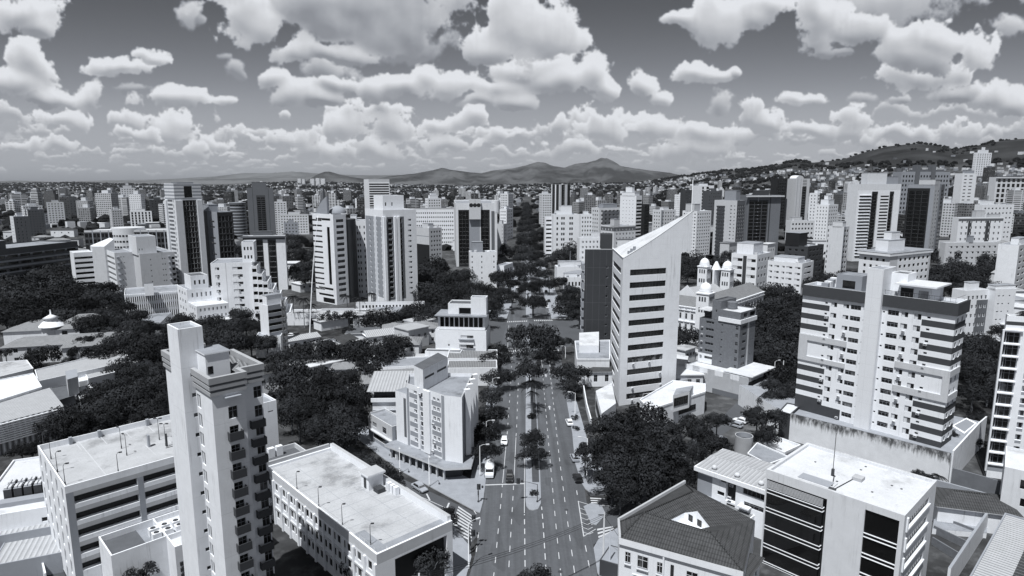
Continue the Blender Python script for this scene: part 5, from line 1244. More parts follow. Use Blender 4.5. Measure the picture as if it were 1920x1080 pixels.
# ---- simple pitched-roof houses and sheds
def house(label, px, py, w, d, h, ang, roof='tile', wall='offwhite', rise=1.8, hip=True, name='house', cat='house', wins=3, z=None, over=.5, group=None, C=None):
    """px, py: pixel of the near left eave corner; w along the front, d deep, eaves at h"""
    c = C or P(px, py, h); c = Vector((c[0], c[1], 0)); r = thing(name, label, cat, c, R(ang), group)
    bl = Bld.__new__(Bld); a = R(ang); bl.C = c; bl.ang = a; bl.dR = (math.cos(a), math.sin(a)); bl.dL = (-math.sin(a), math.cos(a)); bl.wR, bl.wL, bl.h, bl.wall, bl.root, bl.wins, bl.mb = w, d, h, wall, r, [], MB()
    n = max(1, int(h / 2.9)); R_ = [(u0, u1, z0, z1, 'm') for i in range(n) for u0, u1 in cols(wins, .05, .95, .32) for z0, z1 in ((i * h / n + h / n * .32, i * h / n + h / n * .78),)] if wins else []
    bl.block(R=R_, L=[(u0, u1, z0, z1, 'm') for u0, u1, z0, z1, st in R_][:len(R_) // 2 * 2:2] if wins else (), roof=None, ph=.05, hide='')
    b = MB(); o = over; x0, x1, y0, y1 = -o, w + o, -o, d + o
    if hip:
        if w >= d: k = (y1 - y0) / 2 * .9; A, B_ = (x0 + k, (y0 + y1) / 2, h + rise), (x1 - k, (y0 + y1) / 2, h + rise); q = [(x0, y0, h), (x1, y0, h), (x1, y1, h), (x0, y1, h)]; b.face([q[0], q[1], B_, A], roof); b.face([q[1], q[2], B_], roof); b.face([q[2], q[3], A, B_], roof); b.face([q[3], q[0], A], roof)
        else: k = (x1 - x0) / 2 * .9; A, B_ = ((x0 + x1) / 2, y0 + k, h + rise), ((x0 + x1) / 2, y1 - k, h + rise); q = [(x0, y0, h), (x1, y0, h), (x1, y1, h), (x0, y1, h)]; b.face([q[0], q[1], A], roof); b.face([q[1], q[2], B_, A], roof); b.face([q[2], q[3], B_], roof); b.face([q[3], q[0], A, B_], roof)
        b.tube([A, B_], .14, roof if roof == 'tile' else 'lgrey', 5)
    else:
        m = (y0 + y1) / 2; b.face([(x0, y0, h), (x1, y0, h), (x1, m, h + rise), (x0, m, h + rise)], roof); b.face([(x1, y1, h), (x0, y1, h), (x0, m, h + rise), (x1, m, h + rise)], roof)
        for x, s in ((0, 1), (w, 1)): bl.mb.face([(x, 0, h), (x, d, h), (x, d / 2, h + rise * .92)], wall)
    b.face([(x0, y0, h - .12), (x1, y0, h - .12), (x1, y1, h - .12), (x0, y1, h - .12)], wall)
    b.prism([(x0, y0), (x1, y0), (x1, y0 + .12), (x0, y0 + .12)], h - .12, h - .005, 'lgrey')
    b.obj('roof', r); bl.done(); return bl
def flatshed(label, px, py, w, d, h, ang, roof='roofgrey', wall='lgrey', ph=.35, name='shed', cat='shed', group=None, wins=()):
    c = P(px, py, h); s = Bld(name, label, C=c[:2], h=h, ang=ang, wR=w, wL=d, wall=wall, cat=cat, group=group); s.block(R=wins, roof=roof, ph=ph); return s.done()
flatshed('long low tiled shed roof behind the six-storey block', 705, 704, 22, 10, 5, 8, 'tilepale', 'lgrey', .3)
flatshed('dark ribbed roof right behind the six-storey block', 838, 690, 16, 9, 6, 2, 'ribdark', 'dirtywhite', .25)
flatshed('patched dark roof nearer the stepped white building', 838, 672, 17, 11, 6, 2, 'ribdark', 'dirtywhite', .25)
flatshed('flat grey roof with a white hut left of the stair tower', 690, 690, 24, 11, 5.5, 10, 'roofgrey', 'dirtywhite', .4)
house('small pale-roofed house among trees left of the lean-to flats', 655, 722, 11, 8, 4.5, 20, 'tilepale', 'offwhite', 1.4)
house('dark gabled tile roof with a pale parapet among the trees', 585, 718, 14, 9, 4.5, 12, 'tile', 'offwhite', 1.4, wins=0)
house('house with twin dark gables in the block of old houses', 646, 646, 8, 11, 4, 60, 'tile', 'offwhite', 2.0, False)
house('smaller dark gable in front of the twin-gabled house', 640, 660, 7, 8, 3.6, 60, 'tile', 'white', 1.8, False, wins=0)
house('house with a broad pale metal roof among the old houses', 690, 632, 14, 10, 4, 28, 'ribgrey', 'offwhite', 1.6, False)
house('two-storey villa with a tiled hip roof and small windows', 742, 618, 17, 9, 6.2, 10, 'tilepale', 'white', 1.8, wins=5)
house('smaller tiled hip roof left of the two-storey villa', 718, 617, 9, 8, 4.2, 10, 'tilepale', 'offwhite', 1.6)
house('pale long roof beside the lattice mast', 543, 640, 12, 7, 4.5, 40, 'ribgrey', 'white', 1.2, False)
house('low house with a small white wall under the dense trees', 620, 692, 10, 7, 4, 5, 'tilepale', 'dirtywhite', 1.2)
flatshed('dark low shed beside the lattice mast', 540, 668, 8, 6, 4.5, 10, 'roofdark', 'dgrey', .2)
flatshed('low white hut with a grey lid left of the lattice mast', 478, 632, 9, 8, 8, 12, 'roofgrey', 'dirtywhite', .4, wins=[(.2, .8, 3.5, 5, 'd')])
sh_ = flatshed('low shop with a pale front and lettered board behind the palms', 538, 588, 34, 10, 5.5, 2, 'ribgrey', 'white', .3, 'shop', 'shop', wins=[(.3, .62, .3, 3.2, 'd'), (.66, .95, .3, 3.4, 'd')])
b = MB(); lettering(b, 3.5, 9.5, -.01, 3.0, .7, 'charcoal', 8, (5, 8)); sh_.part('shop_lettering', b)
# lattice mast
mp = P(538, 690); r = thing('lattice_mast', 'slender dark lattice mast beside the narrow dark-striped building', 'mast', mp); hm = zat(mp.y, 562)
b = MB()
for sx, sy in ((-.9, -.9), (.9, -.9), (.9, .9), (-.9, .9)): b.tube([(sx, sy, 0), (sx * .35, sy * .35, hm)], .09, 'darkmetal', 4)
n = 16
for i in range(n):
    f0, f1 = 1 - .65 * i / n, 1 - .65 * (i + 1) / n; z0, z1 = hm * i / n, hm * (i + 1) / n
    for k in range(4):
        c = [(-.9, -.9), (.9, -.9), (.9, .9), (-.9, .9)]; p, q = c[k], c[(k + 1) % 4]
        b.tube([(p[0] * f0, p[1] * f0, z0), (q[0] * f1, q[1] * f1, z1)], .045, 'darkmetal', 4); b.tube([(q[0] * f0, q[1] * f0, z0), (p[0] * f1, p[1] * f1, z1)], .045, 'darkmetal', 4)
b.obj('lattice', r)
for k in range(3):
    b = MB(); b.cyl(.7 * math.cos(2 * k), .7 * math.sin(2 * k), hm - 2.2, hm - .2, .16, 'offwhite', 8); b.obj('antenna', r)
# ---- white stepped building on the left of the avenue
sb = Bld('stepped_building', 'white building rising in set-back storeys towards a stained stair block', b=(912, 688), ty=594, lx=800, rx=919, ang=84, wall='white', cat='building')
hh = sb.h; wl_ = sb.wL
ucol = lambda a, b_: (sb.u('L', 840 + a / 2.16, 640), sb.u('L', 840 + b_ / 2.16, 640))
sb.block(0, sb.wR, 0, wl_ * .86, 0, hh * .72, L=[(*[min(max(q, .02), .98) for q in (.47, .72)], hh * .08, hh * .20, 'h'), (.47, .75, hh * .36, hh * .44, 'h'), (.25, .28, hh * .40, hh * .44, 's'), (.50, .75, hh * .56, hh * .62, 'h')], roof='roofwhite', ph=.3)
sb.block(.8, sb.wR, .5, wl_ * .82, hh * .72, hh * 1.0, L=G(1, cols(9, .04, .96, .8), hh * .74, hh * .98, .15, .95, 'd'), roof='roofgrey', ph=.2)
sb.block(2.5, sb.wR - .5, 1.0, wl_ * .66, hh * 1.0, hh * 1.22, L=[(.3, .65, hh * 1.01, hh * 1.14, 'v')], roof='roofdark', ph=.4, mat='dirtywhite')
sb.block(2.0, 6.0, .2, wl_ * .27, hh * 1.0, zat(sb.C.y + 4, 556), mat='stainwall', roof='roofgrey', ph=.3)
sb.block(-3.6, -.01, wl_ * .40, wl_ * 1.0, 0, hh * .34, mat='dirtywhite', roof='roofdark', ph=.3)
sb.block(-1.2, -.01, 0, wl_ * .38, 0, hh * .12, mat='dirtywhite', roof='roofgrey', ph=.2)
b = MB()
for z in (hh * .30, hh * .54): b.box(-1.0, -.005, wl_ * .20, wl_ * .46, z, z + .2, 'roofgrey', bottom=True); b.box(-1.0, -.9, wl_ * .20, wl_ * .46, z - 1.6, z - .9, 'offwhite', bottom=True)
sb.part('canopy', b)
b = MB(); b.box(-.9, sb.wR, -.3, wl_ * .86, hh * 1.0 + .002, hh * 1.0 + .25, 'roofgrey', bottom=True); sb.part('eave', b)
sb.done()
# ---- the office tower with the slanted top
st = Bld('office_tower', 'white office tower with a sharply slanted fin-like top and dark ribbon windows', C=(31.2, 178.6), h=43.3, ang=21, wR=19.4, wL=23, wall='towerw', cat='office tower')
wR = st.wR; zb = st.hit('R', 1180, 743)[1]; TOP = zat(187, 396)
tl = [st.z('R', 1220, y) for y in (522, 549)]
rows = []
Ru = [(st.u('R', 1180, 560), st.u('R', 1247, 560))]
y0s = [(522, 498), (545.5, 521), (568, 544), (591, 567), (613, 589), (636, 611), (658, 634), (682, 657), (704, 679), (727, 701), (749, 724)]
zz = [st.z('R', 1180, 510 + (i) * 23.2) for i in range(11)]
zt0, zt1 = st.z('R', 1181, 511.5), st.z('R', 1174, 744)
RW, LW_ = [], []
for i in range(11):
    z = zt0 + (zt1 - zt0) * i / 10
    RW.append((Ru[0][0], Ru[0][1], z - .85, z + .85, 'rk'))
    LW_.append((.16, .84, z - .85, z + .85, 'rk') if 0 < i < 9 else (.16 if i == 0 else .2, .84 if i == 0 else .6, z - .85, z + .85, 'rk'))
RW.append((.94, .965, zt0 + 4.2, zt0 + 6.2, 'd')); RW += [(.42, .60, .4, 2.6, 'b'), (.66, .78, .4, 2.6, 'b')]
st.dLr = R(94 - 111)                                        # the left side wall is not square to the front
st.side('R', RW, [], 0, 43.3, 'towerw', .22)
LP = P(1149, 467, 43.3); lloc = loc(st, LP[:2]); fin = wR + 3.4
ztop = lambda x: 43.3 + (TOP - 43.3) * (.86 * x / fin + .14 * (x / fin) ** 2)
m = st.mb
xs = [0, 4, 8, 12, 16, wR, fin]
for a, c in zip(xs[:-1], xs[1:]):
    zlo = 43.3 if c <= wR + .01 else ztop(wR) - 9.6
    m.face([(a, 0, zlo), (c, 0, zlo), (c, 0, ztop(c)), (a, 0, ztop(a))], 'towerw')
bk = lambda x: lloc[1] * (1 - x / fin) + .8 * x / fin; bx = lambda x: lloc[0] * (1 - x / fin) + x
m.face([(wR, 0, 0), (wR, 1.2, 0), (wR, 1.2, 45), (wR, 0, 45)], 'offwhite'); m.face([(wR, 0, ztop(wR) - 9.6), (fin, 0, ztop(wR) - 9.6), (fin, .8, ztop(wR) - 9.6), (wR, 1.2, ztop(wR) - 9.6)], 'offwhite'); m.face([(fin, 0, ztop(wR) - 9.6), (fin, .8, ztop(wR) - 9.6), (fin, .8, ztop(fin)), (fin, 0, ztop(fin))], 'offwhite')
m.face([(lloc[0], lloc[1], 0), (wR, 1.2, 0), (wR, 1.2, ztop(wR)), (lloc[0], lloc[1], 43.3)], 'offwhite')
ll = math.hypot(*lloc); st.wL = ll
# left wall, with its own openings, on the oblique line from the near corner to the back corner
dv = (lloc[0] / ll, lloc[1] / ll); us = [0, .16 * ll, .84 * ll, ll]; nrm = (-dv[1], dv[0])
def LPt(u, z, d=0.0): v = ll - u; return (dv[0] * v - nrm[0] * d, dv[1] * v - nrm[1] * d, z)
zprev = 0.0
for i in range(10, -1, -1):
    z = zt0 + (zt1 - zt0) * i / 10; u0, u1 = (.08 * ll, .84 * ll) if i < 9 else (.08 * ll, .5 * ll)
    m.face([LPt(0, zprev), LPt(ll, zprev), LPt(ll, z - .85), LPt(0, z - .85)], 'towerw'); m.face([LPt(0, z - .85), LPt(u0, z - .85), LPt(u0, z + .85), LPt(0, z + .85)], 'towerw'); m.face([LPt(u1, z - .85), LPt(ll, z - .85), LPt(ll, z + .85), LPt(u1, z + .85)], 'towerw')
    for p, q in (((u0, z - .85), (u1, z - .85)), ((u1, z - .85), (u1, z + .85)), ((u1, z + .85), (u0, z + .85)), ((u0, z + .85), (u0, z - .85))): m.face([LPt(*p), LPt(*p, .22), LPt(*q, .22), LPt(*q)], 'white')
    link('window', win_mesh(u1 - u0, 1.7, 'rk'), st.root, LPt(u0, z - .85, .22), math.atan2(-dv[1], -dv[0])); zprev = z + .85
m.face([LPt(0, zprev), LPt(ll, zprev), LPt(ll, 43.3), LPt(0, 43.3)], 'towerw')
b = MB()
for a, c in zip(xs[:-1], xs[1:]): b.face([(a, 0.12, ztop(a) + .02), (c, .12, ztop(c) + .02), (bx(c), bk(c), ztop(c) + .02), (bx(a), bk(a), ztop(a) + .02)], 'roofwhite')
b.tube([(x, .06, ztop(x) + .05) for x in xs], .13, 'lgrey', 5); b.tube([LPt(0, 43.6), LPt(ll, 43.6)], .16, 'offwhite', 5); st.part('roof', b)
b = MB(); b.tube([(fin - .2, .4, ztop(fin)), (fin - .2, .4, ztop(fin) + 9)], .09, 'lgrey', 5); st.part('antenna', b)
b = MB()
for k in range(3): b.box(2.6 + k * .9, 3.2 + k * .9, 1.5, 2.1, 44.2 + k * .6, 45.2 + k * .6, 'mgrey')
st.part('air_conditioner', b)
for i, u_ in ((10, .22), (10, .72), (9, .22), (9, .72), (8, .70), (7, .50), (7, .22)): st.ac('R', u_, zt0 + (zt1 - zt0) * i / 10 - 1.55)
st.done()
def whitebox(name, label, poly_px, z, wall, roof, cat='building', z0=0.0, group=None, ph=.0, wins=()):
    """a prism on roof corners read from the photograph at its own roof height"""
    q = [P(x, y, z) for x, y in poly_px]; c = Vector((sum(p.x for p in q) / len(q), sum(p.y for p in q) / len(q), 0))
    r = thing(name, label, cat, c, 0, group); b = MB(); b.prism([((p - c).x, (p - c).y) for p in q], z0, z, wall); b.obj('wall', r)
    k = MB(); k.face([((p - c).x, (p - c).y, z + .03) for p in q], roof); k.obj('roof', r)
    if ph:
        w = MB()
        for i in range(len(q)):
            p, n = q[i] - c, q[(i + 1) % len(q)] - c; e = (n - p).normalized(); o = Vector((-e.y, e.x, 0)) * .12
            v = [p - o, n - o, n + o, p + o]; w.prism([(a.x, a.y) for a in v], z + .031 + .002 * i, z + ph + .003 * i, wall)
        w.obj('parapet', r)
    for i, f0, f1, z0_, z1_, st_ in wins:
        p, n = q[i] - c, q[(i + 1) % len(q)] - c; a = p.lerp(n, f0); d = n - p; L = d.length * (f1 - f0); ang = math.atan2(d.y, d.x)
        o = Vector((d.y, -d.x, 0)).normalized() * .07
        link('window', win_mesh(L, z1_ - z0_, st_), r, (a.x + o.x, a.y + o.y, z0_), ang)
    return r
whitebox('annex', 'low white annex with a white roof at the left foot of the slanted tower', [(1128, 776), (1155, 756), (1147, 718), (1117, 733)], 6, 'offwhite', 'roofwhite', 'annex', wins=[(3, .12, .9, 2.0, 4.4, 'rk')])
whitebox('annex', 'long white annex with a bright flat roof running right from the slanted tower', [(1220, 770), (1322, 737), (1322, 722), (1262, 716), (1200, 752)], 6, 'offwhite', 'roofwhite', 'annex', ph=.5, wins=[(0, .50, .82, 2.2, 3.8, 'rk')])
whitebox('annex', 'small white rooftop studio on the long annex', [(1262, 742), (1293, 734), (1300, 723), (1268, 729)], 8.6, 'offwhite', 'roofgrey', 'annex', 4, wins=[(0, .05, .9, 5.5, 7.8, 'mk')])
# ---- dark slab behind it and the stained white wall block
ds = Bld('dark_slab', 'tall dark blank slab with a single column of tiny windows', b=(1145, 664), ty=468, lx=1097, rx=1150, ang=86, wall='darkcurtain', cat='building')
ds.block(L=G(9, [(.76, .84)], 2, ds.h - 5, .45, .68, 's'), roof='roofdark', ph=.5)
ds.block(2, 7, .3, 4.5, ds.h, ds.h + 5.5, mat='charcoal', roof='roofdark', ph=.3)
b = MB()
for i in range(9): b.box(2, 9, ds.wL + .002, ds.wL + 1.0, 3 + i * 3.6, 5.4 + i * 3.6, 'mgrey', bottom=True)
ds.part('balcony', b); ds.done()
whitebox('wall_block', 'white block with a broad stained blank wall below the dark slab', [(1082, 676), (1143, 676), (1143, 640), (1078, 642)], 8, 'stainwall', 'roofgrey', 'building', ph=.6)
whitebox('roof_house', 'small white hut with a pale lid on top of the stained wall block', [(1086, 648), (1123, 648), (1123, 622), (1086, 624)], 10.5, 'offwhite', 'roofwhite', 'hut', 8)
house('tiled villa squeezed between street trees and the slanted tower', 1103, 697, 12, 9, 5, 4, 'tile', 'offwhite', 1.6)
wall_run('garden_wall', 'pale garden wall along the right pavement before the slanted tower', [P(1094, 735), P(1100, 770), P(1108, 800)], 2.2, .3, 'dirtywhite')
# ================================================================ right-hand foreground
# ---- speckled stone block on its white podium
pod = Bld('podium', 'white blank podium with a stained cap under the speckled stone block', b=(1401, 754), ty=710, lx=1287, rx=1432, ang=43, wall='white', cat='podium')
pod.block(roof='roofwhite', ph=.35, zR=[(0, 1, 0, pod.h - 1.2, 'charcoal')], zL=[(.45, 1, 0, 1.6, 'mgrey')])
b = MB(); b.box(1.5, pod.wR + 7, -.5, 9, pod.h + .003, pod.h + .35, 'white', 'roofwhite', True); b.box(3, pod.wR + 6, .6, 8, pod.h - 2.6, pod.h - .005, 'charcoal', bottom=True); b.box(3, pod.wR + 8, -.8, 9, pod.h - 3.4, pod.h - 2.62, 'offwhite', 'roofgrey', True); pod.part('canopy', b)
for k in range(4): b = MB(); b.box(-.03, -.004, 3 + k * 5.2, 5.8 + k * 5.2, pod.h - 1.5, pod.h + .15, 'stainwall', bottom=True); pod.part('roof_cap', b); pod.done()
so = Bld('stone_block', 'dark speckled stone apartment block with a pale penthouse band', c=(1389, 590), Y=190.7, lx=1313, rx=1418, ang=43, wall='stone', cat='apartment block', z0=pod.h - .2)
hs = so.h; ws = so.wL; n = 6
cL = so.cu('L', 640, (1322, 1337), (1351, 1354), (1378, 1383)); cR = so.cu('R', 640, (1393, 1401))
LL = G(n, [cL[0]], .6, hs - 3.2, .45, .80, 'm') + G(n, [cL[1]], .2, hs - 3.2, .45, .68, 's') + G(n, [cL[2]], -.6, hs - 3.4, .35, .85, 'm')
RR = G(n, [(.18, .42)], .2, hs - 3.2, .40, .78, 'm') + G(n, [(.70, .74), (.86, .90)], .2, hs - 3.2, .5, .64, 's')
so.block(L=LL, R=RR, zL=[(0, .36, 0, 3.2, 'white')], zR=[(.50, .60, 0, hs, 'lgrey')], roof='roofwhite', ph=.3, z1=hs - 3.0)
b = MB(); b.box(-.3, so.wR + .3, -.3, ws * .52, hs - 3.0 + .003, hs - 1.7, 'offwhite', bottom=True); so.part('band', b)
so.block(0, so.wR, 0, ws * .50, hs - 1.7, hs + .6, mat='stone', roof='roofwhite', ph=.2, R=[(.2, .45, hs - 1.4, hs + .1, 'm'), (.6, .95, hs - 1.4, hs + .1, 'd')])
so.block(.6, so.wR, ws * .50, ws * .72, hs - 3.0, hs + 3.2, mat='stone', roof='roofdark', ph=.4, L=[(.4, .55, hs - .6, hs + .2, 's')])
b = MB(); b.box(-.6, 5, ws * .72, ws + .4, hs - .4, hs - .1, 'offwhite', 'roofwhite', True); so.part('terrace_roof', b)
b = MB(); b.box(2, 3, ws * .74, ws - .5, hs - 3.0, hs - .4, 'charcoal'); so.part('terrace_glazing', b)
b = MB(); b.cyl(so.wR * .5, ws * .4, hs + .6, hs + 2.6, 1.6, 'stone', 16); so.part('water_tank', b)
for i in range(5): so.ac('L', .08, 1.4 + i * (hs - 3.8) / n + .8)
so.done()
whitebox('annex', 'small white flat-roofed hut behind the long annex of the slanted tower', [(1262, 688), (1288, 682), (1291, 668), (1266, 664)], 5, 'offwhite', 'roofwhite', 'hut', wins=[(0, .15, .8, 2.0, 3.6, 's')])
whitebox('annex', 'patchwork of white low roofs left of the podium', [(1264, 720), (1296, 708), (1306, 690), (1272, 684)], 4.2, 'dirtywhite', 'roofgrey', 'shed')
# ---- the palace with domes
def dome(b, x, y, z, r, m='white', hgt=1.25):
    b.cyl(x, y, z, z + r * .35, r * 1.06, m, 20); b.lathe(x, y, [(r * math.cos(a), z + r * .35 + r * hgt * math.sin(a)) for a in [i * math.pi / 2 / 8 for i in range(9)]], m); b.cyl(x, y, z + r * (.33 + hgt), z + r * (.6 + hgt), r * .10, m, 8, r * .03)
pl = Bld('palace', 'ornate white palace with bulbous domes and long dark ridged roofs', c=(1330, 580), Y=262, lx=1262, rx=1400, ang=48, wall='white', cat='palace', wL=26, wR=60)
ph_ = pl.h
def arch_rows(n): return G(1, cols(n, .03, .97, .38), .4, 4.6, .2, .85, 'm') + G(1, cols(n, .03, .97, .34), 5.4, 9.6, .2, .8, 'm') + G(1, cols(n, .03, .97, .30), 10.2, ph_ - 1.2, .15, .75, 'm')
pl.block(L=arch_rows(9), R=arch_rows(16), roof=None, ph=.1)
b = MB()
for z in (5.0, 10.0, ph_ - .5): b.box(-.4, pl.wR + .4, -.4, -.003, z, z + .4, 'white', bottom=True); b.box(-.4, -.003, -.003, pl.wL, z, z + .4, 'white', bottom=True)
pl.part('cornice', b)
b = MB()
for i in range(10): b.box(-.25, -.004, i * pl.wL / 9.5, i * pl.wL / 9.5 + .35, 0, ph_ - .5, 'white')
for i in range(17): b.box(i * pl.wR / 16.5, i * pl.wR / 16.5 + .35, -.25, -.004, 0, ph_ - .5, 'white')
pl.part('pilaster', b)
def gabled(x0, x1, y0, y1, z, rise, m, along='x'):
    b = MB()
    if along == 'x': k = (y0 + y1) / 2; b.face([(x0, y0, z), (x1, y0, z), (x1, k, z + rise), (x0, k, z + rise)], m); b.face([(x1, y1, z), (x0, y1, z), (x0, k, z + rise), (x1, k, z + rise)], m); b.face([(x0, y1, z), (x0, y0, z), (x0, k, z + rise)], 'white'); b.face([(x1, y0, z), (x1, y1, z), (x1, k, z + rise)], 'white')
    else: k = (x0 + x1) / 2; b.face([(x0, y0, z), (k, y0, z + rise), (k, y1, z + rise), (x0, y1, z)], m); b.face([(x1, y0, z), (x1, y1, z), (k, y1, z + rise), (k, y0, z + rise)], m); b.face([(x0, y0, z), (x1, y0, z), (k, y0, z + rise)], 'white')
    return b
pl.part('roof', gabled(0, 12, 0, pl.wL, ph_, 3.4, 'ribdark', 'y')); pl.part('roof', gabled(6, pl.wR, 0.2, 14, ph_ + .01, 3.6, 'ribdark', 'x'))
def dometower(x, y, w, z1, r, label=None):
    b = MB(); b.box(x - w, x + w, y - w, y + w, 0, z1, 'white'); b.box(x - w - .3, x + w + .3, y - w - .3, y + w + .3, z1 + .003, z1 + .5, 'white', bottom=True); o = pl.part('dome_tower', b)
    d = MB(); dome(d, x, y, z1 + .5, r); d.obj('dome', o)
    for k in range(2):
        for s in (-1, 0, 1):
            link('window', win_mesh(.7, 1.9, 'm'), o, (x + s * 1.2 - .35, y - w - .04, z1 - 3 - 4.6 * k)); link('window', win_mesh(.7, 1.9, 'm'), o, (x - w - .04, y + s * 1.2 + .35, z1 - 3 - 4.6 * k), -math.pi / 2)
dometower(2.2, 3.0, 2.8, zat(262, 553), 2.6)
q1 = PY(1321, 500, 318); q2 = PY(1364, 506, 318); l1 = loc(pl, q1); l2 = loc(pl, q2)
dometower(*l1, 2.4, q1.z, 2.4); dometower(*l2, 2.4, q2.z, 2.5)
q3 = PY(1343, 505, 318); l3 = loc(pl, q3); b = MB(); b.box(l3[0] - 3, l3[0] + 3, l3[1] - .5, l3[1] + .5, 0, q3.z, 'white'); b.cyl(l3[0], l3[1], q3.z, q3.z + 4, 2.4, 'white', 14, .5); pl.part('pediment', b)
pb = Bld('palace_wing', 'long palace wing with a dark ridged roof and scaffolded side', c=(1312, 560), Y=285, lx=1270, rx=1362, ang=35, wall='white', cat='palace', wL=14)
hb = pb.h; pb.block(R=G(2, cols(10, .05, .95, .4), hb - 9.5, hb - .6, .25, .8, 'm') + [(.30, .95, hb - 15, hb - 9.6, 'v')], L=G(3, cols(4, .1, .9, .4), hb - 12, hb - .6, .25, .8, 'm'), roof=None, ph=.1)
pb.part('roof', gabled(-.5, pb.wR + .5, -.5, pb.wL + .5, hb, 4.2, 'ribgrey', 'x')); 
b = MB(); b.face([(-.3, .5, hb), (-.3, pb.wL - .5, hb), (-.3, pb.wL / 2, hb + 5.4)], 'white'); b.box(-.32, .6, pb.wL / 2 - 3, pb.wL / 2 + 3, hb - 5, hb + 1, 'white'); pb.part('gable', b); pb.done(); pl.done()
# ---- the striped apartment block on its terrace behind the stained wall
TZ = 6.0
sb2 = Bld('striped_block', 'white apartment block with dark horizontal stripes and a tall blank central shaft', c=(1795, 569), Y=135, lx=1507, rx=1815, ang=40, wall='white', cat='apartment block', z0=TZ)
hS = sb2.h; fS = (hS - 3.2) / 11; UL = lambda a, y=690: sb2.u('L', 1480 + a / 3, y)
zr = [.3 + fS * i for i in range(11)]
def lc(*prs): return [(UL(a, y), UL(c, y)) for a, c, y in prs]
y6 = 500 + 640 / 3
LLs = []
for nm, a, c, lo, hi, stl in (('s', 166, 180, .52, .70, 's'), ('w', 200, 232, .34, .78, 'h'), ('w', 268, 300, .38, .76, 'h'), ('r', 308, 366, .36, .78, 'm'), ('s', 380, 390, .48, .62, 's'), ('s', 488, 500, .48, .64, 's'), ('r', 516, 578, .36, .80, 'm'), ('w', 592, 630, .36, .80, 'h'), ('w', 664, 704, .30, .80, 'h'), ('s', 736, 756, .52, .70, 's')):
    u0, u1 = UL(a, y6), UL(c, y6)
    for i in range(11):
        if i == 0 and a < 300: continue
        LLs.append((u0, u1, zr[i] + fS * lo, zr[i] + fS * hi, stl))
zl = []
uA, uB, uC, uD = UL(192, y6), UL(304, y6), UL(708, y6), UL(585, y6)
for i in range(11):
    if i in (5, 6): continue
    if i > 0: zl.append((0, uA, zr[i] - fS * .12, zr[i] + fS * .40, 'stripe'))
    if i not in (4,): zl.append((uC, 1, zr[i] - fS * .12, zr[i] + fS * .40, 'stripe'))
zl += [(0, uB, zr[4] + fS * .88, zr[5] + fS * .32, 'lgrey'), (0, uB, zr[6] + fS * .85, zr[7] + fS * .38, 'lgrey'), (0, UL(88, y6), zr[5], zr[7], 'lgrey'), (uD, 1, zr[3] + fS * .82, zr[4] + fS * .40, 'lgrey'), (uD, 1, zr[5] + fS * .95, zr[6] + fS * .50, 'lgrey'), (UL(860, y6), 1, zr[4], zr[6] + fS * .2, 'lgrey')]
zl += [(0, 1, hS - 2.7, hS, 'stripe'), (0, UL(300, y6), 0, zr[1] - fS * .12, 'charcoal')]
zrr = [(0, 1, zr[i] - fS * .12, zr[i] + fS * .40, 'stripe') for i in range(11) if i not in (4, 5, 6)] + [(0, 1, hS - 2.7, hS, 'stripe'), (0, 1, zr[3] + fS * .82, zr[4] + fS * .4, 'lgrey'), (0, 1, zr[5] + fS * .95, zr[6] + fS * .5, 'lgrey')]
sb2.block(L=LLs, zL=zl, R=G(11, [(.18, .34), (.60, .74)], .3, hS - 2.9, .35, .78, 'h'), zR=zrr, roof='roofgrey', ph=.8)
b = MB()                                                      # stripe and frame panels stand a hand's breadth proud of the wall
wL2 = sb2.wL
for z0, z1, m in ((hS - 2.72, hS - .02, 'stripe'),):
    for u0, u1 in ((0, UL(432, 560)), (UL(522, 560), 1)): b = MB(); b.box(-.45, -.003, wL2 * (1 - u1) - (.45 if u1 == 1 else 0), wL2 * (1 - u0), z0, z1, m, bottom=True); sb2.part('fascia', b)
    b = MB(); b.box(-.003, sb2.wR + .4, -.45, -.003, z0, z1, m, bottom=True)
sb2.part('fascia', b)
b = MB()
for u0, u1, z0, z1 in ((uD, 1, zr[3] + fS * .82, zr[4] + fS * .40), (uD, 1, zr[5] + fS * .95, zr[6] + fS * .50), (UL(862, y6), 1, zr[4] + fS * .402, zr[5] + fS * .948)): b.box(-.30, -.003, wL2 * (1 - u1) - (.30 if u1 == 1 else 0), wL2 * (1 - u0), z0, z1, 'lgrey', bottom=True)
b.box(-.003, sb2.wR * .9, -.3, -.003, zr[3] + fS * .82, zr[4] + fS * .4, 'lgrey', bottom=True); b.box(-.003, sb2.wR * .9, -.3, -.003, zr[5] + fS * .95, zr[6] + fS * .5, 'lgrey', bottom=True)
sb2.part('frame_panel', b); b = MB()
for u0, u1, z0, z1 in ((0, uB, zr[4] + fS * .88, zr[5] + fS * .32), (0, uB, zr[6] + fS * .85, zr[7] + fS * .38), (0, UL(86, y6), zr[5] + fS * .322, zr[6] + fS * .848)): b.box(-.30, -.003, wL2 * (1 - u1), wL2 * (1 - u0), z0, z1, 'lgrey', bottom=True)
sb2.part('frame_panel', b)
u0, u1 = UL(440, 560), UL(530, 560); sh = zat(sb2.W(0, wL2 * .5, 0).y, 502) - TZ
sb2.block(-1.4, 6, wL2 * (1 - u1), wL2 * (1 - u0), 0, sh, mat='jointw', roof='roofgrey', ph=.4)
sb2.block(3.5, 9, wL2 * (1 - u1) - 3.5, wL2 * (1 - u1) - .01, hS - 1, sh - 1.2, mat='white', roof='roofdark', ph=.3)
sb2.block(3, 9, wL2 * .62, wL2 * .80, hS - .8, hS + 3.2, mat='mgrey', roof='roofgrey', ph=.2, L=[(.25, .75, hS - .2, hS + 1.8, 'd')])
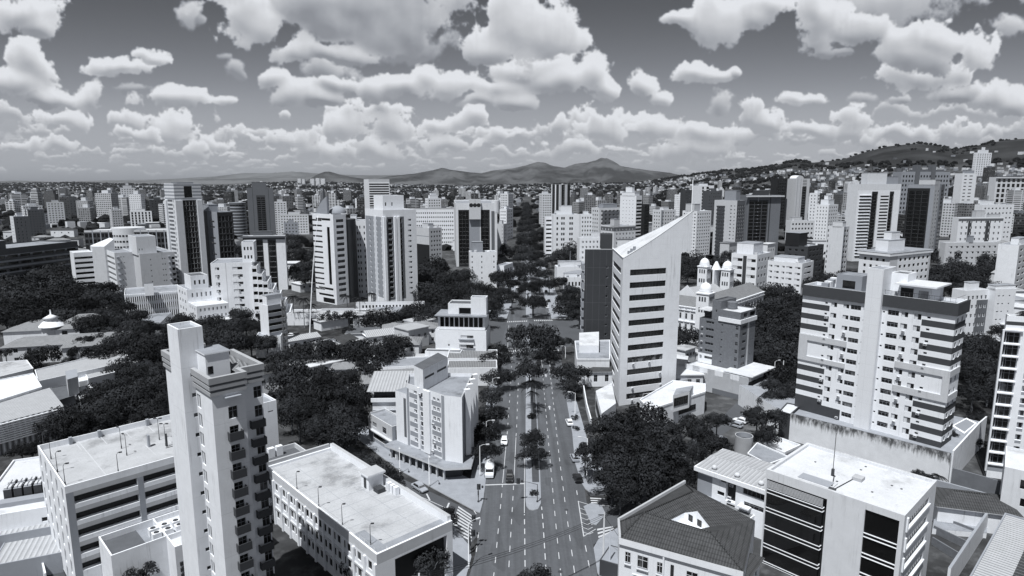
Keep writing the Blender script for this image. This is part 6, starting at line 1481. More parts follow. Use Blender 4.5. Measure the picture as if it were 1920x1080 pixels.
sb2.block(1.5, 9, wL2 * .16, wL2 * .36, hS - .8, hS + 2.6, mat='offwhite', roof='roofgrey', ph=.1, L=[(.05, .45, hS - .4, hS + 1.9, 'd'), (.6, .9, hS - .4, hS + 1.6, 'b')])
b = MB(); b.box(-.2, 9.5, wL2 * .12, wL2 * .375, hS + 2.603, hS + 2.95, 'white', 'roofwhite', True); sb2.part('terrace_roof', b)
b = MB()
for k in range(16): b.tube([(.3, .4 + k * 1.0, hS), (.3, .4 + k * 1.0, hS + 1.0)], .03, 'darkmetal', 4)
b.tube([(.3, .4, hS + 1), (.3, 15.4, hS + 1)], .04, 'darkmetal', 4); b.tube([(.3, .4, hS + 1), (sb2.wR, .4, hS + 1)], .04, 'darkmetal', 4); sb2.part('railing', b)
for k in range(5): sb2.tank(2.5 + k * 1.3, wL2 * (.40 - .03 * k), hS - .8, .7, 1.5, 'lgrey')
for k in range(4): q = MB(); q.box(3 + k * 1.6, 4.2 + k * 1.6, wL2 * .86, wL2 * .86 + 1.6, hS - .8, hS + .5 + .3 * k, ('mgrey', 'offwhite')[k % 2]); sb2.part('roof_plant', q)
for i in range(10):
    if i % 2: sb2.ac('L', UL(178, y6), zr[i] + fS * .18); sb2.ac('L', UL(612, y6), zr[i] + fS * .02)
    else: sb2.ac('L', UL(742, y6), zr[i] + fS * .25); sb2.ac('L', UL(284, y6), zr[i] + fS * .02)
sb2.done()
tq = [P(x, y, TZ) for x, y in ((1483, 782), (1783, 858), (1832, 804), (1846, 792))]
tq.append(tq[3] + Vector((-22, 22, 0))); tq.append(tq[0] + Vector((-4, 26, 0)))
b = MB(); b.prism([(p.x, p.y) for p in tq], 0, TZ, 'stainwall', 'pave'); o = b.obj('terrace'); tag(o, 'raised paved terrace carrying the striped apartment block', 'terrace')
def streakwall():
    m, t, b = principled('runoff'); p = pos(t); x, y, z = t.sep(p)
    n = t.noise(t.v('MULTIPLY', p, (1, 1, .10)), 2.2, 5, .7); n2 = t.noise(p, .5, 4, .6); n3 = t.noise(t.v('MULTIPLY', p, (1, 1, .0)), .35, 3, .6)
    drop = t.m('ADD', t.m('MULTIPLY', n, 4.4), t.m('MULTIPLY', t.m('SUBTRACT', n3, .5), 3.6)); top = t.m('SUBTRACT', TZ + 1.25, z)
    f = t.m('MULTIPLY', t.rng(t.m('SUBTRACT', drop, top), -.4, 1.5), t.rng(t.noise(t.v('MULTIPLY', p, (1, 1, .5)), 1.1, 6, .7), .30, .58, .25, 1.0))
    c = t.m('MULTIPLY', t.mixf(f, .74, .09), t.m('ADD', .82, t.m('MULTIPLY', n2, .36)))
    t.l.new(t.grey(c, TINT), b.inputs['Base Color']); b.inputs['Roughness'].default_value = .95; b.inputs['Specular IOR Level'].default_value = .1; MATS['runoff'] = m
streakwall()
d = (tq[1] - tq[0]).normalized(); nn = Vector((d.y, -d.x, 0)) * .2
wall_run('retaining_wall', 'long white retaining wall streaked black by run-off below the striped block', [Vector((p.x, p.y, 0)) + nn for p in (tq[0], tq[1])], TZ + 1.1, .35, 'runoff', 'wall', 'tankm')
wall_run('retaining_wall', 'pale side wall of the pool terrace dropping to a narrow garden', [Vector((p.x, p.y, 0)) + Vector((.25, -.1, 0)) for p in (tq[1], tq[2], tq[3])], TZ + 1.6, .3, 'dirtywhite', 'wall')
pp = [P(x, y, TZ) for x, y in ((1784, 800), (1808, 815), (1832, 795), (1812, 785))]
c = pp[0]; r = thing('swimming_pool', 'small grey swimming pool on the terrace beside the striped block', 'pool', c); b = MB(); b.prism([((p - c).x, (p - c).y) for p in pp], .01, .25, 'offwhite'); b.obj('rim', r); b = MB(); m4 = sum((p - c for p in pp), Vector()) / 4; b.face([(((p - c) * .8 + m4 * .2).x, ((p - c) * .8 + m4 * .2).y, .256) for p in pp], 'pool'); b.obj('water', r)
for px, py, rr, l in ((1765, 800, 1.2, 'dark conical shrub beside the pool railing'), (1780, 812, 1.3, 'leafy shrub at the near edge of the pool'), (1790, 818, 1.0, 'small leafy shrub behind the side wall of the pool'), (1835, 785, 1.3, 'round shrub at the far end of the pool')): bush(px, py, rr, l, TZ)
for i, (px, py) in enumerate(((1500, 778), (1520, 782), (1545, 788), (1570, 796))): pass
whitebox('low_building', 'dark low building at the left end of the stained wall', [(1462, 772), (1482, 778), (1500, 762), (1476, 757)], 6.5, 'charcoal', 'roofwhite', 'building', ph=.3)
for px, py, rr, l in ((1725, 893, 2.0, 'dark bush between the stained wall and the glass office'), (1745, 898, 1.4, 'lower bush right of the dark bush by the stained wall')): bush(px, py, rr, l, 0)
palm(1757, 912, 892, 'small palm below the stained wall', 2.0); palm(1747, 915, 897, 'lower palm left of the small palm below the stained wall', 1.6)
# ---- glass office
go = Bld('glass_office', 'pale office block with black mirror glazing and a bare white roof', c=(1697, 967), z=17, ang=43, lx=1437, rx=1757, wall='pale', cat='office block')
hG = go.h; UG = lambda px, py: go.u('L', px, py)
a0, a1 = UG(1430, 960), UG(1541, 960); b0, b1 = UG(1619, 990), UG(1683, 1010)
go.block(L=[(.012, a1 + .03, 0, hG - 1.6, 'v'), (b0, b1, 0, hG - 1.1, 'd')], R=G(6, [(.12, .78)], -3.0, hG - .6, .34, .72, 'r'), roof='roofwhite', ph=.5, t=.5, cap='roofwhite', rec=.25)
m = MB(); y0, y1 = go.wL * (1 - a1), go.wL * .985                # bulging glass bay with white bands
m.box(.12, .75, y0, y1, 0, hG - 3.4, 'mirror', 'roofgrey'); go.part('glazing', m)
fz = [hG - 3.4 - 3.3 * i for i in range(5)]
for z in fz:
    for dz in (0, -.62):
        q = MB(); q.box(.02, .118, y0 - .05, y1, z + dz - .10, z + dz, 'offwhite', bottom=True); q.box(.118, .75, y0 - .1, y0 - .003, z + dz - .10, z + dz, 'offwhite', bottom=True); go.part('band', q)
for z in fz[1:]:
    for dz in (0, -.62):
        q = MB(); q.box(.05, .24, go.wL * (1 - b1) + .02, go.wL * (1 - b0) - .02, z + 1.8 + dz - .09, z + 1.8 + dz, 'offwhite', bottom=True); go.part('band', q)
q = MB()
for i in range(7): q.box(.1, .16, y0, y1, hG - 3.2 + i * .2, hG - 3.12 + i * .2, 'lgrey', bottom=True)
go.part('railing', q)
q = MB()
for z in [(-3.0 + (hG + 2.4) * i / 6) for i in range(6)]:
    pass
for i in range(6):
    z = -3.0 + (hG + 2.4) * i / 6 + (hG + 2.4) / 6 * .34; q = MB(); q.box(go.wR * .10, go.wR * .80, -.22, -.003, z - .3, z - .02, 'offwhite', bottom=True); q.box(go.wR * .07, go.wR * .098, -.22, -.003, z - .3, z + 1.9, 'offwhite', bottom=True); go.part('ledge', q)
q = MB(); dk = go.deck; q.box(1.0, 4.2, go.wL * .52, go.wL - 1.2, dk + .004, dk + .16, 'lgrey'); q.box(1.6, 3.8, go.wL * .54, go.wL * .78, dk + .161, dk + .24, 'mgrey'); go.part('roof_hatch', q)
q = MB(); cx, cy = go.wR * .46, go.wL * .50
q.box(cx, cx + 1.6, cy - 2.0, cy - .5, dk, dk + .55, 'slab'); go.part('chimney_cap', q)
q = MB(); q.tube([(cx - .8, cy + 2.2, dk), (cx - .8, cy + 2.2, dk + 7.5)], .06, 'darkmetal', 5); q.box(cx - 1.0, cx - .6, cy + 2, cy + 2.4, dk, dk + 1.2, 'darkmetal'); go.part('antenna', q)
q = MB(); q.tube([(1.0, cy + .2, dk + .1), (cx, cy - .6, dk + .1)], .08, 'charcoal', 4); q.tube([(1.0, cy + .2, dk + .1), (cx - .6, cy + 2.0, dk + .1)], .08, 'charcoal', 4); q.box(1.1, 1.9, cy - .2, cy + .8, dk + .01, dk + .25, 'charcoal'); q.box(2.4, 3.0, cy + .7, cy + 1.3, dk + .01, dk + .2, 'charcoal'); go.part('cable_tray', q)
q = MB(); rnd2 = random.Random(3)
for i in range(9): x, y = rnd2.uniform(2, go.wR - 2), rnd2.uniform(2, go.wL - 2); q.box(x, x + .35, y, y + .3, dk + .004, dk + .05, 'charcoal')
go.part('drain', q); go.done()
# ---- annex with three roof vents, and the cylindrical tank
ax = Bld('annex_block', 'white annex with three domed roof vents and a ribbed roof', C=(46.3, 107.6), h=10, ang=45, wR=11, wL=14, wall='white', cat='annex')
ax.block(roof='roofgrey', ph=.12, L=[(.30, .40, 5.6, 6.4, 's'), (.34, .42, 8.4, 9.2, 's'), (.66, .95, 7.6, 9.2, 'm'), (.68, .95, 5.2, 6.2, 'm'), (.42, .56, 5.0, 9.0, 'v'), (.44, .56, 1.5, 4.6, 'd')], zL=[(0, .22, 4.6, 8.6, 'mgrey'), (0, .2, 0, 4, 'dgrey')])
b = MB(); b.box(-.8, 11, -.5, 14.5, 9.2, 10.02, 'white', 'white', True); ax.part('fascia', b)
b = MB(); b.face([(-.5, 0, 10.05), (5.2, 0, 10.5), (5.2, 14.2, 10.5), (-.5, 14.2, 10.05)], 'ribgrey'); b.face([(5.2, 0, 10.5), (11, 0, 10.1), (11, 14.2, 10.1), (5.2, 14.2, 10.5)], 'ribgrey'); ax.part('roof', b)
for k in range(3): b = MB(); b.cyl(.7, 1.8 + k * 4.6, 10.1, 10.5, .35, 'lgrey', 12); dome(b, .7, 1.8 + k * 4.6, 10.4, .5, 'lgrey', .7); ax.part('roof_vent', b)
b = MB(); b.box(-1.2, -.003, 3.0, 5.2, 5.2, 5.5, 'dirtywhite', bottom=True); b.box(-1.2, -.003, 9, 13.5, 4.2, 4.4, 'mgrey', bottom=True); ax.part('canopy', b)
ax.ac('L', .46, 8.9); ax.ac('L', .50, 8.2); ax.ac('L', .48, 5.6); ax.done()
tc = P(1392, 868, 0); tk = thing('water_tower', 'plain concrete cylinder tank rising behind the ribbed annex roof', 'water tower', tc); ht = zat(tc.y, 816); b = MB(); b.cyl(0, 0, 0, ht, 2.0, 'concrete', 28, cap=False); b.cyl(0, 0, ht - 1.2, ht - 1.19, 1.82, 'charcoal', 28); b.obj('drum', tk)
b = MB(); n = 28
for k in range(n):
    a, c = 2 * math.pi * k / n, 2 * math.pi * (k + 1) / n
    b.face([(2 * math.cos(a), 2 * math.sin(a), ht), (2 * math.cos(c), 2 * math.sin(c), ht), (1.82 * math.cos(c), 1.82 * math.sin(c), ht), (1.82 * math.cos(a), 1.82 * math.sin(a), ht)], 'slab'); b.face([(1.82 * math.cos(a), 1.82 * math.sin(a), ht), (1.82 * math.cos(c), 1.82 * math.sin(c), ht), (1.82 * math.cos(c), 1.82 * math.sin(c), ht - 1.2), (1.82 * math.cos(a), 1.82 * math.sin(a), ht - 1.2)], 'mgrey')
b.obj('rim', tk)
whitebox('shed', 'low roof behind the concrete cylinder tank', [(1402, 852), (1440, 872), (1478, 858), (1420, 832)], 5, 'dirtywhite', 'roofgrey', 'shed', ph=.3)
whitebox('shed', 'cluttered low terrace between the cylinder tank and the glass office', [(1432, 836), (1470, 852), (1500, 838), (1455, 822)], 4, 'dirtywhite', 'roofwhite', 'terrace', ph=.6)
# ---- tiled corner house
hC = P(1163, 1011, 9); hq = [(17.0, 93.1), (33.4, 84.2), (40.4, 98.4), (32.2, 111.5), (17.6, 97.9)]
hs_ = thing('tiled_house', 'white two-storey corner house under a large worn tiled roof with a light well', 'house', (hC.x, hC.y, 0))
hl = [Vector((x - hC.x, y - hC.y, 0)) for x, y in hq]; hh = 9.0
b = MB(); b.prism([(p.x, p.y) for p in hl], 0, hh, 'white'); b.obj('wall', hs_)
d1 = (hl[1] - hl[0]).normalized(); n1 = Vector((d1.y, -d1.x, 0)); a1_ = math.atan2(d1.y, d1.x); L1 = (hl[1] - hl[0]).length
for s, w, z0, z1, stl in ((1.0, .9, 5.6, 7.4, 'mw'), (3.0, 1.7, 5.4, 7.4, 'mw'), (6.1, .9, 5.4, 7.2, 'mw'), (8.2, .5, 5.3, 7.3, 'mk'), (10.6, 1.7, 5.2, 7.1, 'mw'), (14.2, 1.3, 5.0, 6.9, 'mw')):
    p = hl[0] + d1 * s + n1 * .07; link('window', win_mesh(w, z1 - z0, stl), hs_, (p.x, p.y, z0), a1_)
    k = MB(); k.box(-.1, w + .1, -.22, -.003, -.12, 0, 'lgrey', bottom=True); k.obj('sill', hs_, (p.x, p.y, z0 - .3), a1_)
k = MB(); k.box(0, L1, -.35, -.003, hh - .55, hh + .35, 'white', 'slab', True); k.obj('cornice', hs_, hl[0], a1_)
k = MB(); k.box(2.2, 7.4, -.10, -.003, 2.9, 3.9, 'offwhite', bottom=True); k.box(2.6, 6.8, -1.2, -.003, .2, 2.7, 'charcoal', bottom=True); k.obj('shop_sign', hs_, hl[0], a1_)
k = MB(); lettering(k, 3.4, 7.0, -.103, 3.2, .4, 'mgrey', 6, (6, 7))
for i in range(12): a = i * math.pi / 6; c, s_ = .32 * math.cos(a), .32 * math.sin(a); k.box(2.75 + c - .06, 2.75 + c + .06, -.122, -.103, 3.4 + s_ - .06, 3.4 + s_ + .06, 'dgrey', bottom=True)
k.obj('sign_lettering', hs_, hl[0], a1_)
k = MB(); k.box(7.0, 7.25, -.30, -.003, 0, hh - .6, 'offwhite'); k.obj('downpipe', hs_, hl[0], a1_)
# roof: eaves to a ridge line that bends with the street, and a light well cut in the middle
E = [p + Vector((0, 0, hh + .25)) for p in hl]; rz_ = hh + 2.5
R0 = Vector((21.6 - hC.x, 97.0 - hC.y, rz_)); R1 = Vector((31.6 - hC.x, 104.2 - hC.y, rz_)); R2 = Vector((30.6 - hC.x, 91.0 - hC.y, rz_)); Wl = [Vector((x - hC.x, y - hC.y, hh + 1.0)) for x, y in ((24.6, 96.2), (29.0, 99.6), (31.8, 95.2), (27.0, 93.4))]
b = MB()
b.face([E[0], E[1], R2, R0], 'tile'); b.face([E[4], R0, R1, E[3]][::-1], 'tile'); b.face([E[0], R0, E[4]], 'tile'); b.face([E[3], R1, E[2]][::-1], 'tile'); b.face([E[1], E[2], R2], 'tile')
b.face([R0, R1, Wl[1], Wl[0]][::-1], 'tile'); b.face([R2, R0, Wl[0], Wl[3]], 'tile'); b.face([R1, E[2], Wl[2], Wl[1]], 'tile'); b.face([E[2], R2, Wl[3], Wl[2]], 'tile'); b.obj('roof', hs_)
b = MB()
for p, q in ((R0, R1), (R0, R2), (R0, E[0]), (R0, E[4]), (R1, E[3]), (R2, E[1])): b.tube([p, q], .13, 'tile', 5)
b.obj('ridge', hs_)
b = MB()
for i in range(4):
    p, q = Wl[i], Wl[(i + 1) % 4]; b.face([(p.x, p.y, 3), (q.x, q.y, 3), (q.x, q.y, p.z), (p.x, p.y, p.z)], 'white')
b.face([(p.x, p.y, 3.01) for p in Wl], 'mgrey'); p, q = Wl[1], Wl[2]; b.face([(p.x, p.y, p.z), (q.x, q.y, q.z), tuple((p + q) / 2 + Vector((0, 0, 1.5)))], 'white'); b.obj('light_well', hs_); dd = (q - p); aw = math.atan2(dd.y, dd.x)
for f0 in (.16, .52): e = p + dd * f0; k = MB(); k.box(0, .9, -.06, -.02, 0, 1.1, 'glass'); k.obj('window', hs_, (e.x, e.y, p.z - .9), aw)
b = MB()
b = MB()
for i in (3, 4):
    p, q = hl[i], hl[(i + 1) % 5]; strip(b, p.xy, q.xy, .35, hh, hh + .95, 'dirtywhite', 'slab')
b.obj('parapet', hs_)
house('lower tiled wing in front of the light well house', 0, 0, 9, 7.5, 6.6, 52, 'tile', 'white', 1.8, wins=3, C=(33.4, 84.8))
flatshed('ribbed lean-to roof between the tiled house and the glass office', 1392, 985, 9, 7, 4.2, 45, 'ribdark', 'dirtywhite', .05)
flatshed('pale courtyard roof below the annex canopy', 1385, 1010, 6, 6, 3, 45, 'roofgrey', 'dirtywhite', .3)
flatshed('dark awning over the shop beside the power poles', 1168, 1062, 5, 4, 3.0, 62, 'awning', 'charcoal', .03, 'awning', 'awning')
# ---- right edge
B_ra = P(1853, 895)
ra = Bld('balcony_block', 'tall white apartment block at the right edge with a column of glazed balconies', C=(B_ra.x + 13.9, B_ra.y - 5.6), h=zat(B_ra.y, 592), ang=68, wR=14, wL=15, wall='white', cat='apartment block')
hR = ra.h; c0 = ra.cu('L', 740, (1869, 1899)); c1 = ra.cu('L', 740, (1914, 1926)); nf = 11
ra.block(L=G(nf, c0, 3.2, hR - 3.4, .06, .94, 'r') + G(nf, c1, 3.2, hR - 3.4, .25, .75, 'h'), zL=[(c1[0][0], c1[0][1], 3.2 + i * (hR - 6.6) / nf, 3.2 + (i + .25) * (hR - 6.6) / nf, 'mgrey') for i in range(nf)] + [(c0[0][0], c0[0][1], 1.6, 3.2, 'mgrey'), (c0[0][0], .9, hR - 2.0, hR - 1.2, 'charcoal')], roof='roofgrey', ph=1.0, rec=.7, x1=2.2); ra.block(2.25, 14, 0, ra.wL * .45, 0, hR, roof='roofgrey', ph=1.0)
w0, w1 = ra.wL * (1 - c0[0][1]), ra.wL * (1 - c0[0][0]); b = MB(); b.box(-.5, -.003, w1 + .2, w1 + .5, 1.6, hR - 3, 'offwhite'); b.box(-.5, -.003, w0 - .3, w1 + .198, hR - 3.2, hR - 2.9, 'offwhite', bottom=True); ra.part('frame', b)
for i in range(nf): b = MB(); b.box(-.3, -.004, w0 - .1, w1 + .1, 3.2 + i * (hR - 6.6) / nf - .12, 3.2 + i * (hR - 6.6) / nf + .12, 'offwhite', bottom=True); ra.part('balcony_slab', b)
ra.done(); bp_ = ra.W(3, ra.wL - 4, hR - .9); palm(bp_.x, bp_.y, 0, 'bushy palm on the roof corner of the balcony block', 2.0, None, hR - .9, 1.4)
bush(0, 0, 1.5, 'bushy plant around the roof palm of the balcony block', world=ra.W(2, ra.wL - 3, hR - .9))
r2 = Bld('grey_block', 'pale grey block with two dark square windows at the right edge', c=(1884, 875), z=12, ang=-38, wR=16, wL=12, lx=1880, wall='pale', cat='building')
r2.block(R=[(.16, .34, 8.4, 10.2, 'd'), (.18, .50, 5.0, 6.6, 'd'), (.0, .6, 1.2, 2.8, 'd')], roof='roofwhite', ph=.4); r2.done()
wall_run('boundary_wall', 'tall wall black with mould across the back of the ruined yard', [P(1782, 915, 0), P(1884, 945, 0)], 4.6, .35, 'tankm')
house('small dark tiled roof below the mouldy wall', 1760, 948, 13, 8, 4.2, -17, 'tile', 'dirtywhite', 1.6, wins=0)
whitebox('walled_yard', 'roofless stained yard with pale walls right of the glass office', [(1748, 992), (1850, 1000), (1858, 952), (1760, 922)], 1.0, 'dirtywhite', 'yardfloor' if 'yardfloor' in MATS else 'roofgrey', 'yard')
for a, c, h, l in (((1748, 934), (1866, 968), 4.2, 'grey back wall of the stained yard'), ((1866, 968), (1775, 1110), 4.2, 'long white right wall of the stained yard')): wall_run('yard_wall', l, [P(*a), P(*c)], h, .4, 'offwhite' if 'right' in l else 'mgrey', 'wall', 'mgrey')
for k in range(4): wall_run('rubble_row', 'low crumbling partition across the stained yard', [P(1756 - k * 3, 955 + k * 22), P(1848 - k * 14, 985 + k * 24)], 1.5, .25, 'stone', 'wall', None, 0, 'partitions of the stained yard')
spn = Bld('solar_shed', 'long grey roof covered with black solar panels at the lower right corner', C=(77.3, 68.3), h=6, ang=43.7, wR=35, wL=20, wall='mgrey', cat='shed')
spn.block(roof='ribgrey', ph=.25)
for i in range(14):
    for j in range(2):
        b = MB(); x, y = 6 + i * 2.02, 11 + j * 2.3; b.box(x, x + 1.95, y, y + 2.2, 6.0, 6.06, 'lgrey', 'glassdark'); b.box(x + .95, x + 1.0, y, y + 2.2, 6.061, 6.064, 'mgrey'); spn.part('solar_panel', b)
spn.done()
# ================================================================ middle distance
def T(label, xL, xC, xR, yt, yb, ang=45, wall='white', name='building', cat='building', Y=None, **k):
    return Bld(name, label, b=(xC, yb), ty=yt, lx=xL, rx=xR, ang=ang, wall=wall, cat=cat, **k)
def add_huts(t, *h):
    for x0, x1, y0, y1, dz, m in h: t.hut(t.wR * x0, t.wR * x1, t.wL * y0, t.wL * y1, t.h - .8, t.h + dz, m)
def simple(label, xL, xC, xR, yt, yb, ang, wall, n, cR=(), cL=(), a=.3, b=.72, st='s', base=1.0, roof='roofgrey', huts=((.3, .7, .3, .7, 3, None),), zR=(), zL=(), slabs=None, limit=100, name='apartment_block', cat='apartment block', ph=.7, group=None):
    t = T(label, xL, xC, xR, yt, yb, ang, wall, name, cat, group=group)
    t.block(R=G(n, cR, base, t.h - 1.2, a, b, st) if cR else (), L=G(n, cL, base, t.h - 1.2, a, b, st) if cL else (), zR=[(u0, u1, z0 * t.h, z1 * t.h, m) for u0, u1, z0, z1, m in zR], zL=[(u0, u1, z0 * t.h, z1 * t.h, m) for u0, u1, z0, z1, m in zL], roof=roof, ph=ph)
    add_huts(t, *[(x0, x1, y0, y1, dz, m or wall) for x0, x1, y0, y1, dz, m in huts])
    for k in range(2):
        if huts and t.wR > 9 and t.wL > 7: t.tank(t.wR * rk.uniform(.08, .25) + k * t.wR * .62, t.wL * rk.uniform(.1, .3), t.h - ph, rk.uniform(.7, 1.2), rk.uniform(1.1, 2.0), rk.choice(('lgrey', 'mgrey', 'offwhite')))
    if huts and rk.random() < .5: b = MB(); b.tube([(t.wR * .5, t.wL * .5, t.h), (t.wR * .5, t.wL * .5, t.h + rk.uniform(6, 11))], .14, 'mgrey', 4, .05); t.part('antenna', b)
    if slabs: t.slabs([base + (t.h - 1.2 - base) * i / n for i in range(n)], slabs[0], slabs[1], slabs[2], slabs[3])
    t.done(limit); return t
C_ = cols; rk = random.Random(9)
# -- left
t = Bld('office_block', 'broad dark brown office block with window bands behind the park', C=(-300, 300), h=27, ang=77, wR=108, wL=30, wall='brown', cat='office block')
t.block(R=G(6, C_(14, .01, .99, .8), .5, 24, .35, .75, 'd'), zR=[(0, 1, 3.2 * i, 3.2 * i + 1, 'mgrey') for i in range(1, 8)] + [(.45, .49, 0, 27, 'charcoal')], roof='roofgrey', ph=.8); add_huts(t, (.3, .62, .2, .8, 4, 'charcoal')); t.done()
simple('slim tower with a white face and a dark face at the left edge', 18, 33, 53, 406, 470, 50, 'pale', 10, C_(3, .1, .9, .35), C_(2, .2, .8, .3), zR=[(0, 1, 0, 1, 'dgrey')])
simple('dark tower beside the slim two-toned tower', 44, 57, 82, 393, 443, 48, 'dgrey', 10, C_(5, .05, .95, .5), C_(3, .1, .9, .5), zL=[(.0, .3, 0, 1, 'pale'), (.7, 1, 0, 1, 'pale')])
simple('pale apartment block with three window columns left of the round offices', 87, 92, 119, 379, 425, 38, 'pale', 10, C_(5, .05, .95, .5), C_(2, .2, .8, .4))
simple('dark brick-like tower behind the pale block on the left', 108, 114, 143, 369, 415, 30, 'brown', 9, C_(5, .05, .95, .4), C_(2, .2, .8, .4))
simple('pale tall tower with a stepped crown in the far left', 226, 231, 252, 352, 412, 32, 'pale', 16, C_(5, .05, .95, .45), C_(2, .2, .8, .4), huts=((.2, .8, .2, .8, 4, None), (.4, .6, .4, .6, 8, None)))
simple('narrow grey tower before the far pale towers', 204, 213, 229, 393, 436, 40, 'lgrey', 9, C_(4, .05, .95, .5), C_(3, .1, .9, .4))
simple('white low block with dark ribs beyond the round offices', 241, 246, 284, 396, 428, 22, 'white', 6, C_(6, .03, .97, .5), C_(2, .2, .8, .4), .1, .95, 'd')
simple('dark block right of the ribbed white block', 279, 284, 309, 374, 418, 30, 'charcoal', 9, C_(4, .08, .92, .4), ())
# round offices
t = T('long office building with a curved pale centre and dark framed wings', 160, 168, 322, 432, 492, 16, 'lgrey', 'office_block', 'office block', wL=22) if False else Bld('office_block', 'long office building with a curved pale centre and dark framed wings', b=(164, 492), ty=432, rx=322, lx=160, ang=8, wall='charcoal', cat='office block', wL=24)
t.block(R=G(5, C_(22, .0, 1, .72), .5, t.h - 2, .2, .85, 'd'), zR=[(0, 1, t.h - 1.6, t.h, 'lgrey')] + [(u - .006, u + .006, 0, t.h, 'mgrey') for u in [i / 11 for i in range(1, 11)]], roof='roofwhite', ph=.8)
b = MB(); b.cyl(t.wR * .44, 9, 0, t.h + 1.5, t.wR * .185, 'pale', 40, capm='roofwhite'); t.part('curved_front', b)
for i in range(5):
    for k in range(13):
        a = R(195 + k * 11.5); r_ = t.wR * .185 + .03; link('window', win_mesh(1.6, 1.5, 's'), t.root, (t.wR * .44 + r_ * math.cos(a) + .8 * math.sin(a), 9 + r_ * math.sin(a) - .8 * math.cos(a), 2.2 + i * (t.h - 3) / 5), a + math.pi / 2)
t.done()
# white office with angular shaft, the ribbed podium
t = T('white office block with a blank stair shaft and dotted tiny windows', 229, 270, 327, 476, 566, 42, 'lgrey', 'office_block', 'office block')
t = t; hh_ = t.h
t.block(L=(), R=G(7, [(.28, .31), (.62, .65), (.69, .72)], 3, hh_ - 2, .4, .62, 's') + G(7, [(.90, .99)], 3, hh_ - 2, .25, .75, 'd'), roof='roofgrey', ph=.5, mat='lgrey')
t.block(-.5, t.wR * .52, t.wL * .05, t.wL * .5, hh_ - 1, hh_ + 9, mat='pale', roof='roofgrey', ph=.3, R=[(.1, .14, hh_ + 1.6, hh_ + 2.6, 's'), (.24, .28, hh_ + 1.6, hh_ + 2.6, 's')])
t.block(-9, -.02, t.wL * .34, t.wL * .9, 0, hh_, mat='lgrey', R=G(7, [(.3, .35), (.45, .5)], 3, hh_ - 1, .45, .62, 's'), L=G(8, [(.05, .95)], 1, hh_ - 1, .02, .45, 'd'), zL=[(0, 1, 0, hh_, 'white')], roof='roofgrey', ph=.4)
b = MB()
for i in range(7): b.box(-8.2, -7.0, t.wL * .34 - .9, t.wL * .34 - .003, 4.4 + i * (hh_ - 4) / 7, 5.0 + i * (hh_ - 4) / 7, 'mgrey', bottom=True); b.box(t.wR * .80, t.wR * .86, -1.0, -.003, 4.4 + i * (hh_ - 4) / 7, 5.0 + i * (hh_ - 4) / 7, 'mgrey', bottom=True)
t.part('sunshade', b)
b = MB(); y0 = t.wL * .9; b.prism([(-15, y0 + 2), (-10, y0 - 3), (-5, y0 - 3), (-5, y0 + 8), (-15, y0 + 8)], 0, hh_ + 2, 'lgrey'); b.face([(-15, y0 + 2, hh_ + 2.002), (-10, y0 - 3, hh_ + 2.002), (-5, y0 - 3, hh_ + 6), (-5, y0 + 8, hh_ + 6), (-15, y0 + 8, hh_ + 2.002)], 'pale'); b.face([(-10, y0 - 3, hh_ + 2), (-5, y0 - 3, hh_ + 2), (-5, y0 - 3, hh_ + 6)], 'lgrey'); t.part('angular_shaft', b)
t.block(-24, -15.02, y0 + 3, y0 + 16, 0, hh_ - 1, mat='white', L=(), R=G(8, [(.02, .98)], 1, hh_ - 2, .05, .5, 'd'), roof='roofwhite', ph=.3)
t.done()
pt = T('white podium faced with closely set vertical ribs', 208, 238, 338, 552, 604, 38, 'white', 'podium', 'podium', wL=20) if False else Bld('podium', 'white podium faced with closely set vertical ribs', b=(238, 603), ty=553, rx=338, ang=30, wall='white', cat='podium', wL=22)
hp_ = pt.h; pt.block(R=G(3, C_(26, .02, .99, .62), .3, hp_ - .8, .22, .88, 'd'), L=G(3, C_(7, .1, .95, .5), .3, hp_ - .8, .22, .88, 'd'), roof='roofgrey', ph=.6, zL=[(0, .55, 0, hp_, 'mgrey')])
b = MB()
for i in range(27): b.box(pt.wR * (.02 + .97 * i / 26) - .22, pt.wR * (.02 + .97 * i / 26) + .22, -.8, -.003, .6, hp_ + .1, 'white')
pt.part('rib', b); b = MB(); b.box(pt.wR * .36, pt.wR * .52, -4, .2, hp_ - .6, hp_ + 5, 'white', 'roofdark'); pt.part('roof_house', b); pt.done()
whitebox('low_block', 'low white roof in front of the ribbed podium', [(262, 612), (300, 606), (322, 585), (272, 590)], 5, 'lgrey', 'roofgrey')
whitebox('low_block', 'white blank low block left of the angular office', [(170, 500), (196, 506), (199, 482), (172, 480)], 9, 'white', 'roofwhite')
# the striped tower
t = T('tall tower with finely striped sides and a dark glazed front', 307, 343, 376, 344, 552, 46, 'pale', 'striped_tower', 'tower')
hT = t.h; zz_ = [(.24, .86, i * 1.75, i * 1.75 + .85, 'mgrey') for i in range(int((hT - 8) / 1.75))]
crown = [(0, 1, hT - 9 + i * 1.9, hT - 9 + i * 1.9 + .9, 'mgrey') for i in range(5)]
t.block(L=G(17, [(.80, .86)], 2, hT - 8, .15, .75, 'd'), zL=[(.24, .74, i * 2.3, i * 2.3 + 1.2, 'dgrey') for i in range(int((hT - 8) / 2.3))] + crown, R=G(17, [(.30, .40), (.41, .52), (.53, .64), (.65, .76)], 2, hT - 9.5, .06, .94, 'd') + [(.36, .66, hT - 8, hT - 1.5, 'd')], zR=[(.28, .78, 0, hT - 9.4, 'charcoal')] + crown, roof='roofgrey', ph=1)
b = MB()
for u0, u1 in ((0, .26), (.80, 1.0)): b.box(t.wR * u0, t.wR * u1, -.8, -.003, 0, hT - 9.5, 'pale')
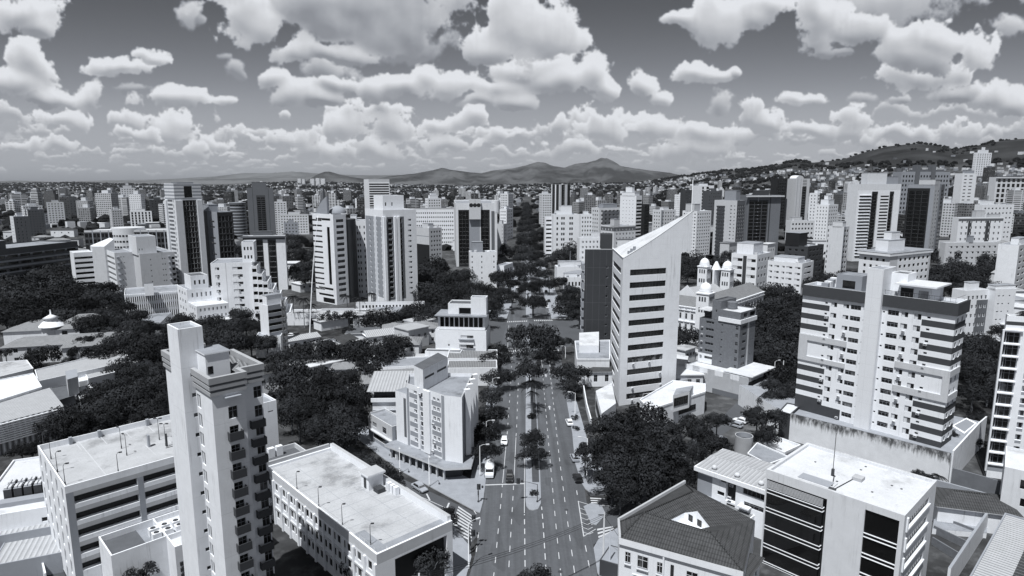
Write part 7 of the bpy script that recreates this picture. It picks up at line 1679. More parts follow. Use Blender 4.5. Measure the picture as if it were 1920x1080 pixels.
b.box(-.8, -.003, t.wL * .78, t.wL, 0, hT - 9.5, 'pale'); t.part('pilaster', b); add_huts(t, (.2, .8, .2, .8, .6, 'mgrey')); t.done()
t = T('dark tower with slotted grey side behind the striped tower', 380, 418, 436, 398, 548, 40, 'mgrey', 'office_tower', 'office tower')
t.block(L=G(12, [(.45, .78)], 4, t.h - 4, .3, .62, 'd', (3, 6, 9)), zL=[(0, .30, 0, t.h, 'charcoal')], zR=[(0, 1, 0, t.h, 'black')], R=G(12, C_(4, .05, .95, .8), 2, t.h - 2, .1, .9, 'd'), roof='roofgrey', ph=1); add_huts(t, (.0, .6, .55, .95, 4, 'mgrey')); t.done()
r = thing('round_tower', 'grey cylindrical office tower ringed with window bands', 'tower', P(450, 446)); hr = zat(P(450, 446).y, 383); b = MB(); rr = 14 / F * (P(450, 446).y) ; b.cyl(0, 0, 0, hr, rr, 'mgrey', 36, capm='roofgrey'); b.obj('body', r)
b = MB(); n = int(hr / 3.4)
for i in range(n): b.cyl(0, 0, 2 + i * 3.4, 3.5 + i * 3.4, rr + .05, 'glass', 36, cap=False)
b.obj('window_band', r); b = MB(); b.cyl(0, 0, hr + .003, hr + 2, rr * 1.04, 'dgrey', 36, capm='roofgrey'); b.obj('roof_ring', r)
# white building cluster before the striped tower
t = T('old white apartment building with a ragged roofline before the striped tower', 333, 352, 428, 545, 618, 50, 'dirtywhite', 'apartment_block', 'apartment block', wL=16) if False else Bld('apartment_block', 'old white apartment building with ragged set-back roofs', b=(372, 618), ty=565, lx=333, rx=428, ang=40, wall='dirtywhite', cat='apartment block')
hA = t.h; t.block(0, t.wR, 0, t.wL * .45, 0, hA * .82, R=G(3, C_(7, .05, .95, .4), .5, hA * .8, .3, .7, 'h'), L=G(3, C_(3, .1, .9, .4), .5, hA * .8, .3, .7, 'h'), roof='roofwhite', ph=.4)
t.block(0, t.wR * .85, t.wL * .45, t.wL, 0, hA * 1.25, R=G(1, C_(5, .1, .95, .4), hA * .85, hA * 1.2, .3, .75, 'h'), L=G(4, C_(3, .1, .9, .35), .5, hA * 1.2, .3, .72, 'm'), roof='roofgrey', ph=.6)
t.block(t.wR * .2, t.wR * .75, t.wL * .55, t.wL * .9, hA * 1.2, hA * 1.7, R=G(1, C_(3, .1, .9, .4), hA * 1.25, hA * 1.65, .3, .7, 's'), roof='roofdark', ph=.5)
b = MB(); b.box(t.wR * .05, t.wR + 3, -5, -.4, hA * .28, hA * .32, 'white', 'roofwhite', True); b.box(t.wR * .08, t.wR * .9, -4, -.4, 0, hA * .275, 'pale'); t.part('porch', b); t.done()
# stepped white building
t = T('large cream building stepping down in terraces to the right', 400, 402, 500, 492, 600, 12, 'pale', 'apartment_block', 'apartment block', wL=18) if False else Bld('apartment_block', 'large cream building stepping down in terraces to the right', b=(403, 604), ty=494, rx=472, ang=16, wall='offwhite', cat='apartment block', wL=20)
hB = t.h; t.block(R=G(7, [(.10, .20), (.52, .76)], 2, hB - 1, .35, .72, 'h'), zR=[(.35, .37, 0, hB, 'lgrey')], L=(), roof='roofgrey', ph=.5)
w = t.wR
for k in range(7):
    z1 = hB - 1.5 - k * 3.6; x0, x1 = w + k * w * .13 + .002, w + (k + 1) * w * .13
    if z1 < 4: break
    t.block(x0, x1, -2.5 - k * 1.2, 14, 0, z1, R=G(max(1, int(z1 / 3.4)), [(.1, .9)], .5, z1 - .6, .35, .8, 'd'), roof='roofwhite', ph=.9)
t.block(w * .75, w * 1.05, 4, 16, hB - .5, hB + 9, R=G(2, C_(3, .1, .9, .5), hB, hB + 8, .3, .7, 's'), roof='roofgrey', ph=.4)
for i in range(6): t.ac('R', .15, 3 + i * 3.6); t.ac('R', .66, 3 + i * 3.6)
t.done()
simple('narrow grey slab with dark stripes on its right side', 486, 508, 536, 573, 668, 50, 'offwhite', 7, [(.0, .97)], (), .25, .72, 'd', huts=((.1, .9, .3, .8, 3.5, None),), zR=[(0, 1, 0, 1, 'mgrey')], name='office_block', cat='office block')
t = T('dark tower with a framed recessed front on the left skyline', 463, 469, 512, 352, 452, 14, 'dgrey', 'office_tower', 'office tower')
t.block(R=G(20, [(.36, .50), (.52, .66)], 2, t.h - 10, .15, .85, 'd'), zR=[(.34, .68, 0, t.h - 8, 'charcoal'), (.2, .22, 0, t.h, 'charcoal'), (.80, .82, 0, t.h, 'charcoal')], roof='roofgrey', ph=1); add_huts(t, (.2, .75, .2, .8, 6, 'dgrey')); t.done()
t = T('tower with white pilasters between dark glass bays', 457, 462, 534, 442, 545, 10, 'offwhite', 'office_tower', 'office tower')
t.block(R=G(9, [(.30, .46), (.60, .76)], 1, t.h - 3, .04, .96, 'd'), zR=[(.0, .14, 0, t.h, 'mgrey'), (.28, .47, 0, t.h - 2.5, 'charcoal'), (.58, .78, 0, t.h - 2.5, 'charcoal'), (0, 1, t.h - 2.5, t.h - .8, 'dgrey')], L=(), roof='roofgrey', ph=1); b = MB(); b.box(-1, t.wR + 1, -1.2, -.003, t.h - 1.2, t.h - .3, 'dgrey', bottom=True); t.part('cornice', b); add_huts(t, (.25, .7, .2, .6, 2.5, 'dgrey')); t.done()
simple('cream block with rows of windows behind the pilastered tower', 511, 516, 537, 378, 440, 20, 'pale', 14, C_(4, .05, .95, .5), C_(2, .2, .8, .4))
simple('long cream block right behind the dark skyline tower', 519, 526, 578, 402, 440, 14, 'pale', 7, C_(10, .03, .97, .5), C_(2, .2, .8, .4), zR=[(0, 1, .93, 1, 'lgrey')])
simple('small grey block in front of the long cream block', 530, 534, 559, 417, 452, 12, 'mgrey', 5, C_(4, .05, .95, .4), ())
# the rounded tower with fins
t = Bld('rounded_tower', 'white tower with a rounded corner and two horn-like fins on its roof', b=(632, 572), ty=402, lx=588, rx=648, ang=52, wall='offwhite', cat='tower')
hF = t.h; nF = 14; t.block(L=G(nF, [(.02, .40)], 6, hF - 2, .34, .66, 'd') + [(.66, .80, hF * .22, hF * .86, 'd'), (.02, .85, 4.0, 5.2, 'd'), (.02, .85, 7.4, 8.6, 'd'), (.1, .85, hF - 3.4, hF - 2.2, 'd'), (.3, .9, .4, 3, 'd')], R=G(nF, [(.22, .80)], 3, hF - 2, .26, .78, 'm'), roof='roofgrey', ph=.8)
b = MB(); yb_ = t.wL; b.cyl(4.4, yb_, 0, hF, 4.4, 'offwhite', 28, capm='roofgrey'); t.part('rounded_corner', b)
b = MB()
for i in range(nF): b.cyl(4.4, yb_, 6 + (hF - 8) * (i + .34) / nF, 6 + (hF - 8) * (i + .66) / nF, 4.43, 'glassdark', 28, cap=False)
t.part('window_band', b)
b = MB(); b.cyl(t.wR + 3, 7, 0, hF - 3, 7, 'charcoal', 28, capm='roofdark'); t.part('dark_drum', b)
def fin(y0, y1, x, z1, th, m):
    b = MB(); pr = [(y0, hF - .5), (y1, hF - .5)] + [(y0 + (y1 - y0) * (1 - .98 * s ** 1.6), hF + (z1 - hF) * s) for s in (.25, .5, .75, .9, 1.0)]
    n = len(pr); f = [(x, p, q) for p, q in pr]; k = [(x + th, p, q) for p, q in pr]; b.face(f, m); b.face(k[::-1], m)
    for i in range(n): b.face([f[i], f[(i + 1) % n], k[(i + 1) % n], k[i]], m)
    return b
t.part('roof_fin', fin(t.wL * .40, t.wL * 1.0, 1.5, zat(t.C.y, 368), 1.2, 'mgrey')); t.part('roof_fin', fin(t.wL * .95, t.wL * 1.25, 6, zat(t.C.y + 12, 356), 1.2, 'dgrey'))
b = MB(); b.lathe(9, 8, [(4.5 * math.cos(a), hF + 4 * math.sin(a)) for a in [i * math.pi / 16 for i in range(9)]], 'mgrey', 24); t.part('roof_drum', b); t.done()
mb_ = PY(576, 556, 255); mb_.z = 0; q = PY(596, 404, 268); b = MB(); pts = []
for i in range(13):
    f = i / 12; pts.append(((q.x - mb_.x) * f ** 2.2, (q.y - mb_.y) * f, q.z * f))
b.tube(pts, .28, 'offwhite', 5, .12); o = b.obj('leaning_mast', None, mb_); tag(o, 'thin white curved mast leaning beside the rounded tower', 'mast')
t = T('white block dotted with small paired windows between the two left towers', 656, 659, 690, 414, 560, 10, 'offwhite', 'apartment_block', 'apartment block')
t.block(R=G(12, [(.30, .36), (.42, .48), (.54, .60), (.76, .82)], 2, t.h - 2, .3, .75, 's'), roof='roofgrey', ph=.5); add_huts(t, (.1, .4, .2, .8, 3, 'offwhite')); t.done()
# the banded white tower
t = Bld('apartment_tower', 'white apartment tower with dark recessed strips and a pale roof block', b=(724, 582), ty=394, lx=684, rx=780, ang=36, wall='white', cat='apartment tower')
hW = t.h; nW = 15; t.block(L=G(nW, [(.22, .30), (.46, .52), (.62, .68), (.86, .97)], 6, hW - 4, .3, .72, 'h'), zL=[(.02, .55, 6, hW - 3.5, 'mgrey'), (.60, .98, 6, hW - 3.5, 'mgrey')], R=G(nW, [(.14, .26), (.48, .56)], 6, hW - 4, .15, .85, 'd') + G(nW, [(.74, .84)], 6, hW - 4, .35, .7, 'h'), zR=[(.10, .30, 5, hW - 3.5, 'dgrey'), (.44, .62, 5, hW - 3.5, 'dgrey')], roof='roofwhite', ph=1.4)
t.block(t.wR * .12, t.wR * .75, t.wL * .2, t.wL * .7, hW - .5, hW + 7, R=G(1, [(.1, .16), (.4, .46)], hW, hW + 6, .3, .6, 's'), roof='roofgrey', ph=1)
b = MB()
for u in (.0, .315, .405): b.box(t.wR * u, t.wR * (u + .07), -.7, -.003, 3, hW - 3.4, 'white')
b.box(-.7, -.003, 0, t.wL * .03, 3, hW - 3.4, 'white'); b.box(-.7, -.003, t.wL * .41, t.wL * .44, 3, hW - 3.4, 'white'); t.part('pilaster', b); t.done()
simple('low white podium with a row of square windows under the banded tower', 663, 668, 796, 566, 594, 4, 'white', 2, C_(18, .08, .96, .5), (), .25, .8, 'd', roof='roofgrey', huts=(), name='podium', cat='podium')
simple('low dark-fronted shop under the rounded tower', 600, 604, 664, 578, 604, 3, 'lgrey', 1, [(.02, .98)], (), .0, .7, 'd', .2, 'roofwhite', (), name='shop', cat='shop')
t = T('tall white slab with black horizontal bands on the skyline', 682, 694, 730, 336, 420, 20, 'white', 'office_tower', 'office tower')
t.block(R=G(17, [(.02, .97)], 1, t.h - 5, .02, .62, 'd'), L=(), zR=[(0, 1, t.h - 4, t.h, 'lgrey')], roof='roofgrey', ph=1); t.done()
simple('long white hotel with many small square windows', 770, 776, 852, 393, 468, 4, 'white', 9, C_(19, .02, .98, .5), (), .3, .66, 's', huts=((.0, 1, .2, .8, 1.5, 'lgrey'),), name='hotel', cat='hotel')
simple('pale grey block with a dark glass flank beside the green belt', 777, 806, 828, 428, 510, 45, 'lgrey', 9, C_(4, .1, .95, .5), (), .3, .7, 's', zL=[(0, 1, .05, .62, 'black'), (.0, 1, .80, .82, 'mgrey')], name='office_block', cat='office block')
# dark glass tower with round holes in its crown
t = T('dark glass tower framed in white with three round holes in its crown', 851, 856, 932, 381, 500, 6, 'pale', 'glass_tower', 'office tower')
hD = t.h; t.block(R=G(13, [(.08, .15), (.16, .23), (.24, .31), (.62, .70), (.71, .79)], 2, hD - 6, .03, .97, 'd'), zR=[(.06, .32, 0, hD - 5, 'black'), (.32, .58, 0, hD - 12, 'mgrey'), (.60, .82, 0, hD - 5, 'black'), (.86, .94, 0, hD - 6, 'dgrey')], roof='roofgrey', ph=1)
b = MB(); b.box(t.wR * .32, t.wR * .60, -2.2, -.003, hD - 12, hD + 3, 'lgrey', 'lgrey', True); b.box(t.wR * .02, t.wR * .98, -1.6, -.003, hD - 3, hD - .9, 'offwhite', bottom=True) if False else None
for k in range(3): b.cyl(0, 0, 0, .01, .01, 'black', 6)
t.part('crown_block', b)
for k in range(3):
    b = MB(); n = 18; x, z = t.wR * (.37 + .09 * k), hD - 1.5; b.face([(x + 1.5 * math.cos(i * 6.283 / n), -2.23, z + 1.5 * math.sin(i * 6.283 / n)) for i in range(n)], 'black'); t.part('round_hole', b)
b = MB(); b.cyl(t.wR * .97, 3, hD - 7, hD + 2, 3.2, 'pale', 20); t.part('corner_drum', b); t.done()
simple('white blank-sided block in front of the dark glass tower', 879, 882, 931, 473, 540, 8, 'white', 6, [(.06, .10), (.42, .46), (.88, .92)], (), .35, .7, 's', huts=((.1, .5, .3, .8, 6, 'mgrey'),))
t = simple('grey slab by the avenue right of the dark glass tower', 930, 944, 950, 420, 478, 70, 'lgrey', 8, C_(3, .1, .9, .4), [(.8, .86)])
simple('white low block with arches at the left of the far avenue', 931, 945, 962, 498, 535, 70, 'white', 2, C_(3, .1, .9, .5), C_(3, .1, .9, .4), huts=())
simple('white stepped block beside the far avenue', 937, 950, 962, 392, 450, 72, 'white', 9, C_(3, .1, .9, .4), C_(5, .1, .9, .45))
simple('tall cream tower beside the far avenue', 938, 953, 962, 363, 424, 72, 'pale', 13, C_(3, .1, .9, .4), C_(4, .1, .9, .45))
# -- right of the avenue
simple('white block with tall dark window columns right of the far avenue', 1033, 1037, 1086, 402, 486, 8, 'white', 8, [(.12, .18), (.30, .36), (.38, .44), (.62, .68), (.70, .76)], (), .3, .78, 's', huts=((.3, .75, .3, .8, 7, None), (.1, .3, .3, .7, 3, None)))
simple('white block with balconies on the corner of the far avenue', 1020, 1022, 1037, 407, 484, 8, 'white', 9, [(.1, .9)], (), .3, .7, 'd', huts=())
simple('pale tower right behind the far avenue corner', 1011, 1016, 1035, 363, 425, 14, 'pale', 13, C_(4, .05, .95, .5), C_(2, .1, .9, .4))
t = simple('black and white vertical striped tower on the skyline', 1034, 1048, 1069, 346, 420, 40, 'white', 15, [(.3, .42)], [(.2, .3)], .2, .8, 'd', zR=[(.2, .5, 0, 1, 'black'), (.75, 1, 0, 1, 'black')], zL=[(.1, .45, 0, 1, 'black'), (.6, .95, 0, 1, 'black')], huts=())
simple('white narrow block beside the white block with window columns', 1085, 1088, 1111, 402, 470, 10, 'white', 8, C_(4, .05, .95, .45), ())
t = simple('low white block with a billboard on its roof', 1082, 1086, 1146, 446, 500, 10, 'offwhite', 5, C_(8, .04, .96, .5), (), .3, .7, 'h', huts=((.37, .63, .1, .2, 4.5, 'white'),))
b = MB(); lettering(b, t.wR * .385, t.wR * .60, t.wL * .1 - .01, t.h + 2.4, 1.0, 'lgrey', 4, (6, 2)); lettering(b, t.wR * .385, t.wR * .60, t.wL * .1 - .01, t.h + .7, 1.0, 'lgrey', 5, (2, 5)); t.part('billboard_lettering', b)
simple('block with a glazed attic left of the pointed tower', 1109, 1122, 1164, 390, 462, 26, 'pale', 9, C_(5, .05, .95, .5), C_(3, .1, .9, .45), zR=[(.15, 1, .35, .93, 'dgrey')], huts=((.25, .9, .2, .8, 4, 'mgrey'),))
simple('wide pale block with a dark attic before the tall banded tower', 1127, 1150, 1192, 424, 480, 32, 'pale', 6, C_(6, .05, .95, .45), C_(4, .05, .95, .45), .3, .72, 'h', zR=[(0, 1, .82, .96, 'dgrey')], zL=[(0, 1, .82, .96, 'dgrey')], huts=((.0, .25, .0, .3, 6, 'lgrey'),))
t = T('tall tower with a white dotted side and black window bands', 1163, 1190, 1204, 367, 470, 42, 'white', 'office_tower', 'office tower')
t.block(L=G(14, C_(4, .1, .9, .22), 2, t.h - 3, .45, .62, 's'), R=G(14, [(.05, .98)], 2, t.h - 3, .2, .72, 'd'), roof='roofgrey', ph=1); add_huts(t, (.1, .5, .3, .7, 8, 'white'), (.0, .8, .1, .9, 3, 'white')); t.done()
simple('black glass tower against the tall banded tower', 1203, 1206, 1218, 383, 470, 20, 'black', 14, C_(3, .05, .95, .8), (), .1, .9, 'd', huts=())
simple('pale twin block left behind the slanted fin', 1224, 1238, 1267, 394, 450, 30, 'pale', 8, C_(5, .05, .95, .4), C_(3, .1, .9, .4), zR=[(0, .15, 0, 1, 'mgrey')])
simple('cream tower with many square windows right of the slanted fin', 1280, 1303, 1334, 396, 482, 36, 'offwhite', 13, C_(6, .04, .96, .5), C_(5, .04, .96, .5), .3, .68, 's', huts=((.0, .4, .2, .8, 6, 'lgrey'),))
t = T('tower with dark stacked balconies and a blank grey face', 1340, 1376, 1398, 376, 490, 40, 'lgrey', 'apartment_tower', 'apartment tower')
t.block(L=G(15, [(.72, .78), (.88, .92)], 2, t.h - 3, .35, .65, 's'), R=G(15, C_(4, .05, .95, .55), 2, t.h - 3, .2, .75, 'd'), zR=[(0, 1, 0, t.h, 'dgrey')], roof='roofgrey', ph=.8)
t.balc('L', .14, .48, [2 + (t.h - 5) * (i + .12) / 15 for i in range(15)], 1.3, 1.1, 'charcoal'); add_huts(t, (.1, .6, .1, .6, 8, 'mgrey')); t.done()
t = T('broad dark tower with granite strips and a projecting cornice', 1388, 1396, 1465, 366, 482, 12, 'stone', 'office_tower', 'office tower')
t.block(R=G(15, [(.06, .20), (.22, .42), (.44, .60)], 2, t.h - 5, .08, .92, 'd'), zR=[(.04, .62, 0, t.h - 4, 'charcoal'), (.66, .70, 0, t.h, 'charcoal'), (.30, .33, 0, t.h, 'mgrey')], roof='roofdark', ph=1); b = MB(); b.box(-2, t.wR + 2, -2, -.003, t.h - 1.5, t.h - .4, 'lgrey', bottom=True); t.part('cornice', b); add_huts(t, (.3, .7, .3, .7, 4, 'charcoal')); t.done()
t = T('tall grey tower with an arched top on the right skyline', 1475, 1486, 1519, 335, 430, 16, 'lgrey', 'office_tower', 'office tower')
t.block(R=G(16, [(.50, .78)], 2, t.h - 10, .1, .8, 'd') + G(5, [(.5, .8)], t.h - 11, t.h - 1, .3, .7, 'd'), zR=[(.48, .80, 0, t.h - 11, 'charcoal'), (.12, .15, 0, t.h, 'mgrey'), (.35, .38, 0, t.h, 'mgrey')], roof='roofgrey', ph=.6)
b = MB(); n = 10; w = t.wR * .55; pr = [(w * .5 * (1 - math.cos(math.pi * i / n)), t.h + w * .34 * math.sin(math.pi * i / n)) for i in range(n + 1)]
b.face([(x, 0.002, z) for x, z in pr], 'lgrey')
for i in range(n): b.face([(pr[i][0], 0, pr[i][1]), (pr[i + 1][0], 0, pr[i + 1][1]), (pr[i + 1][0], t.wL * .7, pr[i + 1][1]), (pr[i][0], t.wL * .7, pr[i][1])], 'white')
t.part('arched_top', b); t.done()
simple('black slab beside the arched tower', 1446, 1450, 1477, 334, 430, 10, 'black', 16, C_(4, .1, .9, .7), (), .2, .8, 'd')
simple('white office with deep window slots facing the square', 1372, 1416, 1446, 478, 545, 48, 'white', 4, C_(4, .05, .95, .5), [(.06, .44), (.62, .95)], .3, .68, 'h', huts=((.25, .95, .3, .95, 6, 'white'),), zL=[(.46, .60, 0, .95, 'charcoal')], name='office_block', cat='office block')
simple('wide white office with ribbon windows behind the square', 1440, 1500, 1526, 494, 556, 46, 'offwhite', 5, [(.2, .8)], [(.04, .14), (.20, .34), (.42, .50), (.55, .72), (.80, .95)], .34, .66, 'h', huts=((.2, .8, .2, .9, 2.5, 'offwhite'),), name='office_block', cat='office block')
simple('dark flat block behind the white offices', 1472, 1510, 1545, 462, 530, 40, 'charcoal', 6, C_(4, .05, .95, .6), C_(3, .1, .9, .5), huts=((.0, .5, .4, 1, 8, 'black'),))
simple('tall blank concrete slab with a windowed right flank', 1552, 1573, 1593, 425, 540, 40, 'pale', 11, C_(2, .1, .9, .7), [(.04, .10)], .25, .75, 'd', zR=[(0, .4, 0, 1, 'mgrey')], huts=((.0, .6, .1, .7, 3, None),))
t = T('broad office tower with pale horizontal bands and dark glass strips', 1590, 1597, 1690, 345, 490, 12, 'offwhite', 'office_tower', 'office tower')
hE = t.h; nE = 20; t.block(R=G(nE, [(.05, .32), (.54, .74)], 3, hE - 8, .02, .5, 'd') + G(nE, [(.35, .46), (.76, .84)], 3, hE - 8, .04, .96, 'd'), zR=[(.33, .47, 0, hE - 6, 'black'), (.75, .85, 0, hE - 6, 'black'), (0, 1, hE - 5, hE, 'pale')], B=G(nE, C_(4, .1, .9, .45), 3, hE - 4, .35, .7, 's'), roof='roofgrey', ph=1)
add_huts(t, (.25, .7, .2, .8, 9, 'pale'), (.5, 1, .3, .9, 6, 'mgrey')); t.slabs([3 + (hE - 11) * (i + .52) / nE for i in range(nE)], .5, .7, 'offwhite', 'R', 'band', (.05, .32)); t.done()
t = T('brown complex of stacked blocks with twin lift towers on the right skyline', 1674, 1680, 1782, 322, 430, 10, 'mgrey', 'apartment_complex', 'building')
t.block(R=G(12, C_(16, .02, .98, .5), 2, t.h - 3, .25, .75, 'd'), roof='roofgrey', ph=.6)
for u in (.28, .60): b = MB(); b.box(t.wR * u, t.wR * (u + .08), -1.5, 6, 0, t.h + 9, 'dgrey', 'roofgrey'); t.part('lift_tower', b)
add_huts(t, (.3, .9, .2, .8, 3, 'dgrey')); t.done()
t = T('dark glass tower with a pale granite corner strip', 1703, 1738, 1772, 346, 488, 42, 'mgrey', 'office_tower', 'office tower')
t.block(L=G(17, C_(3, .05, .80, .9), 2, t.h - 5, .06, .94, 'd'), zL=[(0, .84, 0, t.h - 3, 'black')], R=G(17, [(.12, .18), (.36, .44), (.70, .95)], 2, t.h - 4, .3, .8, 'd'), zR=[(0, .5, 0, t.h, 'lgrey'), (.66, 1, 0, t.h, 'dgrey')], roof='roofgrey', ph=1); add_huts(t, (.0, .5, .0, .6, 4, 'lgrey')); t.done()
simple('white tower with thin window bands on the right', 1791, 1794, 1832, 325, 424, 12, 'white', 15, [(.14, .32), (.5, .72)], (), .35, .62, 'd', huts=((.4, .9, .2, .8, 4, 'mgrey'),))
q = PY(1832, 290, 1900); t = Bld('apartment_block', 'white lattice-windowed tower high on the right hillside', c=(1832, 286), Y=1900, lx=1826, rx=1860, ang=18, wall='white', cat='apartment block', z0=gz(q.x, q.y) - 3)
t.block(R=G(15, C_(6, .03, .97, .45), 3, t.h - 2, .3, .72, 's'), L=G(15, C_(2, .1, .9, .4), 3, t.h - 2, .3, .7, 's'), roof='roofgrey', ph=.7); add_huts(t, (.2, .8, .2, .8, 8, 'white'), (.4, .6, .4, .6, 16, 'white')); t.done()
simple('block with dark framed windows on the right skyline', 1855, 1860, 1935, 332, 400, 8, 'pale', 7, C_(7, .03, .97, .6), (), .1, .8, 'd', zR=[(0, 1, .88, .97, 'dgrey')], huts=((.1, .9, .2, .8, 2, 'dgrey'),))
simple('cream block with tiny balconies behind the white striped block', 1828, 1832, 1902, 384, 470, 14, 'offwhite', 9, C_(8, .04, .96, .4), (), .35, .65, 's', huts=((.1, .4, .2, .8, 4, None),))
simple('white block with dark vertical strips right of the granite-strip tower', 1786, 1790, 1882, 408, 478, 8, 'white', 6, C_(9, .03, .97, .4), (), .3, .7, 'h', zR=[(.22, .30, .1, .9, 'charcoal'), (.62, .72, .1, .9, 'charcoal'), (0, 1, .9, .97, 'dgrey')], huts=((.4, .6, .2, .8, 6, 'lgrey'), (.7, .95, .2, .6, 3, 'lgrey')))
simple('low grey terrace block below the white striped block', 1763, 1768, 1876, 455, 502, 6, 'lgrey', 4, C_(9, .05, .95, .6), (), .3, .65, 'h', huts=((.42, .5, .0, .4, 5, 'mgrey'),), roof='roofwhite')
t = simple('white office with a tall stained roof block behind the striped apartments', 1612, 1660, 1746, 478, 575, 30, 'white', 7, C_(7, .2, .98, .5), C_(4, .1, .9, .4), .25, .68, 'd', zR=[(0, .18, 0, 1, 'lgrey'), (.95, 1, 0, 1, 'lgrey')], huts=((.15, .55, .3, .7, 7, 'white'), (.25, .45, .35, .6, 11, 'white'), (-.03, 1.03, -.03, 1.03, .9, 'white')), name='office_block', cat='office block')
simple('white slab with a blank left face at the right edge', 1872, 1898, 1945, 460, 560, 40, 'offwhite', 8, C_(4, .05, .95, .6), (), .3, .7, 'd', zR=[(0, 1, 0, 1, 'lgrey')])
simple('weathered white block with a cluttered roof right of the striped apartments', 1786, 1800, 1856, 545, 640, 15, 'offwhite', 5, C_(5, .05, .95, .5), (), .3, .7, 'h', zR=[(.5, 1, 0, .8, 'dgrey')], roof='roofdeck')
simple('white block with small slit windows and a barrel roof behind the balcony block', 1850, 1856, 1906, 542, 640, 10, 'offwhite', 6, [(.12, .22), (.34, .42), (.66, .74)], (), .4, .56, 's', roof='roofwhite', huts=((.0, 1, .1, .9, 1.5, 'white'),))
simple('small dark-glazed house with a planted terrace beyond the pool', 1770, 1822, 1838, 636, 664, 62, 'lgrey', 2, (), [(.02, .98)], .2, .75, 'd', .2, 'roofgrey', ((.2, .8, .4, .9, 3, 'mgrey'),), name='house', cat='house')
simple('low white street front beyond the trees at the right edge', 1838, 1842, 1915, 600, 632, 6, 'white', 1, C_(5, .1, .9, .6), (), .1, .6, 'd', .2, 'roofwhite', (), name='shop', cat='shop')
simple('white block behind the dark towers in the right middle', 1530, 1548, 1572, 384, 460, 40, 'white', 11, C_(4, .05, .95, .45), C_(4, .05, .95, .3), huts=((.2, .8, .2, .8, 5, None), (.4, .7, .4, .7, 9, None)))
simple('pale low block under the arched tower', 1474, 1480, 1528, 414, 452, 10, 'pale', 4, C_(7, .04, .96, .5), (), .3, .7, 's', huts=((.1, .5, .2, .8, 4, 'lgrey'),))
simple('white narrow dark-sided tower left of the broad banded tower', 1518, 1526, 1548, 362, 450, 30, 'white', 14, C_(3, .05, .95, .6), C_(2, .1, .9, .3), zR=[(.3, 1, 0, 1, 'charcoal')])
simple('dark brick tower behind the cream window tower', 1318, 1324, 1354, 358, 440, 14, 'brown', 13, C_(6, .04, .96, .4), (), .3, .65, 's')
simple('white striped crown tower behind the dark brick tower', 1298, 1304, 1339, 348, 420, 16, 'white', 12, [(.3, .4), (.55, .7)], (), .1, .9, 'd')
simple('dark tower with small lights left of the white crown tower', 1276, 1282, 1299, 356, 430, 16, 'charcoal', 12, C_(4, .05, .95, .4), ())
simple('white terraces of low sheds right of the far avenue', 1040, 1044, 1098, 500, 530, 6, 'white', 1, (), (), huts=((.1, .9, .3, .9, 3, 'pale'),), roof='roofwhite', name='shed', cat='shed')
simple('low white stepped sheds behind the thin corner trees', 1056, 1060, 1100, 520, 545, 6, 'offwhite', 1, C_(5, .1, .9, .5), (), huts=((.0, .6, .4, .9, 2, 'white'),), roof='roofgrey', name='shed', cat='shed')
simple('white domed-top block behind the long hotel', 797, 803, 827, 372, 420, 30, 'white', 9, C_(5, .05, .95, .5), C_(3, .1, .9, .5), huts=((.2, .8, .2, .8, 5, None), (.3, .7, .3, .7, 8, None)))
# broadcast mast over the city
q = P(890, 440); r = thing('broadcast_mast', 'slender dark broadcast mast above the dark glass tower', 'mast', q); b = MB(); hm = zat(q.y, 345); b.tube([(0, 0, 0), (0, 0, hm)], 1.6, 'darkmetal', 6, .3); b.obj('mast', r)
# ================================================================ the far city
fr = random.Random(21)
FM = ['f_white', 'f_pale', 'f_grey', 'f_band', 'f_dark', 'f_mid', 'f_balc', 'f_brick', 'f_small', 'f_mid', 'f_grey', 'f_dark', 'f_pale']
TONE = {'f_white': 'white', 'f_pale': 'pale', 'f_grey': 'grey', 'f_band': 'banded', 'f_dark': 'dark glass', 'f_mid': 'dull grey', 'f_balc': 'white balconied', 'f_brick': 'dark brick', 'f_small': 'white'}
def block_far(X, Y, w, d, h, ang, m, label, group):
    z0 = gz(X, Y) - 1; r = thing('tower_block', label, 'tower block', (X, Y, z0), ang, group)
    b = MB(); b.box(0, w, 0, d, 0, h, m, 'roofgrey'); v = fr.random(); hb_ = h * fr.uniform(.25, .85)
    if v < .3: b.box(w + .01, w * fr.uniform(1.3, 1.8), 1.5, d * .9, 0, hb_, m, 'roofgrey')
    elif v < .5: b.box(w * .12, w * .88, d * .1, d * .8, h + .01, h + fr.uniform(3, 7), m, 'roofgrey')
    elif v < .65: b.box(-w * .4, -.01, 1, d * .8, 0, hb_, m, 'roofgrey'); b.box(-w * .1, w * 1.2, -3, -.01, 0, 5, 'pale', 'roofgrey')
    b.obj('body', r)
    k = MB(); k.box(w * .3, w * .7, d * .3, d * .75, h + .002, h + fr.uniform(7.5, 9.5) if .3 <= v < .5 else h + fr.uniform(2, 5), 'pale' if m not in ('f_dark', 'f_brick') else 'dgrey', 'roofgrey'); k.obj('roof_house', r)
    return r
TAKEN = []
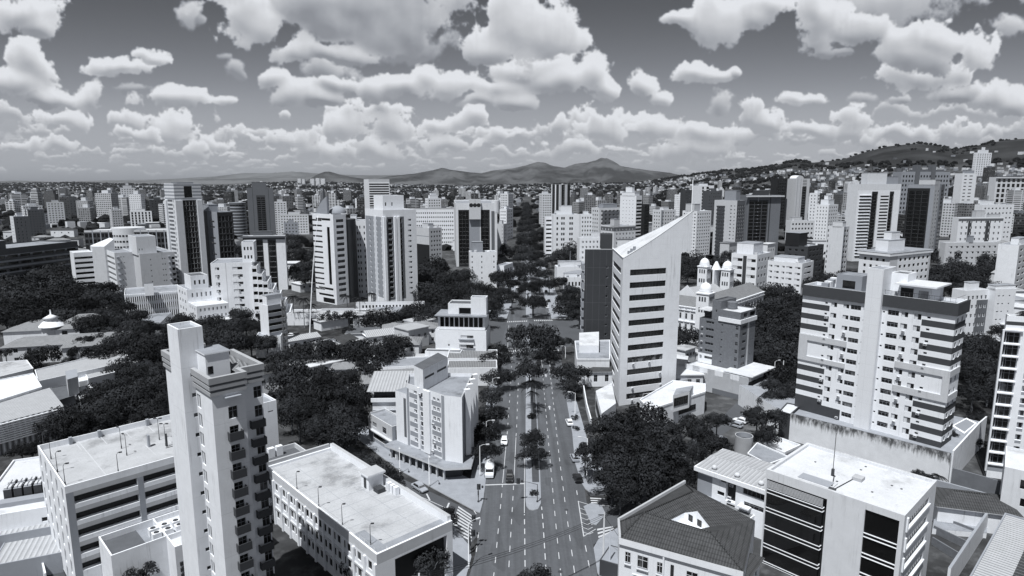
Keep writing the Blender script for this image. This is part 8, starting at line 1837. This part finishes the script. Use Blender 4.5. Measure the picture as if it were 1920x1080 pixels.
def zone(n, px0, px1, y0, y1, hlo, hhi, where, ww=(10, 24)):
    k = 0; tries = 0
    while k < n and tries < n * 8:
        tries += 1
        py = y0 + (y1 - y0) * fr.random() ** 1.0; px = fr.uniform(px0, px1); p = P(px, py)
        if p.y > 3300 or gz(p.x, p.y) > 70: continue
        if abs(px - 987) < 26 + (py - 380) * .35: continue
        if any(abs(px - a) < c and abs(py - b) < 3 for a, b, c in TAKEN): continue
        w, d, h = fr.uniform(*ww), fr.uniform(11, 20), fr.uniform(hlo, hhi); m = fr.choice(FM)
        TAKEN.append((px, py, w / p.y * 1200 * .55)); k += 1
        size = 'tall' if h > (hlo + hhi) * .5 else 'squat'
        block_far(p.x, p.y, w, d, h, R(fr.choice([2, 44, 46, 10, 40])), m, f'{size} {TONE[m]} tower block {where}', f'{size} {TONE[m]} blocks {where}')
zone(44, 0, 320, 376, 425, 18, 48, 'in the far left of the city')
zone(34, 320, 700, 372, 415, 16, 42, 'beyond the left-hand towers')
zone(26, 700, 960, 370, 410, 16, 40, 'beyond the long hotel')
zone(40, 1010, 1290, 370, 420, 16, 46, 'right of the far avenue')
zone(46, 1290, 1600, 372, 425, 18, 50, 'behind the right-hand towers')
zone(50, 1560, 1930, 372, 450, 18, 50, 'on the rising right side of the city')
# rows of equal blocks on the far crest
for i, (px, yt, w) in enumerate(((569, 335, 6), (577, 336, 5), (592, 335, 7), (602, 334, 7), (611, 335, 8), (490, 341, 5), (500, 340, 5))):
    Y = 4300; a = (px - 960) / 1200 * Y / cp; wd = w / 1200 * Y
    z1 = H + Y * (338 - yt) / 1200; z0 = gz(a, Y); r = thing('tower_block', 'white tower block in the row on the far crest', 'tower block', (a, Y, z0 - 2), 0, 'row of blocks on the far crest'); b = MB(); b.box(0, wd, 0, 20, 0, max(z1 - z0, 20) + 2, 'f_white', 'roofgrey'); b.obj('body', r)
# low roofs near: filler houses between the named buildings, each its own
def fill(n, poly_px, where, h=(3, 8), w=(8, 18), roofs=('roofgrey', 'roofdeck', 'tilepale', 'ribgrey', 'roofdark', 'roofwhite', 'tile')):
    xs = [p[0] for p in poly_px]; ys = [p[1] for p in poly_px]; k = t = 0
    def inside(x, y):
        c = False; n_ = len(poly_px)
        for i in range(n_):
            (x1, y1), (x2, y2) = poly_px[i], poly_px[(i + 1) % n_]
            if (y1 > y) != (y2 > y) and x < (x2 - x1) * (y - y1) / (y2 - y1) + x1: c = not c
        return c
    while k < n and t < n * 20:
        t += 1; x, y = fr.uniform(min(xs), max(xs)), fr.uniform(min(ys), max(ys))
        if not inside(x, y): continue
        p = P(x, y); ww, dd, hh_ = fr.uniform(*w), fr.uniform(7, 13), fr.uniform(*h); rf = fr.choice(roofs); an = R(fr.choice([2, 46, 44, 5]))
        if any((p.x - a) ** 2 + (p.y - b_) ** 2 < (c + ww * .55) ** 2 for a, b_, c in FILL): continue
        FILL.append((p.x, p.y, ww * .55)); k += 1
        wl_ = fr.choice(['offwhite', 'dirtywhite', 'lgrey', 'pale']); tone = {'roofgrey': 'grey flat', 'roofdeck': 'pale flat', 'tilepale': 'pale tiled', 'ribgrey': 'ribbed grey', 'roofdark': 'dark flat', 'roofwhite': 'white flat', 'tile': 'dark tiled'}[rf]
        r = thing('low_house', f'low house with a {tone} roof {where}', 'house', (p.x, p.y, 0), an, f'{tone}-roofed houses {where}')
        b = MB(); b.box(-ww / 2, ww / 2, -dd / 2, dd / 2, 0, hh_, wl_); b.obj('wall', r); q = MB(); a, c = ww / 2 + .4, dd / 2 + .4
        if rf in ('tile', 'tilepale'): q.face([(-a, -c, hh_), (a, -c, hh_), (a * .4, 0, hh_ + 1.8), (-a * .4, 0, hh_ + 1.8)], rf); q.face([(a, c, hh_), (-a, c, hh_), (-a * .4, 0, hh_ + 1.8), (a * .4, 0, hh_ + 1.8)], rf); q.face([(a, -c, hh_), (a, c, hh_), (a * .4, 0, hh_ + 1.8)], rf); q.face([(-a, c, hh_), (-a, -c, hh_), (-a * .4, 0, hh_ + 1.8)], rf)
        else: q.box(-a, a, -c, c, hh_ + .002, hh_ + .3, 'lgrey', rf, True)
        q.obj('roof', r)
        if hh_ > 4.5:
            for i in range(3): link('window', win_mesh(1.2, 1.2, 'm'), r, (-ww / 2 + ww * (.15 + .3 * i), -dd / 2 - .06, hh_ * .55))
FILL = []
fill(7, [(480, 690), (560, 640), (820, 640), (820, 700), (690, 720), (560, 760), (500, 740)], 'in the old block left of the avenue')
fill(5, [(540, 600), (800, 596), (820, 640), (560, 640)], 'along the cross street of palms', (3, 6))
fill(10, [(1260, 680), (1310, 640), (1370, 720), (1290, 740), (1270, 720)], 'beside the white podium', (3, 6), (6, 12), ('roofwhite', 'roofgrey', 'roofdeck'))
fill(14, [(60, 500), (300, 500), (330, 460), (120, 440), (20, 450)], 'beyond the left park', (4, 12), (14, 30))
fill(16, [(540, 560), (600, 540), (540, 440), (440, 440), (420, 500)], 'behind the stepped cream building', (4, 12), (12, 26))
fill(24, [(830, 470), (940, 470), (950, 400), (700, 400), (690, 430)], 'around the long hotel', (5, 14), (14, 30))
fill(24, [(1060, 480), (1290, 480), (1300, 410), (1030, 410)], 'among the blocks right of the avenue', (5, 16), (14, 30))
fill(20, [(1280, 500), (1620, 500), (1640, 420), (1290, 420)], 'among the right-hand towers', (5, 16), (14, 30))
fill(22, [(1600, 560), (1920, 560), (1920, 440), (1640, 440)], 'among the right-hand mid-rise blocks', (5, 14), (12, 26))
fill(10, [(1090, 545), (1180, 540), (1180, 500), (1060, 500)], 'behind the dark slab', (4, 9), (12, 22), ('roofwhite', 'roofgrey', 'roofdeck'))
fill(8, [(1820, 640), (1920, 640), (1920, 560), (1800, 560)], 'behind the balcony block', (4, 9), (10, 20), ('roofwhite', 'roofgrey', 'roofdeck'))
# the tiled villas and sheds of the left lower block
house('long arcaded villa with a worn tiled roof at the left edge', 2, 652, 42, 11, 6.5, 16, 'tilepale', 'pale', 2.2, wins=9)
house('pale two-storey villa wing with a flat tiled roof and dark windows', 116, 652, 13, 11, 7.5, 24, 'tilepale', 'pale', 1.2, wins=2)
house('wide tiled hip roof behind the arcaded villa', 5, 622, 40, 16, 6, 14, 'tilepale', 'offwhite', 2.6, wins=0)
house('tall pale hip roof beside the white lantern roof', 98, 618, 20, 16, 7, 20, 'tilepale', 'offwhite', 4, wins=3)
r = house('small tiled pavilion in front of the lantern roof', 72, 612, 12, 10, 7, 20, 'tilepale', 'white', 2.2, wins=2)
q = P(97, 606, 9); o = thing('lantern_roof', 'white flared lantern roof with a finial rising behind the villas', 'roof', (q.x, q.y, 0)); b = MB(); b.cyl(0, 0, 0, 8, 3.6, 'pale', 8); b.lathe(0, 0, [(4.6, 8), (3.2, 9.6), (2.2, 10.2), (2.0, 11), (2.9, 11.2), (1.0, 12.2), (.3, 12.6), (.2, 14.5)], 'white', 12); b.obj('drum', o)
def pshed(label, pts, z, roof, wall='lgrey', ph=.25): return whitebox('shed', label, pts, z, wall, roof, 'shed', ph=ph)
pshed('big white shed roof at the left edge', [(-60, 770), (78, 727), (62, 701), (-60, 725)], 8.5, 'ribwhite', 'offwhite', .3)
pshed('big grey shed roof with louvred side at the left edge', [(-60, 808), (120, 762), (93, 727), (-60, 772)], 8, 'ribgrey', 'ribbed', .0)
q0, q1 = P(-60, 808, 8), P(120, 762, 8); d = (q1 - q0).normalized(); an_ = math.atan2(d.y, d.x); o = thing('louvre_screen', 'pale louvred screen below the edge of the big grey shed roof', 'screen', (q0.x, q0.y, 0), an_); 
for i in range(9): b = MB(); b.box(0, (q1 - q0).length * .96, -.5, -.05, 3.0 + i * .55, 3.3 + i * .55, 'offwhite', bottom=True); b.obj('slat', o)
pshed('low white shed roofs with bright patches behind the big sheds', [(-20, 712), (62, 692), (50, 676), (-20, 682)], 6, 'roofdeck', 'offwhite')
pshed('long grey shed roof between the villas and the grove', [(72, 716), (245, 678), (232, 656), (66, 695)], 7, 'ribgrey', 'offwhite', .3)
pshed('grey hipped roof end of the long shed', [(245, 684), (285, 668), (262, 656), (232, 662)], 6.5, 'tilepale', 'lgrey', 0)
pshed('dark flat courtyard roof right of the big grey shed', [(108, 752), (140, 742), (128, 722), (96, 728)], 5, 'roofdark', 'dgrey', .2)
pshed('pale metal roof with sunlit strips in the grove', [(150, 748), (182, 738), (168, 722), (142, 728)], 4.5, 'ribwhite', 'lgrey', .1)
pshed('bright white sloped roof beside the little tower hut', [(148, 716), (168, 712), (160, 700), (145, 702)], 5.5, 'ribwhite', 'offwhite', 0)
pshed('white roof of the shed between grove and long shed', [(165, 710), (215, 698), (205, 686), (158, 698)], 6, 'ribgrey', 'offwhite', .1)
whitebox('roof_hut', 'little grey hut with a dark door on the long shed', [(126, 712), (146, 706), (144, 692), (122, 696)], 10, 'lgrey', 'mgrey', 'hut', 5)
# -- the sea of little houses on the far slopes: nobody could count them
def far_stuff():
    b = MB(); wn = ['h_white', 'h_pale', 'h_grey', 'h_dark']
    def cell(X, Y, s):
        z = gz(X, Y) - .8; w, d, h = s * fr.uniform(5, 11), s * fr.uniform(5, 11), s * fr.uniform(3, 7.5) + .8; a = fr.uniform(0, 1.57); c, q = math.cos(a), math.sin(a)
        cr = [(X + x * c - y * q, Y + x * q + y * c) for x, y in ((-w / 2, -d / 2), (w / 2, -d / 2), (w / 2, d / 2), (-w / 2, d / 2))]
        m = fr.choices(wn, (.24, .22, .28, .26))[0]; b.prism(cr, z, z + h, m, fr.choices(['h_roof', 'h_dark', 'h_grey', 'h_white', 'h_pale'], (.24, .36, .24, .06, .10))[0])
    k = 0
    while k < 7000:
        px = fr.uniform(-120, 2040); D = lerp_tab(RDIST, px); t = 1 - (1 - fr.random()) ** .8; Y = 800 + (D * (.99 if px < 1230 else .90) - 800) * fr.random() ** .75
        X = (px - 960) / 1200 * Y / cp
        if abs(X - .024 * Y) < 22 and Y < 2500: continue
        if fbm(X / 300 + 3, Y / 300, 3) < (.40 if px < 1230 else .43): continue
        if px > 1440 and gz(X, Y) > 105 and fr.random() < .96: continue
        cell(X, Y, fr.uniform(.8, 1.5)); k += 1
    return b
for nm, v in (('h_white', .72), ('h_pale', .50), ('h_grey', .30), ('h_dark', .12), ('h_roof', .36)): mat(nm, v, .9, .1, 0, .05)
struct('distant_houses', far_stuff(), 'stuff')
def wood(n, px0, px1, cond, name, s0=(6, 13)):
    b = MB(); k = t = 0; ico = []
    me = bmesh.new(); bmesh.ops.create_icosphere(me, subdivisions=1, radius=1); vs = [v.co.copy() for v in me.verts]; fs = [[v.index for v in f.verts] for f in me.faces]; me.free()
    while k < n and t < n * 12:
        t += 1; px = fr.uniform(px0, px1); D = lerp_tab(RDIST, px); Y = 520 + (D * 1.0 - 520) * fr.random() ** .8; X = (px - 960) / 1200 * Y / cp
        if abs(X - .024 * Y) < 12 or not cond(X, Y, px): continue
        k += 1; s = fr.uniform(*s0); z = gz(X, Y) + s * .35; i0 = len(b.v); o = [fr.uniform(.72, 1.2) for _ in vs]
        b.v += [(X + v.x * s * q, Y + v.y * s * q, z + v.z * s * .75 * q) for v, q in zip(vs, o)]
        for f in fs: b.f.append(tuple(i0 + j for j in f)); b.mi.append(0); b.sm.append(False)
    b.mats.append('leaf'); return struct(name, b, 'stuff')
wood(7500, -120, 2040, lambda X, Y, px: Y > 900 and fbm(X / 300 + 3, Y / 300, 3) < .56 and not (px > 1440 and gz(X, Y) > 130), 'distant_woods')
wood(1500, -120, 2040, lambda X, Y, px: Y < 1000 and fr.random() < .6 and abs(X) > 30, 'distant_woods', (4, 8))
wood(170, 1440, 2040, lambda X, Y, px: gz(X, Y) > 100 and fbm(X / 260, Y / 260, 3) < .38, 'distant_woods', (5, 9))
wood(40, 1452, 1500, lambda X, Y, px: gz(X, Y) > .93 * (H + lerp_tab(RDIST, px) * (338 - lerp_tab(CREST, px)) / 1200), 'distant_woods', (6, 12))
# ---------------------------------------------------------------- the air
hb = MB(); hb.box(-9000, 9000, -600, 21000, -60, 420, 'haze' if 'haze' in MATS else 'white', bottom=True)
hm_ = bpy.data.materials.new('haze'); hm_.use_nodes = True; nt = hm_.node_tree; nt.nodes.clear(); vo = nt.nodes.new('ShaderNodeVolumePrincipled'); vo.inputs['Color'].default_value = (.92, .96, 1, 1); vo.inputs['Density'].default_value = .000022; vo.inputs['Anisotropy'].default_value = .3; oo = nt.nodes.new('ShaderNodeOutputMaterial'); nt.links.new(vo.outputs[0], oo.inputs['Volume'])
MATS['haze'] = hm_
for i, k in enumerate(hb.mats): hb.mats[i] = 'haze'
HAZE = hb.obj('haze'); HAZE['kind'] = 'stuff'; tag(HAZE, 'thin pale haze in the air over the city', 'haze')
